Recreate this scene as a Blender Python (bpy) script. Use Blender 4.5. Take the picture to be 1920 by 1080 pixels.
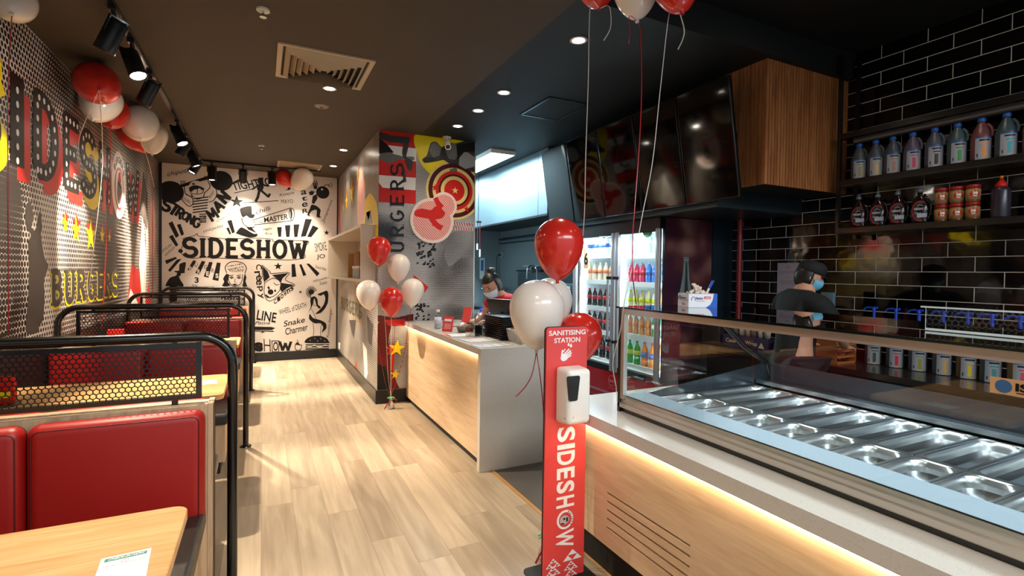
import bpy, bmesh, math, random
from mathutils import Vector, Matrix, Euler
random.seed(7)
C = bpy.context.scene
for o in list(bpy.data.objects): bpy.data.objects.remove(o, do_unlink=True)

# ---------------------------------------------------------------- camera
EYE = Vector((0.0, 0.0, 1.5)); FOC = 949.9; CY = 527.8
yaw, pit, rol = [math.radians(a) for a in (26.267, 1.039, 0.748)]
FW = Vector((math.sin(yaw)*math.cos(pit), math.cos(yaw)*math.cos(pit), -math.sin(pit)))
R0 = Vector((math.cos(yaw), -math.sin(yaw), 0)); U0 = R0.cross(FW)
RT = R0*math.cos(rol) + U0*math.sin(rol); UP = -R0*math.sin(rol) + U0*math.cos(rol)
cd = bpy.data.cameras.new('camera'); cam = bpy.data.objects.new('camera', cd); C.collection.objects.link(cam)
M = Matrix.Identity(4)
for i in range(3): M[i][0] = RT[i]; M[i][1] = UP[i]; M[i][2] = -FW[i]; M[i][3] = EYE[i]
cam.matrix_world = M
cd.sensor_width = 36; cd.lens = FOC/1920*36; cd.shift_y = -(540-CY)/1920; cd.clip_start = 0.05; cd.clip_end = 100
C.camera = cam

def P(x, y, ax, val):
    """point on the real plane ax=val that a measured spot of a surface lies on"""
    d = FW + RT*(x-960)/FOC - UP*(y-CY)/FOC
    i = 'XYZ'.index(ax); t = (val-EYE[i])/d[i]
    return EYE + d*t

# ---------------------------------------------------------------- world, exposure, big lights
w = bpy.data.worlds.new('world'); C.world = w; w.use_nodes = True
w.node_tree.nodes['Background'].inputs[0].default_value = (0.80, 0.90, 1.0, 1)
w.node_tree.nodes['Background'].inputs[1].default_value = 0.42
C.view_settings.view_transform = 'Standard'; C.view_settings.look = 'None'
C.view_settings.gamma = 1; C.view_settings.use_curve_mapping = False
C.view_settings.exposure = 0.85

def light(name, kind, loc, energy, color, aim=None, **kw):
    d = bpy.data.lights.new(name, kind); d.energy = energy; d.color = color
    for k, v in kw.items(): setattr(d, k, v)
    o = bpy.data.objects.new(name, d); C.collection.objects.link(o); o.location = loc
    if aim is not None: o.rotation_euler = (Vector(aim)-Vector(loc)).to_track_quat('-Z', 'Y').to_euler()
    return o
WARM = (1.0, 0.84, 0.64); MALL = (0.86, 0.93, 1.0); COOL = (0.62, 0.87, 1.0)
# ceiling panels of the mall walkway outside the open shopfront
light('mall_light', 'AREA', (2.6, -3.2, 4.0), 105, MALL, (2.2, 1.0, 1.0), shape='RECTANGLE', size=4.5, size_y=1.0)
light('mall_light', 'AREA', (-1.5, -3.5, 4.0), 18, (1, .95, .88), (-0.5, 1.0, 0.8), shape='RECTANGLE', size=2.5, size_y=1.0)

# ---------------------------------------------------------------- materials
def lin(h):
    h = h.lstrip('#'); out = []
    for i in (0, 2, 4):
        c = int(h[i:i+2], 16)/255; out.append(c/12.92 if c <= .04045 else ((c+.055)/1.055)**2.4)
    return (*out, 1)
MATS = {}
def mat(name, col, rough=.5, metal=0, coat=0, emit=0, ecol=None, sss=0, alpha=1, spec=None, bump=None):
    if name in MATS: return MATS[name]
    m = bpy.data.materials.new(name); m.use_nodes = True; b = m.node_tree.nodes['Principled BSDF']
    c = lin(col) if isinstance(col, str) else (*col, 1)
    b.inputs['Base Color'].default_value = c; b.inputs['Roughness'].default_value = rough
    b.inputs['Metallic'].default_value = metal; b.inputs['Coat Weight'].default_value = coat
    b.inputs['Coat Roughness'].default_value = .05
    if spec is not None: b.inputs['Specular IOR Level'].default_value = spec
    if sss: b.inputs['Subsurface Weight'].default_value = sss; b.inputs['Subsurface Radius'].default_value = (.1, .06, .05)
    if emit:
        b.inputs['Emission Color'].default_value = (lin(ecol) if isinstance(ecol, str) else (*ecol, 1)) if ecol else c
        b.inputs['Emission Strength'].default_value = emit
    if bump:
        nt = m.node_tree; t = nt.nodes.new('ShaderNodeTexCoord'); n = nt.nodes.new('ShaderNodeTexNoise'); n.inputs['Scale'].default_value = bump[0]
        bp = nt.nodes.new('ShaderNodeBump'); bp.inputs['Strength'].default_value = bump[1]; bp.inputs['Distance'].default_value = .005
        nt.links.new(t.outputs['Object'], n.inputs['Vector']); nt.links.new(n.outputs['Fac'], bp.inputs['Height']); nt.links.new(bp.outputs[0], b.inputs['Normal'])
    MATS[name] = m; return m

class NT:
    """tiny node helper"""
    def __init__(s, name):
        s.m = bpy.data.materials.new(name); s.m.use_nodes = True; s.t = s.m.node_tree; s.b = s.t.nodes['Principled BSDF']; MATS[name] = s.m
    def n(s, kind, **kw):
        x = s.t.nodes.new('ShaderNode'+kind)
        for k, v in kw.items(): setattr(x, k, v)
        return x
    def set(s, sock, v):
        if hasattr(v, 'is_output') or isinstance(v, bpy.types.NodeSocket): s.t.links.new(v, sock)
        else: sock.default_value = v
    def math(s, op, a, b=None, c=None):
        x = s.n('Math', operation=op); s.set(x.inputs[0], a)
        if b is not None: s.set(x.inputs[1], b)
        if c is not None: s.set(x.inputs[2], c)
        return x.outputs[0]
    def pos(s):
        g = s.n('NewGeometry'); x = s.n('SeparateXYZ'); s.t.links.new(g.outputs['Position'], x.inputs[0]); return x.outputs
    def comb(s, a, b, c):
        x = s.n('CombineXYZ'); s.set(x.inputs[0], a); s.set(x.inputs[1], b); s.set(x.inputs[2], c); return x.outputs[0]
    def mix(s, f, a, b):
        x = s.n('Mix', data_type='RGBA'); s.set(x.inputs['Factor'], f); s.set(x.inputs[6], a); s.set(x.inputs[7], b); return x.outputs[2]
    def noise(s, vec, scale, detail=2, dist=0):
        x = s.n('TexNoise'); s.set(x.inputs['Vector'], vec); x.inputs['Scale'].default_value = scale; x.inputs['Detail'].default_value = detail; x.inputs['Distortion'].default_value = dist; return x.outputs['Fac']
    def ramp(s, f, stops):
        x = s.n('ValToRGB'); s.set(x.inputs[0], f); e = x.color_ramp.elements
        while len(e) < len(stops): e.new(.5)
        for q, (p, c) in zip(e, stops): q.position = p; q.color = lin(c) if isinstance(c, str) else (*c, 1)
        return x.outputs[0]

def wood_mat(name, c0, c1, c2, axis='Y', scale=1.0, rough=.45):
    """grain running along an object axis"""
    k = NT(name); tc = k.n('TexCoord'); mp = k.n('Mapping')
    sc = {'X': (1.2, 14, 14), 'Y': (14, 1.2, 14), 'Z': (14, 14, 1.2)}[axis]
    mp.inputs['Scale'].default_value = [v*scale for v in sc]
    k.t.links.new(tc.outputs['Object'], mp.inputs[0])
    f1 = k.noise(mp.outputs[0], 1.4, 6, .6); f2 = k.noise(mp.outputs[0], 7, 4, .2)
    f = k.math('ADD', k.math('MULTIPLY', f1, .65), k.math('MULTIPLY', f2, .35))
    k.set(k.b.inputs['Base Color'], k.ramp(f, [(.32, c0), (.5, c1), (.68, c2)])); k.b.inputs['Roughness'].default_value = rough
    bp = k.n('Bump'); bp.inputs['Strength'].default_value = .08; bp.inputs['Distance'].default_value = .002
    k.set(bp.inputs['Height'], f2); k.set(k.b.inputs['Normal'], bp.outputs[0]); return k.m
OAK = wood_mat('oak_panel', '#cca880', '#dfc09a', '#ead0ad', 'Y', .8, .5)
TABLE = wood_mat('oak_table', '#bd874c', '#daa86b', '#e8bf87', 'X', .9, .38)
TIMBER = wood_mat('oak_frame', '#a98c6c', '#c4a683', '#d2b794', 'Z', 1, .5)
SLAT = wood_mat('cladding_timber', '#7e4722', '#9d5f30', '#b27443', 'Z', 1.5, .55)

def planks():
    k = NT('floor_planks'); x, y, z = k.pos()
    W = .182; Lp = 1.28
    col = k.math('FLOOR', k.math('DIVIDE', x, W)); fx = k.math('FRACT', k.math('DIVIDE', x, W))
    wn = k.n('TexWhiteNoise', noise_dimensions='1D'); k.set(wn.inputs['W'], col)
    yy = k.math('ADD', k.math('DIVIDE', y, Lp), k.math('MULTIPLY', wn.outputs['Value'], 7.3))
    row = k.math('FLOOR', yy); fy = k.math('FRACT', yy)
    wn2 = k.n('TexWhiteNoise', noise_dimensions='2D'); k.set(wn2.inputs['Vector'], k.comb(col, row, 0))
    tone = wn2.outputs['Value']
    gv = k.comb(k.math('ADD', k.math('MULTIPLY', x, 11), k.math('MULTIPLY', tone, 30)), k.math('MULTIPLY', y, .9), tone)
    g = k.noise(gv, 1.8, 7, .5); g2 = k.noise(gv, 9, 4)
    c1 = k.ramp(tone, [(0, '#8c7b65'), (.35, '#9f8f78'), (.7, '#b2a188'), (1, '#bfae95')])
    c2 = k.ramp(g, [(.3, '#7f6e59'), (.5, '#a49079'), (.7, '#c5b39a')])
    c = k.mix(.42, c1, c2)
    gap = k.math('MAXIMUM', k.math('LESS_THAN', fx, .012), k.math('LESS_THAN', fy, .0022))
    c = k.mix(k.math('MULTIPLY', gap, .55), c, lin('#54432f'))
    k.set(k.b.inputs['Base Color'], c); k.set(k.b.inputs['Roughness'], k.math('ADD', .33, k.math('MULTIPLY', g2, .18)))
    return k.m
PLANKS = planks()

def tiles():
    k = NT('black_subway_tiles'); x, y, z = k.pos()
    ZL = 3.1734; Y0 = 2.2606
    r = k.math('DIVIDE', k.math('SUBTRACT', ZL, z), .102); row = k.math('FLOOR', r); fr = k.math('FRACT', r)
    odd = k.math('MODULO', k.math('ADD', row, 100), 2)          # row 0 has joints at odd half tiles
    q = k.math('DIVIDE', k.math('SUBTRACT', Y0+.302*20, y), .302)
    q = k.math('ADD', q, k.math('MULTIPLY', k.math('SUBTRACT', 1, odd), .5)); fq = k.math('FRACT', q)
    j1 = k.math('MINIMUM', fr, k.math('SUBTRACT', 1, fr)); j2 = k.math('MINIMUM', fq, k.math('SUBTRACT', 1, fq))
    j = k.math('MAXIMUM', k.math('LESS_THAN', j1, .024), k.math('LESS_THAN', j2, .0082))
    k.set(k.b.inputs['Base Color'], k.mix(j, lin('#060606'), lin('#d6cdc1')))
    k.set(k.b.inputs['Roughness'], k.math('ADD', .07, k.math('MULTIPLY', j, .7)))
    wn = k.n('TexWhiteNoise', noise_dimensions='2D'); k.set(wn.inputs['Vector'], k.comb(k.math('FLOOR', q), row, 0))
    bp = k.n('Bump'); bp.inputs['Strength'].default_value = .5; bp.inputs['Distance'].default_value = .002
    k.set(bp.inputs['Height'], k.math('ADD', k.math('MULTIPLY', k.math('SUBTRACT', 1, j), 1.0), k.math('MULTIPLY', k.noise(k.comb(x, y, z), 9, 1), 1.2))); k.set(k.b.inputs['Normal'], bp.outputs[0])
    return k.m
TILES = tiles()

def halftone(name, ax, pitch, paper, ink, masks, rough=.35, base=.36):
    """dot screen print; masks: list of (cu, cv, ru, rv, gain) soft blobs that change dot size"""
    k = NT(name); x, y, z = k.pos(); u = y if ax == 'X' else x; v = z
    a = k.math('DIVIDE', u, pitch); b = k.math('DIVIDE', v, pitch*.87)
    rb = k.math('FLOOR', b); sh = k.math('MULTIPLY', k.math('MODULO', k.math('ADD', rb, 1000), 2), .5)
    fa = k.math('SUBTRACT', k.math('FRACT', k.math('ADD', a, sh)), .5); fb = k.math('SUBTRACT', k.math('FRACT', b), .5)
    d = k.math('SQRT', k.math('ADD', k.math('POWER', k.math('MULTIPLY', fa, 1), 2), k.math('POWER', k.math('MULTIPLY', fb, .87), 2)))
    rad = k.math('ADD', base, k.math('MULTIPLY', k.math('SUBTRACT', k.noise(k.comb(k.math('MULTIPLY', u, 1), v, 3), 1.3, 2, .4), .5), .55))
    for (cu, cv, ru, rv, g) in masks:
        du = k.math('DIVIDE', k.math('SUBTRACT', u, cu), ru); dv = k.math('DIVIDE', k.math('SUBTRACT', v, cv), rv)
        e = k.math('ADD', k.math('MULTIPLY', du, du), k.math('MULTIPLY', dv, dv))
        rad = k.math('ADD', rad, k.math('MULTIPLY', k.math('MAXIMUM', k.math('SUBTRACT', 1, e), 0), g))
    ink_f = k.math('LESS_THAN', d, rad)
    k.set(k.b.inputs['Base Color'], k.mix(ink_f, lin(paper), lin(ink))); k.b.inputs['Roughness'].default_value = rough; k.b.inputs['Specular IOR Level'].default_value = .3
    return k.m

def stripes(name, ax, pitch, c1, c2, ang=45, duty=.5):
    k = NT(name); x, y, z = k.pos(); u = y if ax == 'X' else x
    s = k.math('ADD', k.math('MULTIPLY', u, math.cos(math.radians(ang))), k.math('MULTIPLY', z, math.sin(math.radians(ang))))
    f = k.math('LESS_THAN', k.math('FRACT', k.math('DIVIDE', s, pitch)), duty)
    k.set(k.b.inputs['Base Color'], k.mix(f, lin(c1), lin(c2))); k.b.inputs['Roughness'].default_value = .35; return k.m

def steel(name, col, rough, axis=None, sc=200):
    k = NT(name); k.b.inputs['Metallic'].default_value = 1; k.b.inputs['Base Color'].default_value = lin(col)
    tc = k.n('TexCoord'); mp = k.n('Mapping'); mp.inputs['Scale'].default_value = {'X': (1, 60, 60), 'Y': (60, 1, 60), 'Z': (60, 60, 1), None: (8, 8, 8)}[axis]
    k.t.links.new(tc.outputs['Object'], mp.inputs[0]); f = k.noise(mp.outputs[0], 3, 3)
    k.set(k.b.inputs['Roughness'], k.math('ADD', rough, k.math('MULTIPLY', f, .12))); return k.m
STEEL = steel('brushed_steel', '#b9bdc0', .22, 'Y'); PANSTEEL = mat('pan_steel', '#c9ced0', .3, 1); ALU = mat('anodised_aluminium', '#cfc6bb', .3, .75)
HOODST = mat('hood_steel', '#7f9098', .42, .7)

def stone():
    k = NT('speckled_stone'); tc = k.n('TexCoord')
    v = k.n('TexVoronoi'); v.inputs['Scale'].default_value = 260; k.t.links.new(tc.outputs['Object'], v.inputs['Vector'])
    f = k.math('LESS_THAN', v.outputs['Distance'], .22)
    n = k.noise(tc.outputs['Object'], 70, 2); f = k.math('MULTIPLY', f, k.math('GREATER_THAN', n, .53))
    c = k.mix(k.math('MULTIPLY', f, .75), lin('#d6d1c9'), lin('#86786a'))
    k.set(k.b.inputs['Base Color'], c); k.b.inputs['Roughness'].default_value = .22; return k.m
STONE = stone()

def thin_glass(name, tint=(1, 1, 1), refl=1.0, base=.05):
    m = bpy.data.materials.new(name); m.use_nodes = True; nt = m.node_tree; nt.nodes.clear()
    o = nt.nodes.new('ShaderNodeOutputMaterial'); mx = nt.nodes.new('ShaderNodeMixShader'); t = nt.nodes.new('ShaderNodeBsdfTransparent'); g = nt.nodes.new('ShaderNodeBsdfGlossy')
    f = nt.nodes.new('ShaderNodeFresnel'); f.inputs[0].default_value = 1.5; mu = nt.nodes.new('ShaderNodeMath'); mu.operation = 'MULTIPLY_ADD'; mu.inputs[1].default_value = 1.25*refl; mu.inputs[2].default_value = base*.3
    t.inputs[0].default_value = (*tint, 1); g.inputs['Roughness'].default_value = .01
    ge = nt.nodes.new('ShaderNodeNewGeometry'); inv = nt.nodes.new('ShaderNodeMath'); inv.operation = 'SUBTRACT'; inv.inputs[0].default_value = 1; nt.links.new(ge.outputs['Backfacing'], inv.inputs[1]); m3 = nt.nodes.new('ShaderNodeMath'); m3.operation = 'MULTIPLY'; m3.use_clamp = True; nt.links.new(f.outputs[0], mu.inputs[0]); nt.links.new(mu.outputs[0], m3.inputs[0]); nt.links.new(inv.outputs[0], m3.inputs[1]); nt.links.new(m3.outputs[0], mx.inputs[0]); nt.links.new(t.outputs[0], mx.inputs[1]); nt.links.new(g.outputs[0], mx.inputs[2]); nt.links.new(mx.outputs[0], o.inputs[0])
    MATS[name] = m; return m
GLASS = thin_glass('clear_glass', (.97, .99, .98)); ACRYL = thin_glass('clear_acrylic', (.95, .97, .98), .7, .05); BOTGLASS = thin_glass('bottle_plastic', (.9, .95, .97), .8)

BLK = mat('black_metal', '#0b0b0c', .28, .0, coat=.6); BLKM = mat('matt_black', '#0d0d0d', .6); SKIRT = mat('black_skirting', '#101214', .3)
RAILM = mat('black_powder_coat', '#080808', .22, coat=.4)
REDV = mat('red_vinyl', '#a0140d', .42, bump=(300, .06)); BLKV = mat('black_vinyl', '#26241f', .38, bump=(300, .06))
WHITE = mat('white_paint', '#e6e2da', .5); PAPER = mat('paper_white', '#f0eeea', .6); INK = mat('black_ink', '#141211', .5, spec=.3)
BRED = mat('balloon_red', '#d42c22', .2, coat=.4, sss=.2); BWHI = mat('balloon_white', '#f2e8de', .2, coat=.5, sss=.3)
REDS = mat('sign_red', '#e04846', .3); SIGNW = mat('sign_white', '#efefef', .4)
PRED = mat('print_red', '#c8231c', .35, spec=.25); PYEL = mat('print_yellow', '#f2d813', .35, spec=.25); PPINK = mat('print_pink', '#d9a79d', .35, spec=.25); PGREY = mat('print_grey', '#6d6a68', .35, spec=.25); PDGREY = mat('print_dark_grey', '#3c3a39', .35, spec=.25); PWHITE = mat('print_white', '#e9e5e0', .35, spec=.25)
PCREAM = mat('print_cream', '#e2c97c', .35, spec=.25); PMAR = mat('print_maroon', '#4a1412', .35, spec=.25); PBLK = mat('print_black', '#1b1817', .35, spec=.25)
PLBLUE = mat('blue_plastic', '#1548c8', .35); CARD = mat('cardboard', '#8a6238', .8); SKIN = mat('skin', '#c68d6f', .5, sss=.1); HAIR = mat('dark_hair', '#15100e', .4); MASKM = mat('mask_white', '#d9e3ea', .7); MASKB = mat('mask_blue', '#6fc0e0', .7)
EMW = mat('lamp_face', '#ffffff', .5, emit=45, ecol=(1, .90, .74))

# ---------------------------------------------------------------- mesh helpers
class MB:
    def __init__(s): s.v = []; s.f = []; s.m = []; s.sm = []
    def add(s, vs, fs, mi=0, smooth=False):
        b = len(s.v); s.v += [Vector(v) for v in vs]
        for f in fs: s.f.append([b+i for i in f]); s.m.append(mi); s.sm.append(smooth)
    def box(s, a, b, mi=0, M=None):
        x0, y0, z0 = a; x1, y1, z1 = b
        vs = [Vector(p) for p in ((x0, y0, z0), (x1, y0, z0), (x1, y1, z0), (x0, y1, z0), (x0, y0, z1), (x1, y0, z1), (x1, y1, z1), (x0, y1, z1))]
        if M: vs = [M @ v for v in vs]
        s.add(vs, [(0, 3, 2, 1), (4, 5, 6, 7), (0, 1, 5, 4), (1, 2, 6, 5), (2, 3, 7, 6), (3, 0, 4, 7)], mi)
    def rbox(s, a, b, r, mi=0, seg=3, M=None):
        bm = bmesh.new(); bmesh.ops.create_cube(bm, size=1)
        for v in bm.verts: v.co = Vector([a[i]+(v.co[i]+.5)*(b[i]-a[i]) for i in range(3)])
        bmesh.ops.bevel(bm, geom=bm.edges[:], offset=r, segments=seg, profile=.5, affect='EDGES')
        bm.verts.index_update(); s.add([(M @ v.co if M else v.co) for v in bm.verts], [[v.index for v in f.verts] for f in bm.faces], mi, True); bm.free()
    def cyl(s, p0, p1, r0, r1=None, seg=24, mi=0, caps=True, smooth=True):
        p0 = Vector(p0); p1 = Vector(p1); r1 = r0 if r1 is None else r1
        q = (p1-p0).to_track_quat('Z', 'Y'); vs = []
        for p, r in ((p0, r0), (p1, r1)):
            for i in range(seg):
                a = 2*math.pi*i/seg; vs.append(p + q @ Vector((r*math.cos(a), r*math.sin(a), 0)))
        s.add(vs, [(i, (i+1) % seg, seg+(i+1) % seg, seg+i) for i in range(seg)], mi, smooth)
        if caps: s.add(vs, [list(range(seg))[::-1], list(range(seg, 2*seg))], mi)
    def lathe(s, prof, seg=24, mi=0, M=None, sx=1, sy=1, smooth=True, mats=None):
        vs = []
        for r, z in prof:
            for i in range(seg):
                a = 2*math.pi*i/seg; v = Vector((r*sx*math.cos(a), r*sy*math.sin(a), z)); vs.append(M @ v if M else v)
        for j in range(len(prof)-1):
            fs = [(j*seg+i, j*seg+(i+1) % seg, (j+1)*seg+(i+1) % seg, (j+1)*seg+i) for i in range(seg)]
            b = len(s.v) if j == 0 else b
            if j == 0: s.v += vs
            for f in fs: s.f.append([b+i for i in f]); s.m.append(mats[j] if mats else mi); s.sm.append(smooth)
        for j, rev in ((0, True), (len(prof)-1, False)):
            if prof[j][0] > 1e-4:
                f = [b+j*seg+i for i in range(seg)]; s.f.append(f[::-1] if rev else f); s.m.append(mats[min(j, len(prof)-2)] if mats else mi); s.sm.append(False)
    def tube(s, pts, r, seg=10, mi=0, flat=None, closed=False):
        pts = [Vector(p) for p in pts]; n = len(pts); vs = []; up = Vector((0, 0, 1))
        prev = None
        for i, p in enumerate(pts):
            if closed: d = pts[(i+1) % n]-pts[i-1]
            else: d = pts[min(i+1, n-1)]-pts[max(i-1, 0)]
            d.normalize()
            if prev is None:
                a = d.cross(up)
                if a.length < .05: a = d.cross(Vector((0, 1, 0)))
                a.normalize()
            else: a = prev - d*prev.dot(d); a.normalize()
            prev = a; b = d.cross(a)
            for k in range(seg):
                t = 2*math.pi*k/seg; vs.append(p + a*(r*math.cos(t)) + b*((flat if flat else r)*math.sin(t)))
        fs = [(i*seg+k, i*seg+(k+1) % seg, ((i+1) % n)*seg+(k+1) % seg, ((i+1) % n)*seg+k) for i in range(n if closed else n-1) for k in range(seg)]
        s.add(vs, fs, mi, True)
        if not closed: s.add(vs, [list(range(seg))[::-1], list(range((n-1)*seg, n*seg))], mi)
    def prism(s, poly, h, M=None, mi=0):
        """2-D polygon (x, y) extruded in z by h"""
        n = len(poly); vs = [Vector((x, y, 0)) for x, y in poly]+[Vector((x, y, h)) for x, y in poly]
        if M: vs = [M @ v for v in vs]
        s.add(vs, [list(range(n))[::-1], list(range(n, 2*n))]+[(i, (i+1) % n, n+(i+1) % n, n+i) for i in range(n)], mi)
    def ell(s, c, r, mi=0, u=24, v=14, M=None):
        vs = []; c = Vector(c)
        for j in range(v+1):
            t = math.pi*j/v
            for i in range(u):
                a = 2*math.pi*i/u; p = Vector((r[0]*math.sin(t)*math.cos(a), r[1]*math.sin(t)*math.sin(a), r[2]*math.cos(t))); vs.append((M @ p if M else p)+c)
        s.add(vs, [(j*u+i, (j+1)*u+i, (j+1)*u+(i+1) % u, j*u+(i+1) % u) for j in range(v) for i in range(u)], mi, True)
    def done(s, name, mats, parent=None, keep=False, origin=None, bevel=0, loc=None):
        if not isinstance(mats, (list, tuple)): mats = [mats]
        me = bpy.data.meshes.new(name); vs = s.v
        off = Vector((0, 0, 0))
        if parent is not None and not keep: off = Vector(wloc(parent))
        elif parent is None and not keep:
            if origin is not None: off = Vector(origin)
            else:
                xs = [v.x for v in vs]; ys = [v.y for v in vs]; zs = [v.z for v in vs]
                off = Vector(((min(xs)+max(xs))/2, (min(ys)+max(ys))/2, min(zs)))
        me.from_pydata([v-off for v in vs], [], s.f)
        for m in mats: me.materials.append(m)
        me.polygons.foreach_set('material_index', s.m); me.polygons.foreach_set('use_smooth', s.sm)
        me.validate(); me.update()
        o = bpy.data.objects.new(name, me); C.collection.objects.link(o)
        if parent is not None: o.parent = parent
        elif not keep: o.location = off
        if loc is not None: o.location = loc
        if bevel:
            bv = o.modifiers.new('b', 'BEVEL'); bv.width = bevel; bv.segments = 2; bv.limit_method = 'ANGLE'; bv.angle_limit = math.radians(40)
        return o
def wloc(o):
    v = Vector(o.location)
    while o.parent: o = o.parent; v += o.location
    return v
def tag(o, label=None, cat=None, group=None, kind=None):
    if label: o['label'] = label
    if cat: o['category'] = cat
    if group: o['group'] = group
    if kind: o['kind'] = kind
    return o
def thing(name, label, cat, loc=(0, 0, 0), group=None):
    o = bpy.data.objects.new(name, None); C.collection.objects.link(o); o.location = loc; o.empty_display_size = .05
    return tag(o, label, cat, group)
def struct(o): o['kind'] = 'structure'; return o
def dup(root, loc=None, rot=None, label=None, group=None, sc=None, swap=None):
    def cp(o, par):
        c = o.copy(); C.collection.objects.link(c); c.parent = par
        if swap and o.data and o.data in swap: c.data = swap[o.data]
        for ch in kids(o): cp(ch, c)
        return c
    r = cp(root, None)
    if loc is not None: r.location = loc
    if rot is not None: r.rotation_euler = rot
    if sc is not None: r.scale = sc
    if label: r['label'] = label
    if group: r['group'] = group
    return r
_all_kids = {}
def kids(o): return [c for c in C.collection.objects if c.parent == o]
def simple(name, build, mats, label, cat, group=None, **kw):
    mb = MB(); build(mb); o = mb.done(name, mats, **kw); return tag(o, label, cat, group)

# text outlines as triangulated 2-D shapes
_tc = {}
def text2d(s, bold=0.0, shear=0.0):
    key = (s, bold, shear)
    if key in _tc: return _tc[key]
    cu = bpy.data.curves.new('t', 'FONT'); cu.body = s; cu.offset = bold; cu.shear = shear; cu.resolution_u = 5
    o = bpy.data.objects.new('t', cu); C.collection.objects.link(o)
    dg = bpy.context.evaluated_depsgraph_get(); me = bpy.data.meshes.new_from_object(o.evaluated_get(dg))
    vs = [(v.co.x, v.co.y) for v in me.vertices]; fs = [list(p.vertices) for p in me.polygons]
    bpy.data.objects.remove(o); bpy.data.meshes.remove(me); bpy.data.curves.remove(cu)
    if vs:
        x0 = min(v[0] for v in vs); x1 = max(v[0] for v in vs); y0 = min(v[1] for v in vs); y1 = max(v[1] for v in vs)
        vs = [((a-x0)/(x1-x0), (b-y0)/(max(y1-y0, 1e-6))) for a, b in vs]
    _tc[key] = (vs, fs); return _tc[key]
def put_text(mb, s, bl, br, tl, mi=0, bold=0.0, shear=0.0):
    """text stretched over the parallelogram bl, br, tl (3-D points)"""
    vs, fs = text2d(s, bold, shear); bl = Vector(bl); ex = Vector(br)-bl; ey = Vector(tl)-bl
    mb.add([bl+ex*a+ey*b for a, b in vs], fs, mi)

# stroke alphabet: strokes in a 1-high box; width per glyph
def arc(cx, cy, rx, ry, a0, a1, n=10): return [(cx+rx*math.cos(math.radians(a0+(a1-a0)*i/n)), cy+ry*math.sin(math.radians(a0+(a1-a0)*i/n))) for i in range(n+1)]
SF = {
 'S': (.62, [arc(.31, .74, .27, .26, 20, 270, 10)+arc(.31, .26, .29, .26, 90, -160, 10)[1:]]),
 'I': (.2, [[(.1, 0), (.1, 1)]]), 'D': (.66, [[(.1, 0), (.1, 1), (.3, 1)]+arc(.28, .5, .34, .5, 80, -80, 10)+[(.3, 0), (.1, 0)]]),
 'E': (.56, [[(.52, 1), (.1, 1), (.1, 0), (.52, 0)], [(.1, .5), (.42, .5)]]), 'H': (.66, [[(.1, 0), (.1, 1)], [(.56, 0), (.56, 1)], [(.1, .5), (.56, .5)]]),
 'O': (.7, [arc(.35, .5, .3, .5, 0, 360, 20)]), 'W': (.9, [[(.05, 1), (.25, 0), (.45, .8), (.65, 0), (.85, 1)]]),
 'B': (.62, [[(.1, 0), (.1, 1), (.3, 1)]+arc(.3, .76, .22, .24, 80, -80, 6)+[(.1, .52)]]+[[(.3, .52)]+arc(.3, .26, .27, .26, 80, -80, 6)+[(.1, 0)]]),
 'U': (.66, [[(.1, 1), (.1, .3)]+arc(.33, .28, .23, .28, 180, 360, 8)+[(.56, 1)]]), 'R': (.64, [[(.1, 0), (.1, 1), (.3, 1)]+arc(.3, .75, .24, .25, 80, -80, 6)+[(.1, .5)], [(.3, .5), (.58, 0)]]),
 'G': (.68, [arc(.35, .5, .29, .5, 50, 330, 14)+[(.62, .42), (.4, .42)]]), 'T': (.6, [[(.3, 0), (.3, 1)], [(.02, 1), (.58, 1)]]), 'N': (.66, [[(.1, 0), (.1, 1), (.56, 0), (.56, 1)]]),
 'M': (.8, [[(.08, 0), (.12, 1), (.4, .3), (.68, 1), (.72, 0)]]), 'A': (.68, [[(.04, 0), (.34, 1), (.64, 0)], [(.16, .35), (.52, .35)]]), ' ': (.3, [])}
SERIF = {'S': [], 'I': [(.1, 0), (.1, 1)], 'D': [(.1, 0), (.1, 1)], 'E': [(.1, 0), (.1, 1)], 'H': [(.1, 0), (.1, 1), (.56, 0), (.56, 1)], 'O': [], 'W': [(.05, 1), (.85, 1), (.45, .85)], 'B': [(.1, 0), (.1, 1)], 'U': [(.1, 1), (.56, 1)], 'R': [(.1, 0), (.1, 1), (.58, 0)], 'G': []}
def glyph(ch, w, serif=0, dots=None):
    """list of convex polygons for one letter; w stroke width"""
    out = []; adv, st = SF[ch]
    for pl in st:
        for (a, b) in zip(pl, pl[1:]):
            dx, dy = b[0]-a[0], b[1]-a[1]; L = math.hypot(dx, dy) or 1; nx, ny = -dy/L*w/2, dx/L*w/2
            ex, ey = dx/L*w*.28, dy/L*w*.28
            ex, ey = dx/L*w*(.0 if len(pl) > 6 else .28), dy/L*w*(.0 if len(pl) > 6 else .28)
            out.append([(a[0]+nx-ex, a[1]+ny-ey), (a[0]-nx-ex, a[1]-ny-ey), (b[0]-nx+ex, b[1]-ny+ey), (b[0]+nx+ex, b[1]+ny+ey)])
        if len(pl) > 6:
            for (x, y) in pl[1:-1]: out.append([(x+w/2*math.cos(math.radians(k*36)), y+w/2*math.sin(math.radians(k*36))) for k in range(10)])
    if serif:
        for (x, y) in SERIF.get(ch, []): out.append([(x-serif, y-w*.22), (x+serif, y-w*.22), (x+serif, y+w*.22), (x-serif, y+w*.22)])
    return adv, out

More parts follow.
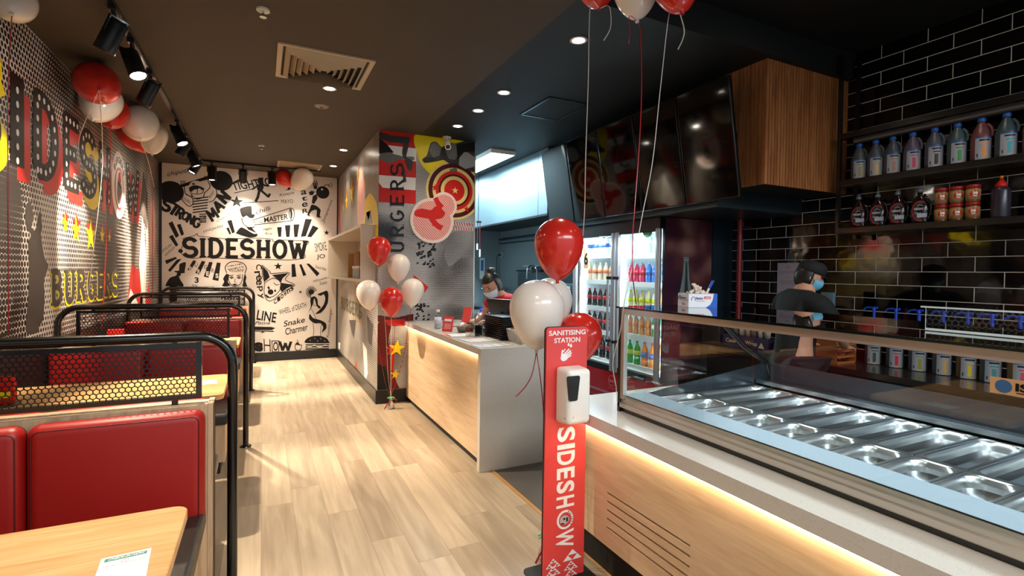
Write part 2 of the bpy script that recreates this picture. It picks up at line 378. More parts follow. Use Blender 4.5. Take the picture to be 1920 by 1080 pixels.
class Art:
    """flat print on a real wall plane; every shape on its own thin layer"""
    def __init__(s, ax, val, sign, win=None): s.ax = ax; s.val = val; s.sg = sign; s.mb = MB(); s.mats = []; s.k = 0; s.win = win
    def p(s, x, y): q = P(x, y, s.ax, s.val); return ((q.y if s.ax == 'X' else q.x), q.z)
    def w3(s, u, v, lay): d = s.val+s.sg*(.0008+lay*.0006); return Vector((d, u, v)) if s.ax == 'X' else Vector((u, d, v))
    def mi(s, m):
        if m not in s.mats: s.mats.append(m)
        return s.mats.index(m)
    def poly(s, pts, m, lay=1, px=True):
        q = [s.p(*t) for t in pts] if px else pts
        if px and len(q) >= 7:      # rounded hand-drawn outline
            o = []; n = len(q)
            for i in range(n):
                p0, p1, p2, p3 = q[i-1], q[i], q[(i+1) % n], q[(i+2) % n]
                for k in range(4):
                    t = k/4; o.append(tuple(.5*(2*p1[j]+(p2[j]-p0[j])*.7*t+(-6*p1[j]+6*p2[j]-1.4*(p2[j]-p0[j])-.7*(p3[j]-p1[j]))*t*t+(4*p1[j]-4*p2[j]+.7*(p2[j]-p0[j])+.7*(p3[j]-p1[j]))*t**3) for j in (0, 1)))
            q = o
        if s.win: q = clip(q, s.win)
        if len(q) < 3: return
        s.k += 1; e = (s.k % 45)*.000012
        bm = bmesh.new(); vs = [bm.verts.new((a, b, 0)) for a, b in q]
        try: bm.faces.new(vs)
        except ValueError: bm.free(); return
        bmesh.ops.triangulate(bm, faces=bm.faces[:]); bm.verts.index_update()
        s.mb.add([s.w3(v.co.x, v.co.y, lay+e/.0006) for v in bm.verts], [[v.index for v in f.verts] for f in bm.faces], s.mi(m)); bm.free()
    def disc(s, c, r, m, lay=1, px=True, ry=None, n=32, cut=None):
        cu, cv = s.p(*c) if px else c; ry = ry or r
        s.poly([(cu+r*math.cos(2*math.pi*i/n), cv+ry*math.sin(2*math.pi*i/n)) for i in range(n)], m, lay, px=False)
    def star(s, c, r, m, lay=1, rot=0, px=True, sx=1):
        cu, cv = s.p(*c) if px else c
        for i in range(5):      # five convex kites
            a = math.radians(90+rot+72*i); q = [(0, 0)]
            for da, rr in ((-36, .40), (0, 1), (36, .40)): q.append((rr*math.cos(a+math.radians(da)), rr*math.sin(a+math.radians(da))))
            s.poly([(cu+x*r*sx, cv+y*r) for x, y in q], m, lay, px=False)
    def line(s, pts, wd, m, lay=1, px=True):
        q = [s.p(*t) for t in pts] if px else pts
        for (a, b) in zip(q, q[1:]):
            dx, dy = b[0]-a[0], b[1]-a[1]; L = math.hypot(dx, dy)
            if L < 1e-6: continue
            nx, ny = -dy/L*wd/2, dx/L*wd/2; ex, ey = dx/L*wd*.3, dy/L*wd*.3
            s.poly([(a[0]+nx-ex, a[1]+ny-ey), (a[0]-nx-ex, a[1]-ny-ey), (b[0]-nx+ex, b[1]-ny+ey), (b[0]+nx+ex, b[1]+ny+ey)], m, lay, px=False)
    def text(s, t, bl, br, tl, m, lay=1, bold=0, shear=0, px=True):
        q = [s.p(*a) if px else a for a in (bl, br, tl)]
        put_text(s.mb, t, *[s.w3(a, b, lay) for a, b in q], s.mi(m), bold, shear)
    def letters(s, t, bl, br, tl, m, lay=1, w=.2, serif=0, gap=.1, px=True, offs=(0, 0), grow=0):
        q = [s.p(*a) if px else a for a in (bl, br, tl)]; tot = sum(SF[c][0]+gap for c in t)-gap
        ex = ((q[1][0]-q[0][0])/tot, (q[1][1]-q[0][1])/tot); ey = (q[2][0]-q[0][0], q[2][1]-q[0][1]); x = 0
        for c in t:
            adv, ps = glyph(c, w+grow, (serif+grow*.5) if serif else 0)
            for pl in ps: s.poly([(q[0][0]+offs[0]+ex[0]*(x+a)+ey[0]*b, q[0][1]+offs[1]+ex[1]*(x+a)+ey[1]*b) for a, b in pl], m, lay, px=False)
            x += adv+gap
    def done(s, name, parent): return s.mb.done(name, s.mats, parent)
def clip(poly, win):
    x0, x1, y0, y1 = win
    def cut(ps, f, g):
        out = []
        for i in range(len(ps)):
            a, b = ps[i-1], ps[i]; fa, fb = f(a), f(b)
            if fa >= 0: 
                if fb >= 0: out.append(b)
                else: t = fa/(fa-fb); out.append((a[0]+(b[0]-a[0])*t, a[1]+(b[1]-a[1])*t))
            elif fb >= 0: t = fa/(fa-fb); out += [(a[0]+(b[0]-a[0])*t, a[1]+(b[1]-a[1])*t), b]
        return out
    for f in (lambda p: p[0]-x0, lambda p: x1-p[0], lambda p: p[1]-y0, lambda p: y1-p[1]):
        poly = cut(poly, f, None)
        if not poly: return []
    return poly
# ================================================================ ROOM SHELL
XL, YB, ZC, ZF2 = -1.383, 9.14, 3.07, 3.27
XC, YC, X2, XT = 1.165, 5.757, 2.311, 4.24
YF = -0.9            # shopfront line
def sbox(name, a, b, m, **kw):
    mb = MB(); mb.box(a, b); return struct(mb.done(name, m, **kw))
sbox('floor', (XL, YF, -.05), (1.55, YB, 0), PLANKS)
KFL = mat('kitchen_vinyl', '#55504b', .5, bump=(60, .1))
sbox('floor', (1.575, YF, -.05), (XT, YB, 0.0), KFL)
sbox('trim_1', (1.55, YF, -.05), (1.575, YB, .004), wood_mat('edge_strip', '#a4703a', '#b9854a', '#c79557', 'Y', 1))
sbox('floor', (-7, -8, -.05), (9, YF, 0), mat('mall_tile', '#b9b4ac', .25))
CEILM = mat('ceiling_paint', '#453c31', .75, bump=(6, .05)); CEILK = mat('ceiling_dark', '#0b0c0d', .6)
sbox('ceiling', (XL, 2.45, ZC), (1.62, YB, ZC+.25), CEILM)
sbox('ceiling', (1.62, 2.45, ZC), (XT, YB, ZC+.25), CEILK)
sbox('ceiling', (XL, YF, ZF2), (XT, 2.45, ZF2+.05), CEILK)
# left wall: dark wainscot below the print
HT_L = halftone('mural_halftone_left', 'X', .044, '#cfc6bd', '#211b19', [(4.3, 1.5, .5, 1.0, .0), (3.7, 1.2, .7, .9, .3), (5.2, 2.95, 1.6, .5, .02), (6.3, 1.6, .9, .9, .16), (4.75, 1.6, .45, .8, -.16), (3.9, 2.7, .6, .3, .06), (8.4, 2.0, .5, .9, -.1)], base=.42)
wl = sbox('wall_left', (XL-.12, YF, 0), (XL, YB, ZC+.2), [HT_L])
mb = MB(); mb.box((XL, YF, 0.0), (XL+.012, YB, .965)); struct(mb.done('trim_2', mat('wainscot_dark', '#17110e', .5)))
wb = sbox('wall_back', (XL, YB, 0), (XC, YB+.12, ZC), mat('mural_paper', '#d9d2cb', .42))
sbox('trim_3', (XL, YB-.015, 0), (XL+.035, YB, ZC), BLK); sbox('trim_4', (XC-.02, YB-.012, 0.14), (XC, YB, ZC), BLK)
sbox('baseboard_back', (XL, YB-.02, 0), (XC, YB, .145), SKIRT)
# feature column + niche wall
HT_R = halftone('mural_halftone_right', 'X', .03, '#b8b0a6', '#2b2724', [(6.4, 1.1, .6, .9, .06), (8.0, 2.6, 1.0, .6, .03)], base=.34)
HT_C = halftone('mural_halftone_column', 'Y', .0165, '#c9c6c6', '#191717', [(2.05, 1.45, .35, .5, .16), (1.25, .5, .25, .3, .2), (2.0, .98, .3, .15, .12), (1.18, 1.95, .22, .22, .22)], base=.34, rough=.16)
mb = MB()
NY0, NY1, NZ0, NZ1, NX = 5.93, 9.05, 1.40, 1.99, 1.50
mb.box((NX, YC, 0), (X2, YB, ZC), 1); mb.box((XC, YC, 0), (NX, NY0-.032, ZC), 0); mb.box((XC, NY1+.032, 0), (NX, YB, ZC), 0)
mb.box((XC, NY0-.032, 0), (NX, NY1+.032, NZ0-.037), 0); mb.box((XC, NY0-.032, NZ1+.037), (NX, NY1+.032, ZC), 0)
wr = struct(mb.done('wall_right', [HT_R, mat('kitchen_wall_paint', '#9aa0a0', .5)]))
mb = MB(); mb.box((XC, YC-.004, .15), (X2, YC, ZC)); wc = struct(mb.done('wall_column', HT_C))
mb = MB(); mb.box((XC-.018, YC-.02, 0), (XC, YB-.02, .15)); mb.box((XC-.018, YC-.022, 0), (X2, YC-.004, .15)); struct(mb.done('baseboard_right', SKIRT))
mb = MB(); mb.box((X2-.0, YC-.012, .0), (X2+.012, YC+.02, ZC)); struct(mb.done('trim_5', ALU))
# tiled wall / kitchen walls
wt = sbox('wall_tiled', (XT, YF, 0), (XT+.12, 5.2, ZF2), TILES)
KW = mat('kitchen_wall_steel', '#868e90', .42, .2)
sbox('wall_kitchen', (XT, 5.2, 0), (XT+.12, YB+.12, ZC), KW); sbox('wall_kitchen', (X2, YB, 0), (XT, YB+.12, ZC), KW)
# white display box set round the niche
mb = MB()
for a, b in (((1.0, NY0-.03, NZ0-.035), (NX-.002, NY0, NZ1+.035)), ((1.0, NY1, NZ0-.035), (NX-.002, NY1+.03, NZ1+.035)), ((1.0005, NY0, NZ0-.034), (NX-.002, NY1, NZ0)), ((1.0005, NY0, NZ1), (NX-.002, NY1, NZ1+.034)), ((NX-.012, NY0, NZ0), (NX-.003, NY1, NZ1))): mb.box(a, b)
tag(mb.done('wall_shelf_unit', mat('white_laminate', '#cfc4b4', .35)), 'white open box shelf set into the patterned right wall', 'shelf')

# ---------------------------------------------------------------- print on the back wall
A = Art('Y', YB, -1); I = INK
a_ = lambda x, y: (290+x/5.4, 290+y/5.4); b_ = lambda x, y: (290+x/5.143, 470+y/5.143)
def pa(pts, m=I, lay=1): A.poly([a_(*t) for t in pts], m, lay)
def pb(pts, m=I, lay=1): A.poly([b_(*t) for t in pts], m, lay)
def la(pts, w=.012, m=I, lay=1): A.line([a_(*t) for t in pts], w, m, lay)
def lb(pts, w=.012, m=I, lay=1): A.line([b_(*t) for t in pts], w, m, lay)
def ta(s, bl, br, tl, m=I, lay=1, bold=0.0, shear=0): A.text(s, a_(*bl), a_(*br), a_(*tl), m, lay, bold, shear)
def tb(s, bl, br, tl, m=I, lay=1, bold=0.0, shear=0): A.text(s, b_(*bl), b_(*br), b_(*tl), m, lay, bold, shear)
def curve(f, pts, w=.012, m=I, lay=1, n=6):
    """smooth line through points"""
    out = []
    for i in range(len(pts)-1):
        p0 = pts[max(i-1, 0)]; p1 = pts[i]; p2 = pts[i+1]; p3 = pts[min(i+2, len(pts)-1)]
        for k in range(n):
            t = k/n; out.append(tuple(.5*((2*p1[j])+(-p0[j]+p2[j])*t+(2*p0[j]-5*p1[j]+4*p2[j]-p3[j])*t*t+(-p0[j]+3*p1[j]-3*p2[j]+p3[j])*t**3) for j in (0, 1)))
    out.append(pts[-1]); f(out, w, m, lay)
W_ = mat('mural_paper', '')
# big name with an outline band
A.letters('SIDESHOW', a_(290, 1030), a_(1535, 1045), a_(290, 850), I, 3, w=.21, serif=.15, gap=.18)
for (c, r) in (((262, 975), 16),): A.disc(a_(*c), .03, I, 3)
pts = [(255, 985), (300, 880), (290, 850), (400, 820), (430, 800), (445, 825), (560, 835), (700, 850), (850, 850), (1000, 845), (1185, 855), (1200, 880), (1300, 865), (1440, 870), (1560, 880), (1500, 960), (1520, 1040), (1380, 1065), (1100, 1060), (900, 1055), (700, 1050), (520, 1040), (380, 1050), (300, 1020), (255, 985)]
curve(la, pts, .009)
# STRONG MAN
for ch, x, y, r, s in (('S', 122, 510, 30, 92), ('T', 198, 558, 35, 84), ('R', 256, 592, 33, 78), ('O', 312, 622, 30, 60), ('N', 364, 652, 25, 70), ('G', 425, 690, 15, 72), ('M', 585, 606, -35, 88), ('A', 645, 522, -40, 82), ('N', 700, 430, -48, 92)):
    t = math.radians(r); u = (math.cos(t)*s*.5, math.sin(t)*s*.5); v = (math.sin(t)*s*.62, -math.cos(t)*s*.62)
    A.letters(ch, a_(x-u[0]-v[0], y-u[1]-v[1]), a_(x+u[0]-v[0], y+u[1]-v[1]), a_(x-u[0]+v[0], y-u[1]+v[1]), I, 2, w=.26)
A.disc(a_(165, 378), .165, I, 1); A.disc(a_(675, 265), .155, I, 1)
la([(215, 335), (560, 225)], .045); la([(225, 300), (250, 330)], .05)
for (x, y) in ((285, 285), (525, 238)):
    for k in range(4): la([(x-22+k*14, y-22), (x-18+k*14, y+22)], .008); 
curve(la, [(300, 320), (315, 400), (390, 425)]); curve(la, [(270, 310), (255, 380), (265, 440), (340, 520), (385, 500), (380, 440), (320, 400)])
curve(la, [(560, 250), (600, 300), (630, 390), (600, 460), (550, 480)]); curve(la, [(540, 270), (560, 330), (500, 390)])
A.disc(a_(425, 330), .10, mat('mural_paper', ''), 1); curve(la, [(350, 340), (370, 390), (420, 400), (480, 390), (500, 340)], .01, I, 3)
pa([(350, 335), (380, 315), (420, 310), (470, 325), (500, 345), (480, 360), (455, 340), (430, 350), (400, 355), (375, 375), (360, 370), (352, 350)], I, 3)
pa([(372, 300), (390, 285), (410, 295), (400, 308)], I, 3); la([(435, 350), (430, 395)], .01, I, 3)
curve(la, [(370, 400), (400, 440), (440, 450), (490, 430), (505, 390)])
for k in range(6):
    y = 430+k*28; x0 = 395-k*4+(10 if k > 3 else 0); x1 = 545-k*3; pa([(x0, y+10), (x1, y-8), (x1+2, y+4), (x0-2, y+23)], I, 2)
for k in range(5):
    y = 600+k*20; pa([(450, y), (522, y-4), (522, y+6), (452, y+10)], I, 2)
for x in (470, 510):
    for k in range(4): pa([(x-18, 625+k*17), (x+14, 622+k*17), (x+14, 631+k*17), (x-18, 634+k*17)], I, 2)
ta('DOUBLE', (278, 450), (360, 500), (285, 420)); ta('BEEF', (560, 445), (605, 385), (548, 420))
# hand lettering
ta('chipotle', (130, 235), (375, 185), (128, 175), shear=.2); ta('TIGHTROPE', (800, 365), (1290, 300), (770, 280), bold=.02); 
la([(775, 298), (850, 260)], .03); la([(808, 388), (1000, 345)]); la([(908, 488), (1250, 466)])
# rope walker
A.disc(a_(1072, 275), .042, I, 2); pa([(1045, 262), (1050, 235), (1100, 232), (1098, 262)], I, 2)
pa([(1040, 300), (1095, 295), (1105, 330), (1090, 370), (1050, 375), (1035, 345)], I, 2); la([(1045, 310), (1015, 335), (988, 350)], .025); la([(1095, 305), (1150, 318)], .025)
la([(1060, 365), (1045, 430), (1025, 470)], .04); la([(1080, 365), (1115, 395), (1150, 425), (1165, 400)], .035)
A.star(a_(830, 478), .10, I, 1); A.star(a_(1740, 790), .05, I, 1)
ta('Kewpie', (1265, 435), (1415, 405), (1262, 395), shear=.2); ta('MAYO', (1285, 495), (1405, 490), (1280, 455)); ta('Jalapenos', (1720, 695), (1810, 465), (1690, 680), shear=.2)
ta('chilli', (1028, 605), (1180, 560), (1018, 560), shear=.2); ta('Cheese Burger', (640, 690), (850, 570), (625, 665), shear=.1); ta('unicyclist', (495, 800), (700, 740), (490, 760), shear=.2)
ta('DEVILISH', (70, 1000), (175, 920), (60, 975)); ta('WINGS', (110, 1035), (205, 945), (100, 1010)); ta('juggler', (1100, 770), (1190, 765), (1100, 740)); ta('fire', (1120, 810), (1190, 810), (1120, 785))
for k, ch in enumerate('CATER'[1:]): ta(ch.lower() if ch != 'R' else 'R', (1482+5*k, 410+k*62), (1540+5*k, 400+k*62), (1480+5*k, 365+k*62), bold=.02)
ta('J', (1320, 360), (1375, 360), (1320, 315), bold=.03)
# megaphone
la([(985, 665), (1375, 540)]); la([(1010, 710), (1400, 668)]); curve(la, [(1375, 540), (1362, 600), (1385, 668)], .012); curve(la, [(1375, 540), (1408, 560), (1410, 630), (1395, 668)], .012)
pa([(1372, 560), (1385, 545), (1395, 600), (1390, 655), (1378, 640)], I, 1); ta('RING', (1005, 698), (1100, 690), (1003, 668)); ta('MASTER', (1110, 690), (1352, 652), (1105, 635), bold=.02)
# ringmaster bust with top hat
pa([(865, 545), (975, 520), (985, 600), (1015, 605), (1000, 640), (960, 640), (930, 618), (900, 635), (880, 620)], I, 2)
pa([(825, 790), (880, 735), (1000, 800), (1040, 800), (1030, 830), (950, 838), (830, 800)], I, 2); curve(la, [(880, 640), (900, 700), (960, 740), (1010, 730)], .012); pa([(930, 735), (980, 730), (1000, 760), (1030, 790), (990, 775), (950, 760)], I, 2)
# rays
for q in (((140, 695), (180, 675), (248, 820), (215, 845)), ((225, 710), (262, 700), (298, 805), (270, 822)), ((145, 830), (182, 810), (240, 915), (215, 932)), ((735, 670), (780, 660), (812, 785), (785, 798)), ((725, 745), (750, 735), (775, 800), (760, 810)),
          ((1240, 735), (1287, 732), (1280, 832), (1252, 832)), ((1318, 715), (1375, 712), (1365, 832), (1333, 834)), ((1405, 708), (1467, 703), (1445, 834), (1413, 834)), ((1525, 650), (1592, 655), (1530, 825), (1480, 832)), ((1600, 715), (1660, 742), (1585, 835), (1545, 832))): pa(q, I, 1)
for q in (((100, 95), (205, 60), (215, 75), (115, 130)), ((215, 85), (260, 78), (150, 205), (128, 190)), ((372, 92), (402, 100), (345, 195), (315, 185)), ((455, 98), (490, 105), (430, 230), (392, 215)), ((525, 108), (560, 112), (520, 260), (473, 250)), ((600, 113), (637, 118), (615, 292), (557, 280)),
          ((1320, 130), (1352, 128), (1367, 250), (1322, 255)), ((1395, 135), (1415, 130), (1463, 235), (1432, 245)), ((1462, 125), (1490, 125), (1590, 218), (1565, 248))): pb(q, I, 1)
for ch, x, y in (('B', 345, 172), ('R', 425, 200), ('E', 510, 220), ('S', 600, 240)): tb(ch, (x-14, y+22), (x+14, y+26), (x-12, y-22), mat('mural_paper', ''), 3, bold=.03)
for ch, x, y in (('U', 400, 135), ('G', 490, 155), ('R', 560, 190)): tb(ch, (x-14, y+20), (x+14, y+24), (x-12, y-20), I, 3)
tb('3', (385, 310), (425, 312), (385, 255), bold=.03); tb('Mile', (360, 345), (410, 345), (360, 325)); tb('Other', (300, 480), (430, 480), (300, 450), shear=.2)
# man in a tall hat (silhouette)
pb([(190, 195), (235, 190), (240, 130), (300, 112), (290, 200), (290, 215), (255, 220), (250, 240), (235, 250), (250, 285), (280, 330), (270, 345), (210, 350), (215, 480), (140, 480), (150, 350), (105, 340), (120, 300), (150, 260), (205, 240), (215, 215), (195, 205)], I, 2)
# woman with cap
curve(lb, [(695, 215), (680, 160), (720, 115), (780, 105), (850, 120), (885, 165), (870, 215)], .012); pb([(690, 225), (720, 235), (705, 300), (730, 330), (690, 345), (650, 340), (670, 300), (660, 270)], I, 1); pb([(870, 215), (885, 260), (875, 300), (895, 345), (850, 345), (855, 280)], I, 1)
for i in range(22):
    x = 705+(i*37) % 165; y = 125+(i*23) % 60; A.disc(b_(x, y), .008, I, 2, n=8)
tb('VEGAN', (715, 205), (850, 205), (712, 175)); curve(lb, [(715, 235), (712, 280), (735, 325), (775, 345), (820, 325), (845, 280), (848, 230)], .01)
for x in (742, 812): curve(lb, [(x-18, 262), (x, 252), (x+18, 262)], .014); A.disc(b_(x, 266), .012, I, 2, n=10); lb([(x-20, 240), (x+16, 236)], .012)
pb([(745, 325), (770, 318), (800, 325), (775, 340)], I, 2); curve(lb, [(778, 270), (770, 300), (785, 303)], .007); curve(lb, [(868, 290), (880, 320), (860, 340), (845, 325)], .01)
tb('Burning', (540, 380), (900, 440), (540, 340), bold=.02, shear=.2); tb('hoop', (640, 480), (860, 485), (640, 440), bold=.02)
# clown with flame hair
pb([(1040, 150), (1090, 200), (1110, 255), (1060, 300), (1045, 230)], I, 1); pb([(1130, 235), (1290, 215), (1235, 265), (1215, 310), (1180, 270)], I, 1); pb([(1220, 310), (1345, 330), (1280, 360), (1225, 400), (1205, 360)], I, 1)
curve(lb, [(1035, 140), (1110, 200), (1125, 220), (1295, 212), (1260, 280), (1350, 330), (1280, 375), (1220, 410), (1130, 480), (1080, 470), (1055, 400), (1060, 310), (1040, 240), (1035, 140)], .01)
curve(lb, [(1065, 310), (1090, 290), (1150, 265), (1210, 300), (1210, 370), (1160, 430), (1100, 450), (1065, 430)], .01); A.disc(b_(1118, 398), .042, I, 3); pb([(1085, 355), (1100, 340), (1112, 362), (1100, 375)], I, 3); pb([(1150, 385), (1165, 370), (1172, 392), (1158, 400)], I, 3); pb([(1065, 415), (1080, 455), (1125, 455), (1100, 440)], I, 3)
curve(lb, [(1150, 310), (1170, 330), (1200, 325)], .01)
for k, ch in enumerate('Creepy'):
    x = (1000, 985, 1000, 1000, 1010, 1015)[k]; y = (150, 215, 255, 300, 360, 430)[k]; tb(ch, (x-25, y-15), (x-20, y+35), (x+30, y-20), bold=.02)
for k, ch in enumerate('Clowns'): tb(ch, (1155+k*32, 520-k*25), (1182+k*32, 500-k*25), (1145+k*32, 480-k*25), bold=.02)
A.star(b_(1190, 150), .065, I, 1); A.star(b_(1405, 398), .028, I, 1)
ta('SMOKE', (1630, 985), (1750, 965), (1610, 900), shear=.2); ta('JO', (1640, 1065), (1725, 1060), (1640, 1010), bold=.01)
tb('Devil Rib', (1550, 165), (1650, 195), (1555, 140)); tb('Millionaire', (1530, 310), (1660, 270), (1530, 285)); tb('Shake', (1590, 335), (1660, 320), (1590, 300))
tb('LINE', (980, 665), (1165, 695), (995, 570), bold=.02); tb('Pattie', (965, 710), (1115, 712), (965, 680), shear=.4)
pb([(960, 732), (1120, 735), (1165, 745), (1130, 765), (960, 765)], I, 1); lb([(962, 775), (1140, 778)], .01); [lb([(x, 765), (x-4, 778)], .007) for x in range(970, 1150, 18)]; pb([(1020, 790), (1065, 790), (1042, 778)], I, 1); pb([(1110, 782), (1155, 782), (1135, 770)], I, 1)
tb('WHEEL of DEATH', (1205, 620), (1465, 545), (1195, 570)); tb('Snake', (1245, 735), (1450, 690), (1240, 680), bold=.01, shear=.15); tb('Charmer', (1265, 815), (1480, 765), (1255, 750), bold=.01, shear=.15)
tb('Russian Swinger', (1685, 840), (1720, 560), (1655, 835), shear=.15)
tb('s', (962, 970), (1045, 975), (962, 880), bold=.06); tb('H', (1055, 970), (1120, 975), (1050, 850), bold=-.01); tb('O', (1142, 965), (1190, 965), (1142, 880), bold=.02); lb([(1130, 870), (1200, 870), (1195, 975), (1135, 975), (1130, 870)], .012); A.letters('W', b_(1200, 960), b_(1320, 960), b_(1200, 880), I, 1, w=.2, serif=.12)
curve(lb, [(1358, 900), (1355, 940), (1380, 965), (1410, 945), (1418, 905)], .01); pb([(1372, 880), (1420, 915), (1355, 905)], I, 1); lb([(1385, 890), (1375, 860)], .01)
# snake charmer on a burger
pb([(1570, 420), (1620, 400), (1660, 385), (1675, 420), (1670, 500), (1640, 560), (1600, 600), (1550, 610), (1590, 570), (1630, 520), (1645, 460), (1630, 420), (1600, 435)], I, 2)
pb([(1495, 610), (1530, 650), (1600, 670), (1650, 700), (1655, 750), (1610, 790), (1625, 740), (1600, 700), (1540, 700), (1490, 660)], I, 2)
pb([(1510, 450), (1545, 440), (1570, 470), (1575, 520), (1600, 540), (1590, 560), (1560, 530), (1540, 460), (1520, 530), (1480, 600), (1505, 540), (1500, 480)], I, 2)
for k in range(13):
    t = math.radians(20+k*20); lb([(1510+20*math.cos(t), 400-20*math.sin(t)), (1510+52*math.cos(t), 400-58*math.sin(t))], .012)
A.disc(b_(1512, 400), .04, I, 2); curve(lb, [(1525, 700), (1535, 760), (1530, 820)], .007); curve(lb, [(1610, 700), (1600, 760), (1600, 820)], .007); curve(lb, [(1530, 480), (1530, 520), (1560, 530)], .007); curve(lb, [(1510, 560), (1550, 640), (1555, 660)], .007)
pb([(1455, 890), (1465, 850), (1520, 825), (1600, 822), (1660, 845), (1682, 880), (1680, 892)], I, 1)
for (x, y) in ((1500, 865), (1545, 845), (1600, 850), (1640, 868), (1570, 870)): A.disc(b_(x, y), .007, mat('mural_paper', ''), 2, n=8)
for y in (903, 922, 942): pb([(1455, y), (1680, y-2), (1682, y+9), (1455, y+11)], I, 1)
pb([(1462, 960), (1675, 958), (1672, 972), (1462, 972)], I, 1); curve(lb, [(1455, 915), (1500, 925), (1540, 912), (1590, 928), (1640, 912), (1682, 920)], .015, mat('mural_paper', ''), 3)
# bomb + cater figure
A.disc(a_(1702, 383), .105, I, 1); A.disc(a_(1695, 352), .018, mat('mural_paper', ''), 2, n=12); curve(la, [(1702, 330), (1735, 305), (1765, 315)], .012)
for k in range(7):
    t = math.radians(k*51); la([(1780+10*math.cos(t), 312+10*math.sin(t)), (1780+26*math.cos(t), 312+26*math.sin(t))], .008)
pa([(1560, 380), (1590, 365), (1620, 375), (1600, 410), (1570, 410)], I, 2); pa([(1600, 420), (1640, 400), (1650, 440), (1615, 500), (1590, 490)], I, 2); pa([(1590, 505), (1640, 520), (1680, 560), (1670, 620), (1690, 635), (1640, 630), (1640, 560), (1590, 570), (1565, 610), (1585, 628), (1545, 612), (1570, 550)], I, 2)
for k in range(6): la([(1615+k*5, 345), (1600+k*10, 260+(k % 2)*25)], .01)
A.done('mural', wb)

# ---------------------------------------------------------------- print on the left wall
A = Art('X', XL, 1, win=(YF, YB, .967, ZC)); DK = mat('print_charcoal', '#1a1615', .4, spec=.2)
SIL = mat('print_warm_grey', '#47403c', .4, spec=.2)
def dotted(ch, y0, y1, z0, z1, shadow, dots=(0.05,)):
    adv = SF[ch][0]; A.letters(ch, (y0, z0), (y1, z0), (y0, z1), shadow, 1, w=.24, px=False, offs=(.10, -.085))
    A.letters(ch, (y0, z0), (y1, z0), (y0, z1), DK, 3, w=.24, px=False)
    for pl in SF[ch][1]:
        L = 0; nxt = 0
        for (a, b) in zip(pl, pl[1:]):
            pa_ = (y0+(y1-y0)*a[0]/adv, z0+(z1-z0)*a[1]); pb_ = (y0+(y1-y0)*b[0]/adv, z0+(z1-z0)*b[1]); d = math.dist(pa_, pb_)
            while nxt <= L+d:
                t = (nxt-L)/d if d else 0; A.disc((pa_[0]+(pb_[0]-pa_[0])*t, pa_[1]+(pb_[1]-pa_[1])*t), .021, PWHITE, 5, px=False, n=12, ry=.022); nxt += .088
            L += d
for ch, y0, y1, sh in (('S', 3.53, 3.96, PYEL), ('I', 4.16, 4.33, PRED), ('D', 4.50, 4.92, PRED), ('E', 5.07, 5.42, PRED), ('S', 5.50, 5.90, PYEL), ('H', 6.03, 6.42, PRED), ('W', 7.12, 7.72, PRED)):
    dotted(ch, y0, y1, 2.16, 2.66, sh)
A.disc((3.92, 2.64), .12, PYEL, 2, px=False)
# round badge in place of the O
A.disc((6.77, 2.38), .30, PWHITE, 2, px=False, ry=.36); A.disc((6.77, 2.34), .19, PRED, 4, px=False, ry=.23); A.disc((6.77, 2.34), .16, PWHITE, 6, px=False, ry=.20)
A.disc((6.77, 2.30), .10, PGREY, 8, px=False, ry=.13); A.line([(6.70, 2.40), (6.84, 2.36)], .03, DK, 10, px=False); A.poly([(6.70, 2.42), (6.84, 2.42), (6.80, 2.52), (6.74, 2.52)], PRED, 10, px=False); A.line([(6.72, 2.27), (6.82, 2.25)], .02, PRED, 10, px=False)
for k, ch in enumerate('BURGERS'):
    t = math.radians(140-k*17); cx, cz = 6.77+.24*math.cos(t), 2.36+.29*math.sin(t); ux, uz = math.sin(t)*.03, -math.cos(t)*.03; vx, vz = math.cos(t)*.035, math.sin(t)*.035
    A.text(ch, (cx-ux-vx, cz-uz-vz), (cx+ux-vx, cz+uz-vz), (cx-ux+vx, cz-uz+vz), DK, 4, .03, px=False)
# BURGERS line: dark slab letters with a yellow edge
A.letters('BURGERS', (4.82, 1.22), (6.72, 1.22), (4.82, 1.46), PYEL, 1, w=.22, serif=.17, gap=.22, px=False, offs=(-.010, -.014), grow=.02)
A.letters('BURGERS', (4.82, 1.22), (6.72, 1.22), (4.82, 1.46), SIL, 3, w=.2, serif=.16, gap=.22, px=False)
for (y, z, r) in ((5.10, 1.83, .085), (5.36, 1.80, .12), (5.76, 1.78, .16), (6.12, 1.80, .09), (6.38, 1.80, .06)):
    A.star((y+.02, z+.05), r, PRED, 1, px=False); A.star((y, z), r, PYEL, 3, px=False)
# standing figure silhouette
A.poly([(48, 385), (56, 378), (60, 392), (63, 410), (58, 425), (66, 432), (72, 400), (76, 398), (78, 430), (76, 440), (82, 480), (90, 500), (82, 525), (83, 560), (80, 600), (72, 610), (72, 622), (48, 622), (52, 560), (54, 500), (52, 455), (58, 440), (50, 430), (46, 410)], SIL, 2)
A.poly([(20, 300), (34, 330), (42, 400), (38, 470), (30, 520), (10, 622), (-60, 622), (-60, 320)], halftone('mural_halftone_dark', 'X', .044, '#cfc6bd', '#2c2624', [], base=.52), 1)
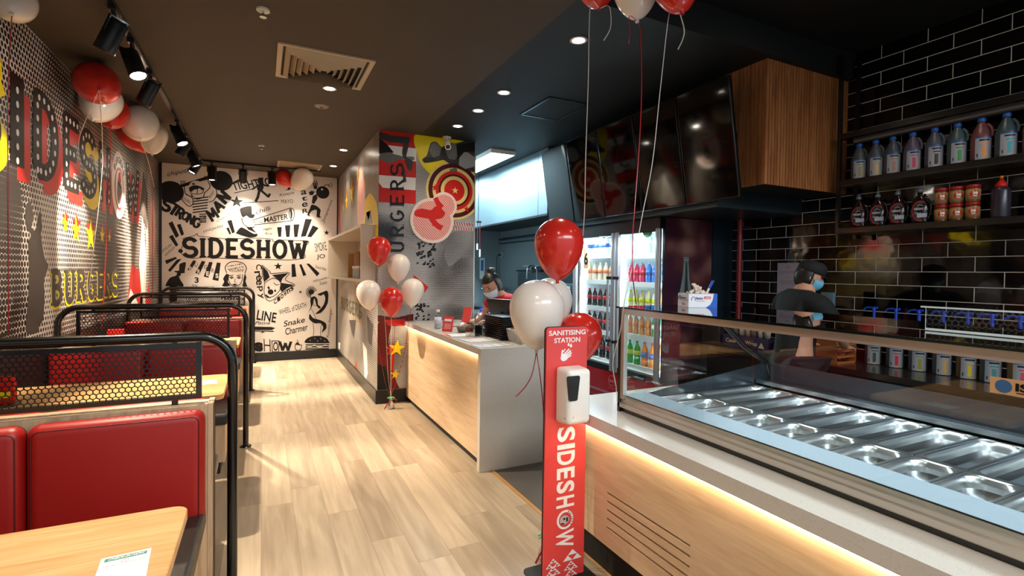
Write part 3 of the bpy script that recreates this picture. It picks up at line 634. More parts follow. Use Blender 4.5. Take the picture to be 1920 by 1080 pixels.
# red stripes and tall white shapes near the far end
A.poly([(7.1, 1.0), (7.35, 1.55), (7.75, 1.45), (7.45, 1.0)], PRED, 1, px=False); A.poly([(7.55, 1.2), (7.95, 1.6), (8.0, 1.2), (7.8, 1.0)], PRED, 1, px=False); A.poly([(8.15, 1.0), (8.35, 1.3), (8.5, 1.0)], PRED, 1, px=False); A.poly([(7.05, 1.0), (7.3, 1.25), (7.8, 1.0)], PWHITE, 2, px=False)
A.disc((8.62, 2.05), .22, PPINK, 1, px=False, ry=.42); A.poly([(7.75, 1.55), (7.95, 2.15), (8.2, 1.6), (8.1, 1.0), (7.95, 1.0)], PWHITE, 2, px=False)
A.poly([(7.8, 2.2), (8.0, 2.75), (8.3, 2.5), (8.25, 2.0)], SIL, 1, px=False)
A.done('mural', wl)

# ---------------------------------------------------------------- print on the niche side of the column
A = Art('X', XC, -1, win=(YC, YB, .155, ZC))
A.poly([(690, 470), (678, 395), (684, 378), (694, 362), (706, 380), (710, 420), (708, 470)], PYEL, 1)
A.poly([(684, 420), (687, 398), (691, 415), (695, 395), (699, 420)], PGREY, 2)
A.disc((6.88, 2.40), .30, PPINK, 1, px=False, ry=.42)
for (y, z, r) in ((7.65, 2.62, .22), (8.15, 2.55, .16), (8.5, 2.5, .1), (7.15, 2.80, .14)): A.star((y-.02, z+.05), r, PRED, 1, px=False, sx=.8); A.star((y, z), r, PYEL, 3, px=False, sx=.8)
A.poly([(8.9, 2.9), (9.05, 2.9), (9.05, 2.3), (8.7, 2.0), (8.85, 2.3)], PRED, 1, px=False)
A.letters('BURGERS', (640, 578), (678, 598), (640, 557), mat('print_dull_yellow', '#a39a4c', .4, spec=.2), 1, w=.2, serif=.14, gap=.2, grow=.05); A.letters('BURGERS', (640, 577), (678, 597), (640, 558), SIL, 3, w=.18, serif=.14, gap=.2)
A.line([(662, 522), (664, 550), (668, 575), (666, 590), (671, 604), (678, 606), (682, 592), (679, 570), (672, 552), (665, 528)], .022, mat('print_dull_orange', '#c48a4a', .4, spec=.2), 2); A.line([(666, 535), (670, 560), (674, 575)], .03, PRED, 3)
A.disc((674, 588), .07, SIL, 4, ry=.09)
for x, y, h in ((645, 674, 9), (653, 688, 16), (667, 702, 28)): A.poly([(x-4, y+3), (x, y-h), (x+5, y+7)], PRED, 1); A.poly([(x-1, y-h*.2), (x+3, y-h*.2), (x+2, y+5)], PWHITE, 2)
A.poly([(655, 600), (660, 625), (664, 635), (668, 600)], SIL, 1); A.poly([(680, 640), (688, 655), (690, 700), (684, 720), (683, 690)], PWHITE, 1); A.poly([(688, 590), (700, 610), (697, 650), (690, 640)], SIL, 1)
A.done('mural', wr)

# ---------------------------------------------------------------- print on the column front
A = Art('Y', YC-.004, -1, win=(XC, X2, .155, ZC)); k8 = lambda x, y: (600+x/4.153, 240+y/4.153)
def pk(pts, m, lay=1): A.poly([k8(*t) for t in pts], m, lay)
pk([(463, 0), (752, 40), (745, 592), (450, 575)], PRED, 1)
pk([(515, 132), (752, 160), (748, 262), (600, 240), (560, 190)], PWHITE, 3); pk([(455, 366), (746, 388), (743, 485), (487, 465), (455, 420)], PWHITE, 3)
pk([(463, 30), (560, 60), (690, 70), (700, 100), (680, 130), (610, 115), (540, 112), (463, 75)], PDGREY, 5); pk([(463, 75), (525, 132), (575, 192), (530, 190), (460, 200)], PBLK, 6)
pk([(460, 200), (540, 170), (565, 205), (640, 225), (600, 250), (540, 275), (460, 240)], PGREY, 5); pk([(560, 200), (640, 220), (730, 225), (735, 250), (620, 245)], PGREY, 6); pk([(650, 130), (690, 120), (680, 180), (672, 230), (720, 255), (715, 330), (685, 325), (660, 250), (638, 200)], PDGREY, 7); pk([(640, 285), (660, 330), (672, 420), (652, 422), (640, 340)], PDGREY, 7)
# BURGERS reading upwards
for k, ch in enumerate('BURGERS'): 
    y = 1045-k*120; A.letters(ch, k8(648, y+42), k8(648, y-42), k8(552, y+42), PBLK, 9, w=.15, serif=.13)
# yellow sun with the goat
pk([(755, 40), (752, 190), (772, 250), (805, 305), (850, 352), (900, 380), (950, 395), (1010, 388), (1090, 345), (1150, 270), (1208, 180), (1208, 90)], PYEL, 1)
pk([(795, 245), (830, 215), (850, 150), (865, 115), (905, 108), (950, 150), (1000, 115), (1060, 120), (1208, 95), (1208, 330), (1150, 335), (1085, 330), (1072, 372), (1003, 352), (1010, 322), (1062, 310), (1000, 275), (960, 250), (900, 262), (815, 272)], PDGREY, 5)
pk([(870, 120), (900, 112), (945, 150), (930, 215), (880, 230), (850, 180)], PGREY, 6); pk([(1000, 118), (1060, 122), (1080, 200), (1050, 250), (1000, 240), (975, 180)], PGREY, 6); pk([(1090, 180), (1150, 190), (1208, 230), (1208, 300), (1130, 320), (1080, 290)], mat('print_light_grey', '#9a9694', .35), 6); pk([(1060, 130), (1208, 110), (1208, 180), (1120, 190), (1070, 250)], PBLK, 7)
pk([(800, 240), (850, 225), (900, 240), (880, 262), (815, 270)], PBLK, 7); pk([(1010, 322), (1062, 308), (1075, 365), (1005, 350)], PGREY, 8)
pk([(1075, 340), (1165, 330), (1208, 400), (1208, 560), (1150, 440)], PRED, 2); pk([(1150, 345), (1208, 350), (1208, 440)], PWHITE, 3)
cx = A.p(*k8(1045, 488)); u = (A.p(*k8(1145, 488))[0]-cx[0])/100
for r, m in ((212, PCREAM), (196, PMAR), (165, PCREAM), (142, PRED), (118, PMAR), (104, PCREAM), (78, PRED)): A.disc(cx, r*u, m, 4+(212-r)//14, px=False, n=48)
pk([(905, 385), (1000, 340), (985, 400), (950, 440), (930, 500), (870, 470)], PMAR, 3)
for x, y in ((1050, 488), (895, 465), (1050, 600), (1140, 632)): A.star(k8(x, y), .045, PRED if x != 1050 or y != 488 else PCREAM, 16)
PH = stripes('pink_hatching', 'Y', .021, '#e3c4ba', '#d9534a', 45, .5)
PE = mat('print_blush', '#e6cfc4', .35)
for (x, y, r) in ((872, 722, 152), (965, 605, 88)): A.disc(k8(x, y), (r+9)*u, PE, 18, n=40)
for (x, y, r) in ((872, 722, 140), (965, 605, 78)): A.disc(k8(x, y), r*u, PH, 19, n=40)
pk([(738, 645), (790, 628), (860, 640), (890, 615), (920, 602), (955, 640), (972, 665), (950, 700), (900, 712), (830, 705), (738, 685)], PRED, 21)
A.line([k8(865, 700), k8(890, 745), k8(935, 775)], .065, PRED, 22); A.line([k8(900, 555), k8(920, 590), k8(940, 612)], .06, PRED, 22)
# lower screen-print fragments
for i in range(40):
    x = 745+random.random()*160; y = 885+random.random()*190; s = 9+random.random()*8; pk([(x, y), (x+s*1.4, y-s*.4), (x+s, y+s), (x-s*.4, y+s*.9)], PBLK, 2)
pk([(985, 900), (1010, 830), (1080, 800), (1200, 790), (1200, 1000), (1100, 1010), (1010, 1080), (970, 1000)], halftone('mural_halftone_grey', 'Y', .0165, '#a9a8aa', '#2a2828', [], base=.36, rough=.16), 2)
for y in (735, 775): pk([(1010, y), (1190, y+8), (1190, y+26), (1010, y+18)], stripes('red_dash', 'Y', .03, '#c9c6c6', '#c8231c', 20, .5), 3)
A.poly([(775, 515), (803, 538), (796, 549), (776, 530)], PRED, 2)
for i in range(26):
    x = 778+random.random()*28; y = 568+random.random()*30; A.poly([(x, y), (x+4, y-1), (x+3.2, y+3), (x-1, y+3)], PBLK, 2)
MH = halftone('mural_halftone_red', 'Y', .0165, '#7d2020', '#241010', [], base=.40, rough=.16)
A.poly([(706, 590), (740, 596), (775, 588), (775, 606), (740, 612), (706, 602)], MH, 2); A.poly([(706, 612), (735, 600), (728, 640), (735, 690), (745, 720), (758, 752), (706, 752)], MH, 2)
A.poly([(706, 682), (722, 687), (731, 712), (731, 735), (722, 752), (706, 752)], PBLK, 3); A.poly([(720, 600), (760, 598), (758, 612), (728, 610)], PRED, 3); A.poly([(735, 640), (740, 650), (738, 700), (732, 690)], PRED, 3)
A.star((735, 655), .085, PRED, 4, rot=-6); A.star((744, 653), .10, PYEL, 6, rot=-6); A.star((741, 702), .062, PYEL, 6, rot=-6); A.star((746, 751), .05, PYEL, 4, rot=-6)
A.done('mural', wc)
# ================================================================ BOOTHS
RAILS = [2.62, 4.80, 7.00, 9.05]
RX0, RX1, RZ = -1.345, -0.118, 1.198
def make_rail(label):
    t = thing('booth_rail', label, 'rail', (RX1, 0, 0), 'black tube rails behind the booth seats'); r = .0215; rad = .135
    mb = MB(); pts = [(RX0, 0, .0), (RX0, 0, RZ-rad)]
    pts += [(RX0+rad-rad*math.cos(math.radians(a)), 0, RZ-rad+rad*math.sin(math.radians(a))) for a in range(10, 91, 10)]
    pts += [(RX1-rad+rad*math.sin(math.radians(a)), 0, RZ-rad+rad*math.cos(math.radians(a))) for a in range(0, 91, 10)]
    pts += [(RX1, 0, .0)]
    mb.tube(pts, r, 16); mb.done('tube_frame', RAILM, t)
    for x in (RX0, RX1):
        mb = MB(); mb.cyl((x, 0, 0), (x, 0, .008), .045, .042, 24); mb.cyl((x, 0, .008), (x, 0, .016), .03, .025, 24); mb.done('floor_flange', RAILM, t)
    x0, x1, z0, z1 = -1.235, -.238, .925, 1.172
    mb = MB()
    for a, b in (((x0, -.012, z0), (x1, .012, z0+.02)), ((x0, -.012, z1-.02), (x1, .012, z1)), ((x0, -.012, z0), (x0+.022, .012, z1)), ((x1-.022, -.012, z0), (x1, .012, z1))): mb.box(a, b)
    for x in (x0+.1, x1-.1): mb.box((x-.01, -.01, z1), (x+.01, .01, RZ-.015))
    for x in (x0+.1, x1-.1): mb.box((x-.012, -.01, .9), (x+.012, .01, z0))
    mb.done('mesh_panel_frame', RAILM, t)
    # hexagonal mesh of thin bars
    mb = MB(); px_ = .0215; pz = .0186; nx = int((x1-x0-.04)/px_)+1; nz = int((z1-z0-.04)/pz)+1; wv = .0021
    R = px_/math.sqrt(3)
    for j in range(nz+1):
        for i in range(nx+1):
            cx = x0+.022+i*px_+(px_/2 if j % 2 else 0); cz = z0+.022+j*pz
            P6 = [(cx+R*math.sin(math.radians(60*k)), cz+R*math.cos(math.radians(60*k))) for k in range(6)]
            for k in (0, 1, 2):      # three bars per cell
                a, b = P6[k], P6[k+1]
                if not all(x0+.01 < q[0] < x1-.01 and z0+.01 < q[1] < z1-.01 for q in (a, b)): continue
                dx, dz = b[0]-a[0], b[1]-a[1]; L = math.hypot(dx, dz); nx_, nz_ = -dz/L*wv, dx/L*wv
                q = [(a[0]+nx_, a[1]+nz_), (a[0]-nx_, a[1]-nz_), (b[0]-nx_, b[1]-nz_), (b[0]+nx_, b[1]+nz_)]
                mb.add([(c, -.001, d) for c, d in q]+[(c, .001, d) for c, d in q], [(0, 1, 2, 3), (7, 6, 5, 4), (0, 4, 5, 1), (2, 6, 7, 3)])
    mb.done('hexagonal_mesh', RAILM, t); return t
rail = make_rail('nearest black tube rail with hexagonal mesh, behind the first red seat back')
rail.location.y = RAILS[0]
for k, s in enumerate(['second black tube rail from the front, between the second and third tables', 'third black tube rail from the front, with the third oak table before it', 'farthest black tube rail, standing against the drawn-on back wall']):
    dup(rail, (RX1, RAILS[k+1], 0), label=s)

def cushion_mesh(mb, x0, x1, y0, y1, z0, z1, r, M=None):
    mb.rbox((x0, y0, z0), (x1, y1, z1), r, seg=5, M=M)
def make_bench(y, d, label, vis=True):
    """bench with its back at y, seat extending to direction d (-1 towards the camera)"""
    t = thing('booth_bench', label, 'bench', (-.78, y, 0), 'upholstered booth benches')
    b = lambda ya, yb: (min(y+d*ya, y+d*yb), max(y+d*ya, y+d*yb))
    mb = MB(); ya, yb = b(.012, .055); mb.box((-1.315, ya, .0), (-.19, yb, .905)); ya, yb = b(.012, .058); mb.box((-.212, ya, 0), (-.19, yb, .91)); mb.done('back_panel', TIMBER, t, bevel=.002)
    mb = MB(); ya, yb = b(.058, .62); mb.box((XL+.015, ya, .10), (-.235, yb, .375)); mb.done('seat_base', TIMBER, t, bevel=.002)
    mb = MB(); ya, yb = b(.06, .56); mb.box((XL+.03, ya, 0), (-.27, yb, .10)); mb.done('plinth', BLKM, t)
    for x0, x1 in ((XL+.016, -.797), (-.792, -.215)):
        mb = MB(); ya, yb = b(.056, .150); cushion_mesh(mb, x0, x1, ya, yb, .395, .898, .042)
        c = mb.done('back_cushion', REDV, t)
        # piping seam round the front face
        sm = MB(); f = y+d*.1465; m = .032; rr = .028; pts = []
        for cx, cz, a0 in ((x1-m-rr, .898-m-rr, 0), (x0+m+rr, .898-m-rr, 90), (x0+m+rr, .395+m+rr, 180), (x1-m-rr, .395+m+rr, 270)):
            pts += [(cx+rr*math.cos(math.radians(a0+k*15)), f, cz+rr*math.sin(math.radians(a0+k*15))) for k in range(7)]
        sm.tube([(p[0]+(0.012 if p[0] > (x0+x1)/2 else -.012), p[1], p[2]+(.012 if p[2] > .65 else -.012)) for p in pts], .0022, 6, closed=True)
        sm.done('piping', mat('dark_red_piping', '#5c0c0a', .5), c)
    mb = MB(); ya, yb = b(.057, .66); cushion_mesh(mb, XL+.016, -.215, ya, yb, .376, .462, .022); mb.done('seat_cushion', BLKV, t)
    return t
LB = [('first', 'nearest'), ('second', 'second'), ('third', 'third'), ('fourth', 'farthest')]
for k, y in enumerate(RAILS):
    make_bench(y, -1, ('nearest red and black booth bench, its padded back facing the camera', 'red booth bench facing the camera behind the second table', 'red booth bench facing the camera behind the third table', 'farthest red booth bench, against the drawn-on back wall')[k])
    if k < 3: make_bench(y, 1, ('booth bench backing onto the nearest mesh rail, facing the back wall', 'booth bench backing onto the second mesh rail, facing the back wall', 'booth bench backing onto the third mesh rail, facing the back wall')[k])

def make_table(yc, label, dp=.335):
    t = thing('booth_table', label, 'table', (-.79, yc, 0), 'oak booth tables')
    mb = MB(); x0, x1 = XL+.03, -.205; y0, y1 = yc-dp, yc+dp; r = .045; poly = [(x0, y0), (x0, y1)][::-1]
    poly = [(x0, y0)]+[(x1-r+r*math.sin(math.radians(a)), y0+r-r*math.cos(math.radians(a))) for a in range(0, 91, 15)]+[(x1-r+r*math.cos(math.radians(a)), y1-r+r*math.sin(math.radians(a))) for a in range(0, 91, 15)]+[(x0, y1)]
    mb.prism(poly, .032, Matrix.Translation((0, 0, .718))); mb.done('table_top', TABLE, t, bevel=.004)
    mb = MB(); mb.cyl((-.79, yc, .02), (-.79, yc, .7), .035); mb.done('pedestal', BLK, t)
    mb = MB(); mb.cyl((-.79, yc, 0), (-.79, yc, .02), .22, .2, 40); mb.done('foot', BLK, t)
    mb = MB(); mb.box((-1.05, yc-.2, .70), (-.5, yc+.2, .718)); mb.done('support_plate', BLK, t); return t
TY = [1.54, 3.79, 5.98, 8.05]
make_table(TY[0], 'nearest light oak booth table holding a teal-headed check-in card', .345)
make_table(TY[1], 'second oak booth table, seen through the nearest hexagonal mesh'); make_table(TY[2], 'third oak booth table, just beyond the second black rail'); make_table(TY[3], 'farthest oak booth table, before the drawn-on back wall')

# check-in cards
def card(cx, cy, rot, label, text=True):
    t = thing('check_in_card', label, 'card', (cx, cy, .7505), 'check-in cards on the tables'); Mx = Matrix.Translation((cx, cy, .7505)) @ Matrix.Rotation(rot, 4, 'Z')
    w_, h_ = .105, .15; mb = MB(); mb.box((-w_/2, -h_/2, 0), (w_/2, h_/2, .0012), M=Mx); mb.done('card_sheet', PAPER, t)
    mb = MB(); mb.box((-w_*.42, h_*.33, .0013), (w_*.42, h_*.44, .0015), M=Mx); mb.done('heading_band', mat('teal_print', '#1f8f86', .5), t)
    f = lambda x, y: Mx @ Vector((x, y, .0018))
    mb = MB(); put_text(mb, 'CHECK-IN NOW', f(-w_*.36, h_*.355), f(w_*.36, h_*.355), f(-w_*.36+.004, h_*.42), 0, .035)
    mb.done('heading_lettering', SIGNW, t)
    mb = MB(); mb.tube([Mx @ Vector((.0075*math.cos(a_i*.314), h_*.25+.0075*math.sin(a_i*.314), .0015)) for a_i in range(20)], .0006, 6, closed=True); mb.tube([Mx @ Vector((dx_, h_*.265, .0014)) for dx_ in (-.004, .004)], .0006, 6)
    [mb.box((-w_*.40+k_*w_*.137, h_*.165, .0013), (-w_*.40+k_*w_*.137+w_*(.09+.03*(k_ % 2)), h_*.175, .0016), M=Mx) for k_ in range(6)]
    mb.done('small_print', mat('grey_print', '#a9a5a0', .6), t); return t
card(-.308, 1.545, math.radians(5), 'white check-in card with teal heading on the nearest oak table')
card(-.32, 3.86, math.radians(8), 'white card lying on the second oak table behind the mesh')
# menu holders / napkin packs at the wall end of the tables
def menu_stand(y, label):
    t = thing('menu_stand', label, 'menu stand', (-1.25, y, .75)); Mx = Matrix.Translation((-1.25, y, .75))
    mb = MB(); mb.rbox((-.07, -.05, 0), (.07, .05, .012), .004, M=Mx); mb.done('base', BLK, t)
    mb = MB(); mb.rbox((-.065, -.02, .012), (.065, .02, .16), .006, M=Mx @ Matrix.Rotation(math.radians(8), 4, 'X')); mb.done('red_menu', PRED, t)
    mb = MB(); mb.box((-.05, -.0212, .05), (.05, -.0205, .085), M=Mx @ Matrix.Rotation(math.radians(8), 4, 'X')); mb.done('yellow_band', PYEL, t)
menu_stand(3.62, 'red menu stand at the wall end of the second oak table'); menu_stand(6.02, 'red menu stand at the wall end of the third oak table')

# ================================================================ TRACK LIGHTS
TX = -.80
for nm, lab, a, b in (('lighting_track', 'black ceiling light track running along the left wall', (TX-.018, 2.75, ZC-.03), (TX+.018, 8.62, ZC)), ('lighting_track', 'black ceiling light track crossing before the back wall', (TX+.018, 8.55, ZC-.03), (.82, 8.586, ZC))):
    tag(simple(nm, lambda mb: mb.box(a, b), BLK, lab, 'light track', keep=False))
def spot(px_, aim, label, lit=True, pw=26, ang=44, blend=.5, proto=None):
    """a track head hanging from the track at px_, pointing at aim"""
    x, y = px_; piv = Vector((x, y, ZC-.155)); d = (Vector(aim)-piv).normalized(); q = d.to_track_quat('Z', 'Y').to_matrix().to_4x4()
    t = thing('track_spotlight', label, 'spotlight', (x, y, ZC-.03), 'black track spotlights')
    mb = MB(); mb.box((x-.02, y-.055, ZC-.055), (x+.02, y+.055, ZC-.03)); mb.cyl((x, y, ZC-.11), (x, y, ZC-.055), .014); mb.done('adapter', BLK, t, bevel=.003)
    Mx = Matrix.Translation(piv) @ q
    mb = MB(); mb.box((-.064, -.007, -.07), (-.055, .007, .02), M=Mx); mb.box((.055, -.007, -.07), (.064, .007, .02), M=Mx); mb.box((-.064, -.007, -.078), (.064, .007, -.068), M=Mx); mb.tube([(x, y, ZC-.1), Mx @ Vector((0, 0, -.072))], .009, 8); mb.done('yoke', BLK, t)
    mb = MB(); mb.lathe([(.001, -.06), (.047, -.06), (.052, -.054), (.054, .115), (.056, .135), (.053, .137), (.047, .121), (.001, .120)], 32, M=Mx); mb.done('lamp_housing', mat('spot_housing', '#0c0d10', .4), t)
    mb = MB(); mb.cyl(Mx @ Vector((0, 0, .121)), Mx @ Vector((0, 0, .1245)), .045, seg=28); mb.done('lens', EMW if lit else mat('lens_dark', '#222222', .2), t)
    if lit: light('spot_beam', 'SPOT', Mx @ Vector((0, 0, .15)), pw*2.3, WARM, aim, spot_size=math.radians(ang), spot_blend=blend, shadow_soft_size=.03)
S_ = [((TX, 3.05), (-.65, 2.0, .75), 'track spotlight nearest the camera, at the top edge of the view', 62), ((TX, 3.80), (-1.38, 4.15, 1.65), 'large track spotlight tilted towards the wall, second from the camera', 55), ((TX, 4.28), (.25, 3.3, 0), 'track spotlight tilted towards the floor, above the red ceiling balloon', 120), ((TX, 4.90), (-1.38, 5.35, 1.72), 'track spotlight tilted to the wall, beside the white ceiling balloons', 150),
      ((TX, 6.35), (.45, 5.5, 0), 'track spotlight tilted to the floor, first of the far cluster', 190), ((TX, 6.95), (-1.38, 6.95, 1.75), 'track spotlight tilted to the wall, second of the far cluster', 125), ((TX, 7.55), (.4, 7.6, 0), 'track spotlight tilted to the floor, third of the far cluster', 200), ((TX, 8.15), (-1.38, 8.0, 1.85), 'track spotlight tilted to the wall, last of the far cluster', 100)]
for p, aim, lab, pw in S_: spot(p, aim, lab, True, pw, 42 if aim[0] < -1 else 58)
spot((-.66, 8.568), (-.62, 8.45, 0), 'lit track spotlight over the strong man drawing, pointing down', True, 60, 60)
spot((-.26, 8.568), (-.28, 9.14, 2.16), 'track spotlight beside the word tightrope, lens turned away', True, 26, 70, .9)
spot((.13, 8.568), (.2, 8.35, 0), 'lit track spotlight next to the red balloon, pointing down', True, 110, 55)
spot((.52, 8.568), (.55, 9.14, 1.8), 'track spotlight in front of the white balloon, lens turned away', True, 30, 70, .9)

# ================================================================ CEILING FITTINGS
def downlight(x, y, z, label, pw=14, ang=110):
    t = thing('downlight', label, 'ceiling light', (x, y, z), 'recessed round downlights'); mb = MB(); mb.lathe([(.040, z-.001), (.058, z-.001), (.060, z-.005), (.042, z-.006), (.040, z-.001)], 36, M=Matrix.Translation((x, y, 0))); mb.done('trim_ring', WHITE, t)
    mb = MB(); mb.cyl((x, y, z-.0035), (x, y, z-.0015), .041, seg=32); mb.done('lamp_disc', EMW, t)
    light('downlight_beam', 'SPOT', (x, y, z-.02), pw*1.3, WARM, (x, y, 0), spot_size=math.radians(ang), spot_blend=.7, shadow_soft_size=.04)
for x, y, z, lab, pw in ((1.906, 2.896, ZC, 'bright downlight nearest the camera, left of the hanging white ribbon', 16), (1.888, 4.032, ZC, 'downlight second in the row above the counter', 14), (1.878, 4.60, ZC, 'downlight third in the row above the counter', 14), (1.884, 5.19, ZC, 'downlight in the row nearest the red and yellow column', 14),
                     (.517, 4.66, ZC, 'downlight at the edge of the large square ceiling vent', 12), (.948, 6.944, ZC, 'downlight beside the patterned right wall, nearer of two', 11), (.958, 8.08, ZC, 'downlight beside the patterned right wall, nearest the back wall', 11), (3.35, 1.60, ZF2, 'downlight at the top edge above the drinks shelves', 2.5), (2.5, .9, ZF2, 'downlight above the glass display, out of direct sight', 7), (.35, .7, ZF2, 'unseen downlight added above the entrance to brighten the display front', 50)):  # the entrance downlight is an unseen addition that brightens the display front
    downlight(x, y, z, lab, pw)
def vent(x0, x1, y0, y1, label, n=6):
    PV = mat('vent_panel', '#a3937a', .55)
    t = thing('ceiling_vent', label, 'vent', ((x0+x1)/2, (y0+y1)/2, ZC)); z = ZC
    VM = mat('vent_cream', '#b9a88c', .5)
    def ring(mb, a, b, z0, z1):
        cx, cy = (x0+x1)/2, (y0+y1)/2; hx, hy = (x1-x0)/2, (y1-y0)/2
        o = [(cx+s*hx*a, cy+u*hy*a, z0) for s, u in ((-1, -1), (1, -1), (1, 1), (-1, 1))]; i = [(cx+s*hx*b, cy+u*hy*b, z1) for s, u in ((-1, -1), (1, -1), (1, 1), (-1, 1))]
        mb.add(o+i, [(k, (k+1) % 4, 4+(k+1) % 4, 4+k) for k in range(4)])
    mb = MB(); ring(mb, 1, 1, z, z-.012); ring(mb, 1, .90, z-.012, z-.010); ring(mb, .90, .89, z-.010, z+.0); mb.done('vent_frame', VM, t)
    mb = MB(); ring(mb, .88, .02, z-.001, z-.0005); mb.done('vent_throat' if n else 'vent_panel', mat('vent_dark', '#1c1712', .8) if n else PV, t)
    for k in range(n):
        a = .84-k*.135; mb = MB(); ring(mb, a, a-.095, z-.002, z-.042+k*.002); ring(mb, a-.004, a-.099, z-.003, z-.043+k*.002); mb.done('louvre', VM, t)
vent(.092, .757, 3.88, 4.555, 'square louvred air vent in the ceiling, the nearer and larger one'); vent(.199, .805, 8.07, 8.70, 'flat cream ceiling vent near the back wall, above the red balloon', 0)
def sprinkler(x, y, label, z=ZC):
    t = thing('sprinkler', label, 'sprinkler', (x, y, z), 'ceiling sprinklers'); mb = MB(); mb.cyl((x, y, z-.012), (x, y, z), .038, .036, 24); mb.done('cover_plate', WHITE, t); mb = MB(); mb.cyl((x, y, z-.045), (x, y, z-.012), .008); mb.cyl((x, y, z-.05), (x, y, z-.045), .02, seg=16); mb.done('sprinkler_head', mat('chrome', '#d5d5d5', .15, 1), t)
sprinkler(0, 3.445, 'ceiling sprinkler at the top edge, nearest the camera'); sprinkler(-.014, 7.2, 'ceiling sprinkler between the vents and the back wall'); sprinkler(2.75, 7.0, 'ceiling sprinkler under the kitchen light panel')
t = thing('smoke_detector', 'round grey speaker or detector plate beyond the large ceiling vent', 'detector', (.506, 5.2, ZC)); mb = MB(); mb.lathe([(.001, ZC-.014), (.035, ZC-.014), (.04, ZC-.01), (.055, ZC-.010), (.066, ZC-.002), (.066, ZC)], 36, M=Matrix.Translation((.506, 5.2, 0))); mb.done('cover', mat('detector_grey', '#8d8578', .5), t)
mb = MB(); mb.cyl((.506, 5.2, ZC-.017), (.506, 5.2, ZC-.014), .016); mb.done('core', BLKM, t)
mb = MB(); [mb.box(a, b) for a, b in (((2.29, 3.93, ZC-.008), (2.72, 3.95, ZC)), ((2.29, 4.49, ZC-.008), (2.72, 4.51, ZC)), ((2.29, 3.93, ZC-.008), (2.31, 4.51, ZC)), ((2.70, 3.93, ZC-.008), (2.72, 4.51, ZC)))]
t = thing('access_panel', 'black square access panel in the dark ceiling above the counter', 'ceiling panel', (2.5, 4.2, ZC)); mb.done('frame', BLK, t); mb = MB(); mb.box((2.31, 3.95, ZC-.004), (2.70, 4.49, ZC)); mb.done('panel', CEILK, t)
# kitchen light panel
t = thing('light_panel', 'bright rectangular white light panel on the kitchen ceiling', 'ceiling light', (2.77, 6.6, ZC)); mb = MB(); mb.box((2.60, 5.92, ZC-.05), (2.95, 7.26, ZC)); mb.done('panel_frame', WHITE, t)
mb = MB(); mb.box((2.615, 5.935, ZC-.052), (2.935, 7.245, ZC-.050)); mb.done('diffuser', mat('panel_glow', '#ffffff', .5, emit=6, ecol=(.8, .95, 1)), t)
light('kitchen_panel_and_fill', 'AREA', (2.77, 6.6, ZC-.07), 50, COOL, (2.77, 6.6, 0), shape='RECTANGLE', size=.3, size_y=1.25)
light('kitchen_panel_and_fill', 'AREA', (2.75, 8.4, ZC-.03), 38, COOL, (2.75, 8.4, 0), shape='RECTANGLE', size=.3, size_y=.6)  # added fill light deeper in the kitchen; no panel hangs here
# security camera
t = thing('security_camera', 'white security camera fixed on the ceiling before the column', 'camera', (1.93, 5.66, ZC)); x, y = 1.93, 5.68
mb = MB(); mb.cyl((x, y, ZC-.012), (x, y, ZC), .05, seg=24); mb.tube([(x, y, ZC-.01), (x, y-.0, ZC-.06), (x-.005, y-.03, ZC-.085)], .012, 10); mb.done('mount', WHITE, t)
d = Vector((-.15, -.75, -.65)).normalized(); p = Vector((x, y-.02, ZC-.085)); mb = MB(); mb.lathe([(.001, -.05), (.03, -.05), (.034, -.04), (.036, .08), (.030, .082), (.028, .07), (.001, .07)], 24, M=Matrix.Translation(p) @ d.to_track_quat('Z', 'Y').to_matrix().to_4x4()); mb.done('camera_body', WHITE, t)
mb = MB(); mb.cyl(p+d*.0705, p+d*.072, .026); mb.done('camera_lens', mat('lens_black', '#08090a', .05), t)
# ================================================================ CASH COUNTER
CX, CY0, CZ, CXB = 1.459, 3.467, .925, 2.12
t = thing('cash_counter', 'oak fronted serving counter with speckled stone top and waterfall end', 'counter', ((CX+CXB)/2, 4.6, 0))
mb = MB(); mb.box((CX, CY0, CZ-.05), (CXB, YC-.022, CZ)); mb.done('stone_top', STONE, t)
mb = MB(); mb.box((CX, CY0, 0), (CXB, CY0+.05, CZ-.0501)); mb.done('stone_end_panel', STONE, t)
mb = MB(); mb.box((CX+.035, CY0+.05, .06), (CX+.06, YC-.022, CZ-.05)); mb.done('oak_front', OAK, t)
mb = MB(); mb.box((CX+.06, CY0+.05, 0), (CX+.09, YC-.022, .06)); mb.box((CXB-.05, CY0+.05, 0), (CXB-.02, YC-.022, CZ-.05)); mb.done('kick_board', BLKM, t)
LED = mat('led_strip', '#ffffff', .5, emit=17, ecol=(1, .78, .50))
mb = MB(); mb.box((CX+.012, CY0+.06, CZ-.056), (CX+.024, YC-.03, CZ-.0502)); mb.done('led_strip', LED, t)

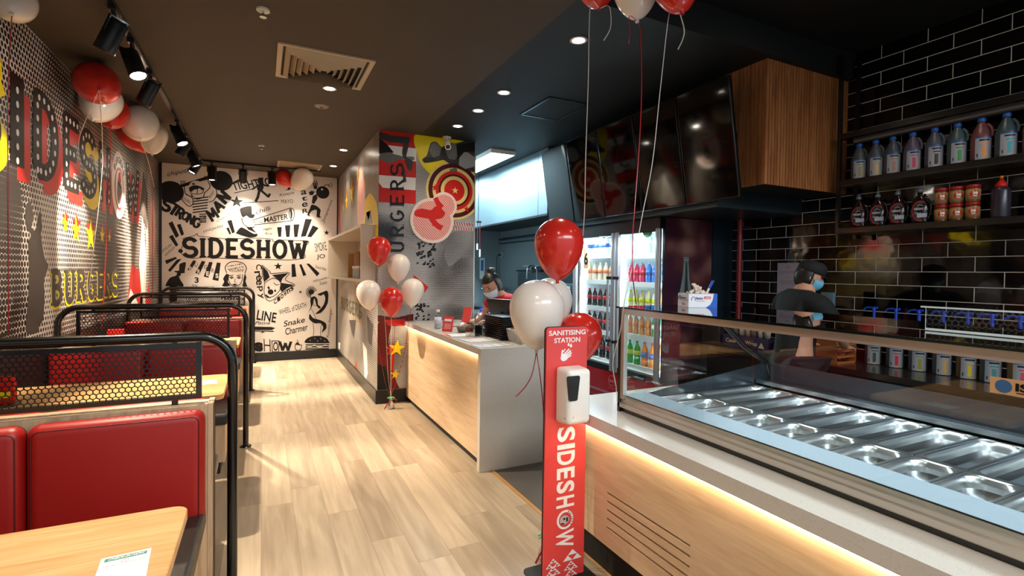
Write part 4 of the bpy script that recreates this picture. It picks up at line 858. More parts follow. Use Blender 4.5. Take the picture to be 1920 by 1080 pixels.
# things on the counter (z = .925)
def at(x, y, z=CZ): q = P(x, y, 'Z', z); return q.x, q.y
def sheet(cx, cy, w_, h_, rot, label, z=CZ, cols=3, name='menu_sheet'):
    t = thing(name, label, 'menu', (cx, cy, z), 'menus on the counter'); Mx = Matrix.Translation((cx, cy, z)) @ Matrix.Rotation(rot, 4, 'Z')
    mb = MB(); mb.box((-w_/2-.006, -h_/2-.006, .0), (w_/2+.006, h_/2+.006, .0015), M=Mx); mb.done('menu_cover', mat('menu_grey', '#4a3f3b', .4), t); mb = MB(); mb.box((-w_/2, -h_/2, .0015), (w_/2, h_/2, .003), M=Mx); mb.done('menu_page', PAPER, t)
    mb = MB()
    for c in range(cols):
        for r in range(9): mb.box((-w_*.44+c*w_*.31, -h_*.42+r*h_*.085, .0031), (-w_*.44+c*w_*.31+w_*(.18+.08*((r*7+c*3) % 3)), -h_*.42+r*h_*.085+.004, .0033), M=Mx)
    mb.done('print_lines', mat('menu_ink', '#77635c', .6), t); mb = MB(); mb.box((-w_*.44, h_*.36, .0031), (w_*.44, h_*.46, .0033), M=Mx); mb.done('heading_band', PRED, t)
sheet(1.615, 4.30, .20, .30, math.radians(88), 'white printed menu with red heading, farthest of three on the counter'); sheet(1.66, 3.95, .30, .21, math.radians(8), 'large white menu in the middle of the counter corner'); sheet(1.62, 3.62, .28, .15, math.radians(4), 'white menu at the stone corner of the counter, nearest the camera')
def lathe_thing(name, label, cat, loc, parts, group=None, seg=24):
    t = thing(name, label, cat, loc, group)
    for nm, prof, m, *r in parts:
        mb = MB(); kw = r[0] if r else {}; mb.lathe(prof, seg, M=Matrix.Translation(loc), **kw); mb.done(nm, m, t)
    return t
x, y = at(821, 616); lathe_thing('sanitiser_bottle', 'clear sanitiser bottle with a pale label near the column end of the counter', 'bottle', (x, y, CZ), [
    ('bottle', [(.001, .001), (.033, .001), (.036, .01), (.036, .13), (.03, .15), (.016, .165), (.016, .172)], BOTGLASS), ('cap', [(.018, .168), (.018, .19), (.001, .19)], WHITE), ('label', [(.0365, .05), (.0365, .115)], mat('label_pale', '#d8d4e6', .5)), ('liquid', [(.001, .004), (.032, .004), (.032, .10), (.001, .10)], mat('gel', '#b9c6cc', .1))])
# red card stand
x, y = at(838, 622); t = thing('card_stand', 'red printed card standing beside the sanitiser bottle', 'card', (x, y, CZ)); Mx = Matrix.Translation((x, y, CZ)) @ Matrix.Rotation(math.radians(42), 4, 'Z') @ Matrix.Rotation(math.radians(12), 4, 'Y')
mb = MB(); mb.box((-.0, -.055, 0), (.004, .055, .15), M=Mx); mb.done('red_card', REDS, t); mb = MB(); mb.box((-.0015, -.038, .10), (-.0005, .038, .122), M=Mx); [mb.box((-.0015, -.035, .03+.014*k), (-.0005, .035, .034+.014*k), M=Mx) for k in range(4)]; mb.done('card_print', SIGNW, t); mb = MB(); mb.box((-.02, -.055, 0), (.04, .055, .006), M=Mx); mb.done('stand_foot', ACRYL, t)
x, y = 1.86, 4.86; t = thing('leaflet', 'tall red leaflet leaning behind the red card', 'leaflet', (x, y, CZ)); Mx = Matrix.Translation((x, y, CZ)) @ Matrix.Rotation(math.radians(30), 4, 'Z') @ Matrix.Rotation(math.radians(15), 4, 'Y')
mb = MB(); mb.box((0, -.05, 0), (.012, .05, .215), M=Mx); mb.done('leaflet', REDS, t); mb = MB(); mb.box((.012, -.05, 0), (.02, .05, .2), M=Mx); mb.done('backing', WHITE, t)
# pink tray mat line
x, y = at(838, 613); tag(simple('tray_mat', lambda mb: mb.box((x-.13, y-.02, CZ), (x+.1, y+.03, CZ+.006)), mat('dusty_red', '#a8504a', .5), 'thin dull red folder lying behind the bottle', 'folder'))
# basket, napkin dispenser
x, y = at(868, 623)
t = thing('sachet_bowl', 'small grey bowl of sachets behind the napkin dispenser', 'bowl', (x, y, CZ)); mb = MB(); mb.lathe([(.001, .001), (.045, .001), (.065, .06), (.062, .06), (.043, .006), (.001, .006)], 24, M=Matrix.Translation((x, y, CZ))); mb.done('bowl', mat('wire_grey', '#6e6258', .5), t)
mb = MB()
for k in range(9): mb.rbox((-.025, -.012, 0), (.025, .012, .006), .002, M=Matrix.Translation((x+random.uniform(-.025, .025), y+random.uniform(-.025, .025), CZ+.045+k*.004)) @ Euler((random.uniform(-.6, .6), random.uniform(-.6, .6), random.uniform(0, 3))).to_matrix().to_4x4())
mb.done('sachets', PAPER, t)
x, y = at(889, 630); t = thing('napkin_dispenser', 'black and chrome tabletop dispenser on the serving counter', 'dispenser', (x, y, CZ)); Mx = Matrix.Translation((x, y, CZ)) @ Matrix.Rotation(math.radians(-62), 4, 'Z')
mb = MB(); mb.rbox((-.05, -.055, 0), (.05, .055, .105), .028, seg=5, M=Mx); mb.done('body', mat('dispenser_black', '#15181b', .15), t)
for s in (-1, 1): mb = MB(); mb.rbox((-.054, s*.055-.004, 0), (.054, s*.055+.004, .112), .003, M=Mx); mb.done('side_plate', mat('chrome', ''), t)
mb = MB(); mb.box((-.0515, -.04, .015), (-.050, .04, .035), M=Mx); mb.done('paper_slot', PAPER, t)
# arched grey phone-like holder
t = thing('ring_holder', 'grey arched stand behind the red leaflet', 'stand', (1.98, 4.80, CZ)); mb = MB(); mb.tube([(1.98+.0, 4.86, CZ)]+[(1.98, 4.80+.06*math.cos(math.radians(a)), CZ+.09+.06*math.sin(math.radians(a))) for a in range(0, 181, 20)]+[(1.98, 4.74, CZ)], .009, 8); mb.done('arch', mat('grey_plastic', '#8f8a84', .4), t); mb = MB(); mb.box((1.94, 4.72, CZ), (2.02, 4.88, CZ+.01)); mb.done('base', mat('grey_plastic', ''), t)
# label printer, tangle of cable
tag(simple('label_printer', lambda mb: mb.rbox((1.93, 4.22, CZ), (2.05, 4.34, CZ+.12), .012), mat('printer_black', '#0c0d0e', .4), 'black box printer beside the tray stack', 'printer'))
def cab(mb):
    for k in range(3):
        pts = [(1.86+.035*math.cos(a*1.1+k), 4.30+.05*math.sin(a*1.7+k*2), CZ+.008+.05*abs(math.sin(a*.8+k))) for a in [i*.35 for i in range(22)]]; mb.tube(pts, .004, 6)
tag(simple('cable', cab, BLK, 'tangled black cable beside the dispenser', 'cable'))
# POS display
t = thing('pos_screen', 'black register screen tilted towards the worker', 'screen', (2.06, 4.36, CZ)); c = Vector((2.07, 4.36, CZ+.20)); n = Vector((.90, .22, .36)).normalized(); ex = Vector((-.35, .80, 0)).normalized(); ey = n.cross(ex)
if ey.z < 0: ey = -ey
Mx = Matrix(((ex.x, ey.x, n.x, c.x), (ex.y, ey.y, n.y, c.y), (ex.z, ey.z, n.z, c.z), (0, 0, 0, 1)))
mb = MB(); mb.rbox((-.17, -.135, -.022), (.17, .135, 0), .008, M=Mx); mb.done('screen_casing', mat('screen_case', '#15120f', .35), t); mb = MB(); mb.box((-.155, -.1, .0005), (.155, .1, .002), M=Mx); mb.done('display', mat('display_glow', '#1b2630', .2, emit=.3), t)
mb = MB(); mb.tube([(2.06, 4.42, CZ), (2.05, 4.42, CZ+.09), c-n*.02], .014, 10); mb.rbox((1.99, 4.34, CZ), (2.11, 4.48, CZ+.014), .004); mb.done('stand', BLK, t)
# stack of trays
def tray(mb):
    mb.rbox((-.145, -.19, 0), (.145, .19, .006), .003)
    for a, b in (((-.16, -.205, .009), (-.14, .205, .0145)), ((.14, -.205, .009), (.16, .205, .0145)), ((-.16, -.205, .009), (.16, -.185, .0145)), ((-.16, .185, .009), (.16, .205, .0145)), ((-.146, -.191, .004), (-.140, .191, .010)), ((.140, -.191, .004), (.146, .191, .010)), ((-.146, -.191, .004), (.146, -.185, .010)), ((-.146, .185, .004), (.146, .191, .010))): mb.box(a, b)
mb = MB(); tray(mb); tr = mb.done('serving_tray', mat('tray_brown_black', '#1a120d', .35), None, keep=True); tr.location = (1.955, 4.03, CZ+.001); tag(tr, 'dark serving tray at the bottom of the counter stack', 'tray', 'stack of dark serving trays')
for k in range(1, 12):
    c = tr.copy(); C.collection.objects.link(c); c.location = (1.955+random.uniform(-.004, .004), 4.03+random.uniform(-.004, .004), CZ+.001+k*.0165); c['label'] = 'dark serving tray in the counter stack, %s above the bottom one' % ('first', 'second', 'third', 'fourth', 'fifth', 'sixth', 'seventh', 'eighth', 'ninth', 'tenth', 'eleventh', 'twelfth')[k-1] if k < 11 else 'dark serving tray topmost of the counter stack'
# two lattice baskets with sachets
def lattice_basket(x, y, label, fill):
    t = thing('lattice_basket', label, 'basket', (x, y, CZ), 'white lattice baskets'); z0, z1 = CZ+.002, CZ+.10; a, b = .045, .062; mb = MB()
    def wall(p0, p1, q0, q1):
        p0, p1, q0, q1 = map(Vector, (p0, p1, q0, q1)); N = 6; Mz = 5; L = lambda s, u: (p0.lerp(p1, s)).lerp(q0.lerp(q1, s), u)
        for i in range(-Mz, N):
            for sgn in (0, 1):
                pts = []
                for k in range(Mz+1):
                    s = (i+k)/N
                    if 0 <= s <= 1: pts.append(L(s if sgn == 0 else 1-s, .08+.84*k/Mz))
                if len(pts) > 1: mb.tube(pts, .0032, 4)
        mb.tube([q0, q1], .005, 6); mb.tube([p0, p1], .006, 6)
    c0 = [(x-a, y-a, z0), (x+a, y-a, z0), (x+a, y+a, z0), (x-a, y+a, z0)]; c1 = [(x-b, y-b, z1), (x+b, y-b, z1), (x+b, y+b, z1), (x-b, y+b, z1)]
    for k in range(4): wall(c0[k], c0[(k+1) % 4], c1[k], c1[(k+1) % 4])
    mb.box((x-a, y-a, z0-.002), (x+a, y+a, z0+.002)); mb.done('lattice', mat('basket_white', '#e4dcd6', .5), t)
    mb = MB()
    for k in range(22): mb.rbox((-.028, -.016, 0), (.028, .016, .008), .003, M=Matrix.Translation((x+random.uniform(-.03, .03), y+random.uniform(-.03, .03), CZ+.02+k*.004)) @ Euler((random.uniform(-.9, .9), random.uniform(-.9, .9), random.uniform(0, 3))).to_matrix().to_4x4())
    mb.done('sachets', fill, t)
lattice_basket(1.905, 3.77, 'white lattice basket filled with brown sachets, beside the tray stack', CARD); lattice_basket(1.90, 3.60, 'white lattice basket half hidden behind the white balloon', PAPER)

# ================================================================ DISPLAY COUNTER
DY0, DY1, DZ = YF+.15, 2.40, .80
t = thing('display_counter', 'long oak fronted counter with speckled stone top carrying the glass display', 'counter', (2.1, .8, 0))
mb = MB(); mb.box((CX, DY0, DZ-.06), (2.86, DY1, DZ)); mb.done('stone_top', STONE, t)
mb = MB(); slots = [.449, .408, .366, .325, .283]; z = .19; top = DZ-.06; sy0, sy1 = 1.43, 1.957; X0, X1 = CX+.03, CX+.05
mb.box((X0, DY0, .19), (X1, sy0, top)); mb.box((X0, sy1, .19), (X1, DY1-.06, top)); prev = .19
for s in slots[::-1]: mb.box((X0, sy0, prev), (X1, sy1, s-.005)); prev = s+.005
mb.box((X0, sy0, prev), (X1, sy1, top)); mb.done('oak_front', OAK, t)
mb = MB(); mb.box((X1, DY0, .19), (X1+.02, DY1-.08, top)); mb.box((CX+.10, DY0, 0), (CX+.14, DY1-.08, .19)); mb.box((CX+.06, DY1-.08, 0), (2.84, DY1-.05, DZ-.06)); mb.done('dark_carcass', BLKM, t)
mb = MB(); mb.box((CX+.010, DY0, DZ-.067), (CX+.022, DY1-.03, DZ-.0602)); mb.done('led_strip', LED, t)

# refrigerated glass case
GX0, GX1, GY0, GY1, GT = 1.635, 2.74, DY0+.05, 2.065, 1.335
t = thing('glass_display', 'stainless refrigerated display with flat glass top and empty food pans', 'display case', (2.15, .7, DZ))
mb = MB(); mb.box((GX0+.012, GY0, DZ), (GX1, GY1-.01, DZ+.022)); mb.done('black_foot', BLK, t)
mb = MB(); 
prof = [(GX0, .822), (GX0-.004, .826), (GX0-.004, .846), (GX0+.006, .850), (GX0+.006, .864), (GX0+.016, .868), (GX0+.016, .880), (GX0+.16, .884), (GX0+.17, .83), (GX0+.1, .822)]
n = len(prof); vs = [(a, GY0, b) for a, b in prof]+[(a, GY1, b) for a, b in prof]; mb.add(vs, [list(range(n)), list(range(n, 2*n))[::-1]]+[(i, (i+1) % n, n+(i+1) % n, n+i) for i in range(n)]); mb.done('front_sill', ALU, t)
mb = MB(); mb.box((GX0+.018, GY0, .8842), (GX0+.162, GY1-.012, .8856)); mb.done('sill_ledge', mat('ledge_satin', '#93a3b0', .5, .5), t)
mb = MB(); mb.box((GX0+.002, GY0, .868), (GX0+.008, GY1-.012, 1.296)); mb.done('front_glass', GLASS, t)
mb = MB(); mb.box((GX0+.01, GY1-.010, .83), (GX1-.5, GY1-.004, 1.31)); mb.done('end_glass', GLASS, t)
mb = MB(); mb.box((GX0-.015, GY0, GT-.008), (2.25, GY1+.012, GT)); mb.done('top_glass', thin_glass('dark_top_glass', (.55, .6, .6), 2.6, .9), t)
mb = MB(); mb.box((GX0-.016, GY0, GT-.0095), (GX0-.0055, GY1+.012, GT-.0005)); mb.box((GX0-.016, GY1+.004, GT-.0095), (2.25, GY1+.013, GT-.0005)); mb.done('glass_edge', mat('glass_edge_dark', '#07130f', .1), t)
mb = MB(); mb.box((GX0-.002, GY0, 1.296), (GX0+.028, GY1-.012, GT-.01)); mb.box((GX0-.002, GY1-.036, .868), (GX0+.022, GY1-.012, 1.30)); mb.box((GX0+.02, GY1-.03, 1.300), (2.2, GY1-.012, GT-.01)); mb.done('aluminium_frame', ALU, t)
mb = MB(); mb.box((GX0-.004, GY1-.012, DZ), (GX0+.012, GY1+.006, GT-.010)); mb.done('corner_post', BLK, t)
mb = MB(); mb.box((2.19, GY0, 1.29), (2.235, GY1-.015, GT-.010)); mb.done('rear_rail', BLK, t)
mb = MB(); mb.tube([(2.21, 2.0, 1.30), (2.45, 1.98, 1.10), (2.62, 1.97, 1.0)], .016, 10); mb.tube([(2.62, 1.97, 1.0), (2.66, 1.97, .90)], .008, 8); mb.done('gas_strut', BLK, t)
# stainless well: end wall, back wall
mb = MB()
def slab(a, b, c, d, th, m=0):
    a, b, c, d = map(Vector, (a, b, c, d)); nrm = (b-a).cross(d-a).normalized()*th; mb.add([a, b, c, d, a+nrm, b+nrm, c+nrm, d+nrm], [(0, 1, 2, 3), (7, 6, 5, 4), (0, 4, 5, 1), (1, 5, 6, 2), (2, 6, 7, 3), (3, 7, 4, 0)], m)
slab((1.79, 2.03, .80), (2.72, 2.03, .80), (2.72, 2.03, .985), (1.79, 2.03, .886), .004); slab((2.70, 2.03, .80), (2.70, GY0, .80), (2.72, GY0, .985), (2.72, 2.03, .985), .004)
mb.box((1.79, GY0, .79+.012), (2.72, 2.03, .806)); mb.done('well_liner', mat('liner_satin', '#59626a', .2, .8), t)
mb = MB(); mb.box((2.605, GY0, .868), (2.70, 2.02, .885)); mb.done('back_ledge', mat('dark_ledge', '#1d2022', .25), t)
mb = MB(); mb.box((2.60, GY0, .872), (2.612, 2.02, .893)); mb.done('ledge_lip', STEEL, t)
mb = MB(); mb.box((1.795, GY0, .848), (2.605, 2.025, .853), 0)
PY = [2.02, 1.90, 1.745, 1.592, 1.437, 1.286, 1.137, .98, .825, .672, .52, .367, .214]
mb = MB()
for y in PY: mb.box((1.80, y-.004, .846), (2.60, y+.004, .856))
mb.box((2.094, .2, .845), (2.104, 2.02, .855)); mb.done('pan_divider', STEEL, t)
# sticker on the front glass
q0 = P(1856, 735, 'X', GX0+.001); q1 = P(1856, 698, 'X', GX0+.001)
mb = MB(); y1 = q0.y; zb = q0.z; zt = zb+.040; xx = GX0+.0005; mb.box((xx-.0004, y1-.16, zb), (xx, y1, zt)); st = mb.done('sticker', mat('sticker_beige', '#c89a6c', .5), t)
mb = MB(); f = lambda y, z: (xx-.0012, y, z); mb.add([f(y1-.026+.016*math.cos(a*math.pi/12), (zb+zt)/2+.016*math.sin(a*math.pi/12)) for a in range(24)], [list(range(24))]); mb.done('logo_disc', mat('sticker_blue', '#33608f', .5), t)
mb = MB(); put_text(mb, 'ISA', f(y1-.048, zb+.012), f(y1-.10, zb+.012), f(y1-.048, zb+.032), 0, .04); mb.box((xx-.0014, y1-.15, zb+.007), (xx-.001, y1-.05, zb+.009)); mb.done('sticker_lettering', PBLK, t)

# pans
def pan_obj(wx, wy, dp, nm):
    """gastronorm pan: rim at z=0, tapered rounded tub below"""
    mb = MB(); R = .045; seg = 8
    def loop(hx, hy, r, z): 
        o = []
        for cx, cy, a0 in ((hx-r, hy-r, 0), (-hx+r, hy-r, 90), (-hx+r, -hy+r, 180), (hx-r, -hy+r, 270)):
            o += [(cx+r*math.cos(math.radians(a0+k*90/seg)), cy+r*math.sin(math.radians(a0+k*90/seg)), z) for k in range(seg+1)]
        return o
    L = [loop(wx/2, wy/2, .006, 0), loop(wx/2, wy/2, .006, .004), loop(wx/2-.010, wy/2-.008, .030, .005), loop(wx/2-.014, wy/2-.012, R, .002), loop(wx/2-.018, wy/2-.016, R, -.02), loop(wx/2-.026, wy/2-.022, R, -dp+.014), loop(wx/2-.036, wy/2-.030, R, -dp+.002), loop(wx/2-.05, wy/2-.042, .02, -dp)]
    n = len(L[0]); vs = sum(L, []); fs = [(j*n+i, j*n+(i+1) % n, (j+1)*n+(i+1) % n, (j+1)*n+i) for j in range(len(L)-1) for i in range(n)]+[list(range((len(L)-1)*n, len(L)*n))]
    mb.add(vs, fs, 0, True)
    for q in range(3*n): mb.sm[q] = False
    mb.sm[-1] = False; o = mb.done(nm, PANSTEEL, None, keep=True); return o
cache = {}
for k in range(len(PY)-1):
    wy = round(PY[k]-PY[k+1]-.006, 2); cy = (PY[k]+PY[k+1])/2
    for row, (xa, xb) in enumerate(((1.812, 2.096), (2.102, 2.598))):
        key = (row, wy)
        if key not in cache: o = pan_obj(xb-xa, wy, .10 if row else .095, 'food_pan'); cache[key] = o
        else: o = cache[key].copy(); C.collection.objects.link(o)
        o.location = ((xa+xb)/2, cy, .857); nth = ['first', 'second', 'third', 'fourth', 'fifth', 'sixth', 'seventh', 'eighth', 'ninth', 'tenth', 'eleventh', 'twelfth'][k]
        tag(o, ('small empty steel pan, %s from the far end of the front row' if row == 0 else 'large empty steel pan, %s from the far end of the back row') % nth, 'food pan', 'small front row pans' if row == 0 else 'large back row pans')
# light inside the case (tube under the top frame)
tag(simple('case_lamp', lambda mb: mb.cyl((2.16, GY0+.05, 1.31), (2.16, GY1-.06, 1.31), .008), mat('case_lamp_glow', '#ffffff', .5, emit=2.5, ecol=(.8, .93, 1)), 'thin lamp tube under the rear edge of the glass top', 'lamp'))
light('case_light', 'AREA', (2.10, .8, 1.285), 8.5, (.84, .95, 1), (2.1, .8, .8), shape='RECTANGLE', size=.16, size_y=2.3)

# glove box on the glass top
t = thing('glove_box', 'white and blue cardboard glove box on the display top', 'box', (1.98, 1.90, GT)); Mx = Matrix.Translation((2.0, 1.905, GT)) @ Matrix.Rotation(math.radians(-16), 4, 'Z')
bw, bd, bh = .158, .105, .070      # local x along the long face
mb = MB()
for a, b in (((-bw/2, -bd/2, 0), (bw/2, -bd/2+.002, bh)), ((-bw/2, bd/2-.002, 0), (bw/2, bd/2, bh)), ((-bw/2, -bd/2, 0), (-bw/2+.002, bd/2, bh)), ((bw/2-.002, -bd/2, 0), (bw/2, bd/2, bh)), ((-bw/2, -bd/2, 0), (bw/2, bd/2, .002)), ((-bw/2, -bd/2, bh-.002), (bw/2, -bd/2+.02, bh)), ((-bw/2, bd/2-.02, bh-.002), (bw/2, bd/2, bh))): mb.box(a, b, M=Mx)
bx = mb.done('carton', mat('carton_white', '#dfe3ea', .5), t)
F_ = lambda u, v: Mx @ Vector((-bw/2+u*bw, -bd/2-.0006, v*bh)); S2 = lambda u, v: Mx @ Vector((-bw/2-.0006, bd/2-u*bd, v*bh))
mb = MB(); mb.add([F_(.60, .0), F_(.75, .2), F_(.83, .5), F_(.86, .78), F_(.87, 1), F_(1, 1), F_(1, 0)], [(0, 1, 2, 3, 4, 5, 6)]); mb.done('blue_corner', mat('carton_blue', '#1358b8', .5), bx)
mb = MB(); put_text(mb, 'Bastion', F_(.26, .58), F_(.50, .58), F_(.26, .76), 0, .03); put_text(mb, 'Bastion', S2(.36, .60), S2(.80, .60), S2(.36, .76), 0, .03)
for G, u0, v0 in ((F_, .17, .58), (S2, .20, .62)):
    for r0, r1 in ((1, .55),):
        pts = [G(u0+.065*math.cos(math.radians(a))*r0*(1 if G is F_ else 1.5), v0+.20*math.sin(math.radians(a))*r0) for a in range(-20, 201, 20)]; mb.tube(pts, .0028, 6, flat=.001)
mb.done('brand_lettering', mat('carton_navy', '#1b2c63', .5), bx)
mb = MB(); put_text(mb, 'One Way Glove', F_(.26, .42), F_(.56, .42), F_(.26, .53), 0, .01); put_text(mb, 'One Way Glove', S2(.36, .46), S2(.92, .46), S2(.36, .56), 0, .01)
f2 = lambda u, v: F_(u, v)+(Mx.to_3x3() @ Vector((0, -.0004, 0))); s2 = lambda u, v: S2(u, v)+(Mx.to_3x3() @ Vector((-.0004, 0, 0)))
mb.add([F_(.54, .62), F_(.77, .62), F_(.77, .80), F_(.54, .80)], [(0, 1, 2, 3)]); mb.add([S2(.38, .16), S2(.72, .16), S2(.72, .32), S2(.38, .32)], [(0, 1, 2, 3)]); mb.done('red_print', mat('carton_red', '#d42a2a', .5), bx)
mb = MB(); put_text(mb, 'LARGE', f2(.57, .66), f2(.74, .66), f2(.57, .76), 0, .03); put_text(mb, 'LARGE', s2(.42, .20), s2(.68, .20), s2(.42, .28), 0, .03); mb.done('white_print', SIGNW, bx)
mb = MB()
for k in range(26):
    a = random.uniform(0, 6.28); r = random.uniform(0, 1)**.6; p = Mx @ Vector((r*.05*math.cos(a), r*.026*math.sin(a), bh-.006+(1-r)*.036))
    mb.ell(p, (random.uniform(.010, .02), random.uniform(.007, .012), random.uniform(.004, .009)), u=10, v=7, M=Euler((random.uniform(0, 3), random.uniform(0, 3), random.uniform(0, 3))).to_matrix())
for dx, rz in ((-.012, .5), (-.002, .75)): p = Mx @ Vector((dx, 0, bh+.028)); mb.tube([p, p+Vector((-.012, 0, .012)), p+Vector((-.022, 0, .020))], .0055, 8)
tag(mb.done('disposable_gloves', mat('latex_cream', '#e2d3c2', .6, sss=.2), None), 'bunch of crumpled cream gloves sticking out of the glove box', 'gloves')
t = thing('pen', 'blue and white marker pen leaning behind the glove box', 'pen', (2.14, 1.95, GT)); p0 = Vector((2.105, 1.955, GT+.05)); p1 = Vector((2.145, 1.935, GT+.135)); mb = MB(); mb.cyl(p0, p0.lerp(p1, .55), .0055); mb.done('barrel', WHITE, t); mb = MB(); mb.cyl(p0.lerp(p1, .5), p1, .0065); mb.done('cap', mat('pen_blue', '#0f4fb5', .4), t); mb = MB(); mb.cyl(p0-Vector((.012, -.006, .03)), p0, .004); mb.done('nib_end', mat('pen_blue', ''), t)
# pen cup behind the carton keeps the pen upright
mb = MB(); mb.lathe([(.001, 0), (.022, 0), (.024, .075), (.021, .075), (.019, .004), (.001, .004)], 20, M=Matrix.Translation((2.10, 1.965, GT))); tag(mb.done('pen_cup', BLKM, None), 'small black cup standing behind the glove box', 'cup')
tag(simple('paper_tag', lambda mb: mb.box((-.0, -.012, 0), (.001, .012, .018), M=Matrix.Translation((2.088, 1.90, GT+.020)) @ Matrix.Rotation(math.radians(75), 4, 'Z') @ Matrix.Rotation(.15, 4, 'X')), PAPER, 'small white printed tag poking out right of the glove box', 'tag'))
# acrylic box on the glass top
t = thing('acrylic_box', 'clear acrylic lidded box on the glass top at the right edge', 'box', (2.02, .62, GT)); x0, x1, y0, y1, z0, z1 = 1.86, 2.16, .30, .845, GT+.002, GT+.072
mb = MB(); 
for a, b in (((x0, y0, z0), (x0+.004, y1, z1)), ((x1-.004, y0, z0), (x1, y1, z1)), ((x0, y0, z0), (x1, y0+.004, z1)), ((x0, y1-.004, z0), (x1, y1, z1)), ((x0, y0, z0), (x1, y1, z0+.004))): mb.box(a, b)
mb.done('box_walls', ACRYL, t); mb = MB(); mb.box((x0-.008, y0-.008, z1), (x1+.008, y1+.008, z1+.005)); mb.done('lid', ACRYL, t)
EG = mat('acrylic_edge', '#cfe0e6', .15)
mb = MB(); mb.box((x0-.010, y0-.01, z1), (x0-.0082, y1+.01, z1+.005)); mb.box((x0-.0015, y0, z0), (x0-.0002, y1, z0+.007)); mb.box((x0-.0012, y1-.0008, z0), (x0-.0002, y1+.0004, z1)); mb.done('polished_edge', EG, t)

# ================================================================ SANITISING STATION
SX0, SX1, SY, SH = 1.214, 1.446, 2.09, 1.238
t = thing('sanitising_station', 'tall red sanitising station sign panel standing on a black floor base', 'sign', ((SX0+SX1)/2, SY, 0))
def rr(x0, x1, z0, z1, r, low=True):
    o = []
    for cx, cz, a0 in ((x1-r, z1-r, 0), (x0+r, z1-r, 90)): o += [(cx+r*math.cos(math.radians(a0+k*15)), cz+r*math.sin(math.radians(a0+k*15))) for k in range(7)]
    return o+[(x0, z0), (x1, z0)]
MV = Matrix(((1, 0, 0, 0), (0, 0, -1, SY), (0, 1, 0, 0), (0, 0, 0, 1)))
mb = MB(); mb.prism(rr(SX0, SX1, .008, SH, .018), .010, MV, 0); pn = mb.done('sign_panel', REDS, t)
mb = MB(); mb.prism(rr(SX0-.003, SX1+.003, .008, SH+.003, .02), .006, Matrix.Translation((0, .008, 0)) @ MV, 0); mb.done('panel_backing', mat('dark_backing', '#3a1b1b', .5), t)
mb = MB(); Mb = Matrix.Translation(((SX0+SX1)/2, SY, 0)); pts = []
for cx, cy, a0 in ((.125, .11, 0), (-.125, .11, 90), (-.125, -.11, 180), (.125, -.11, 270)): pts += [(cx+.03*math.cos(math.radians(a0+k*15)), cy+.03*math.sin(math.radians(a0+k*15))) for k in range(7)]
mb.prism(pts, .008, Mb); mb.done('floor_base', BLKM, t)
yf = SY-.0108
def sp(x, z, e=0): return (x, yf-e, z)
cxm = (SX0+SX1)/2
mb = MB(); put_text(mb, 'SANITISING', sp(SX0+.012, 1.199), sp(SX1-.010, 1.199), sp(SX0+.012, 1.223), 0, .022); put_text(mb, 'STATION', sp(SX0+.042, 1.163), sp(SX1-.042, 1.163), sp(SX0+.042, 1.187), 0, .022)
# SIDES H ring W reading downwards
def down(ch, z1, z0, x0=1.276, x1=1.372): put_text(mb, ch, sp(x0, z1), sp(x0, z0), sp(x1, z1), 0, .03)
zz = lambda y: P(1060, y, 'Y', yf).z
xa, xb = P(1044, 900, 'Y', yf).x, P(1077, 900, 'Y', yf).x
for ch, ya, yb in (('S', 801, 828), ('I', 833, 842), ('D', 846, 872), ('E', 877, 898), ('S', 902, 924), ('H', 930, 951), ('W', 993, 1026)): down(ch, zz(ya), zz(yb), xa, xb)
_fk = [0]
def flat(pts, e=0): 
    _fk[0] += 1; e += (_fk[0] % 25)*.00003; mb.add([sp(a, b, e) for a, b in pts], [list(range(len(pts)))])
ring = zz(974); rc = (xa+xb)/2
flat([(rc+.047*math.cos(a*math.pi/18), ring+.047*math.sin(a*math.pi/18)) for a in range(36)])
mb.done('white_lettering', SIGNW, pn); mb = MB()
# washing hands symbol: fist outline and drops
hx, hz = cxm-.005, 1.105
def stroke(a, b, w_):
    L = math.hypot(b[0]-a[0], b[1]-a[1]); n_ = (-(b[1]-a[1])/L*w_, (b[0]-a[0])/L*w_); k_ = ((b[0]-a[0])/L*w_, (b[1]-a[1])/L*w_)
    flat([(hx+x_, hz+z_) for x_, z_ in ((a[0]+n_[0], a[1]+n_[1]), (a[0]-n_[0], a[1]-n_[1]), (b[0]-n_[0], b[1]-n_[1]), (b[0]-n_[0]*.5+k_[0], b[1]-n_[1]*.5+k_[1]), (b[0]+n_[0]*.5+k_[0], b[1]+n_[1]*.5+k_[1]), (b[0]+n_[0], b[1]+n_[1]))])
flat([(hx-.032, hz-.020), (hx-.028, hz+.008), (hx-.012, hz+.004), (hx+.006, hz-.004), (hx+.006, hz-.024), (hx-.010, hz-.032), (hx-.024, hz-.030)])
for a, b, w_ in (((-.026, .002), (-.022, .020), .0038), ((-.014, .0), (.014, .024), .0036), ((-.008, -.006), (.024, .016), .0036), ((-.002, -.012), (.028, .006), .0036), ((.0, -.020), (.026, -.006), .0034), ((-.018, .012), (-.008, .026), .0026)): stroke(a, b, w_)
for dx, dz, s in ((.012, .046, .006), (.026, .040, .007)): flat([(hx+dx+s*math.cos(a*math.pi/6), hz+dz+s*math.sin(a*math.pi/6)) for a in range(12)]); flat([(hx+dx-s*.75, hz+dz+s*.5), (hx+dx+s*.75, hz+dz+s*.5), (hx+dx, hz+dz+s*2.2)])
mb.done('hand_symbol', SIGNW, pn); mb = MB()
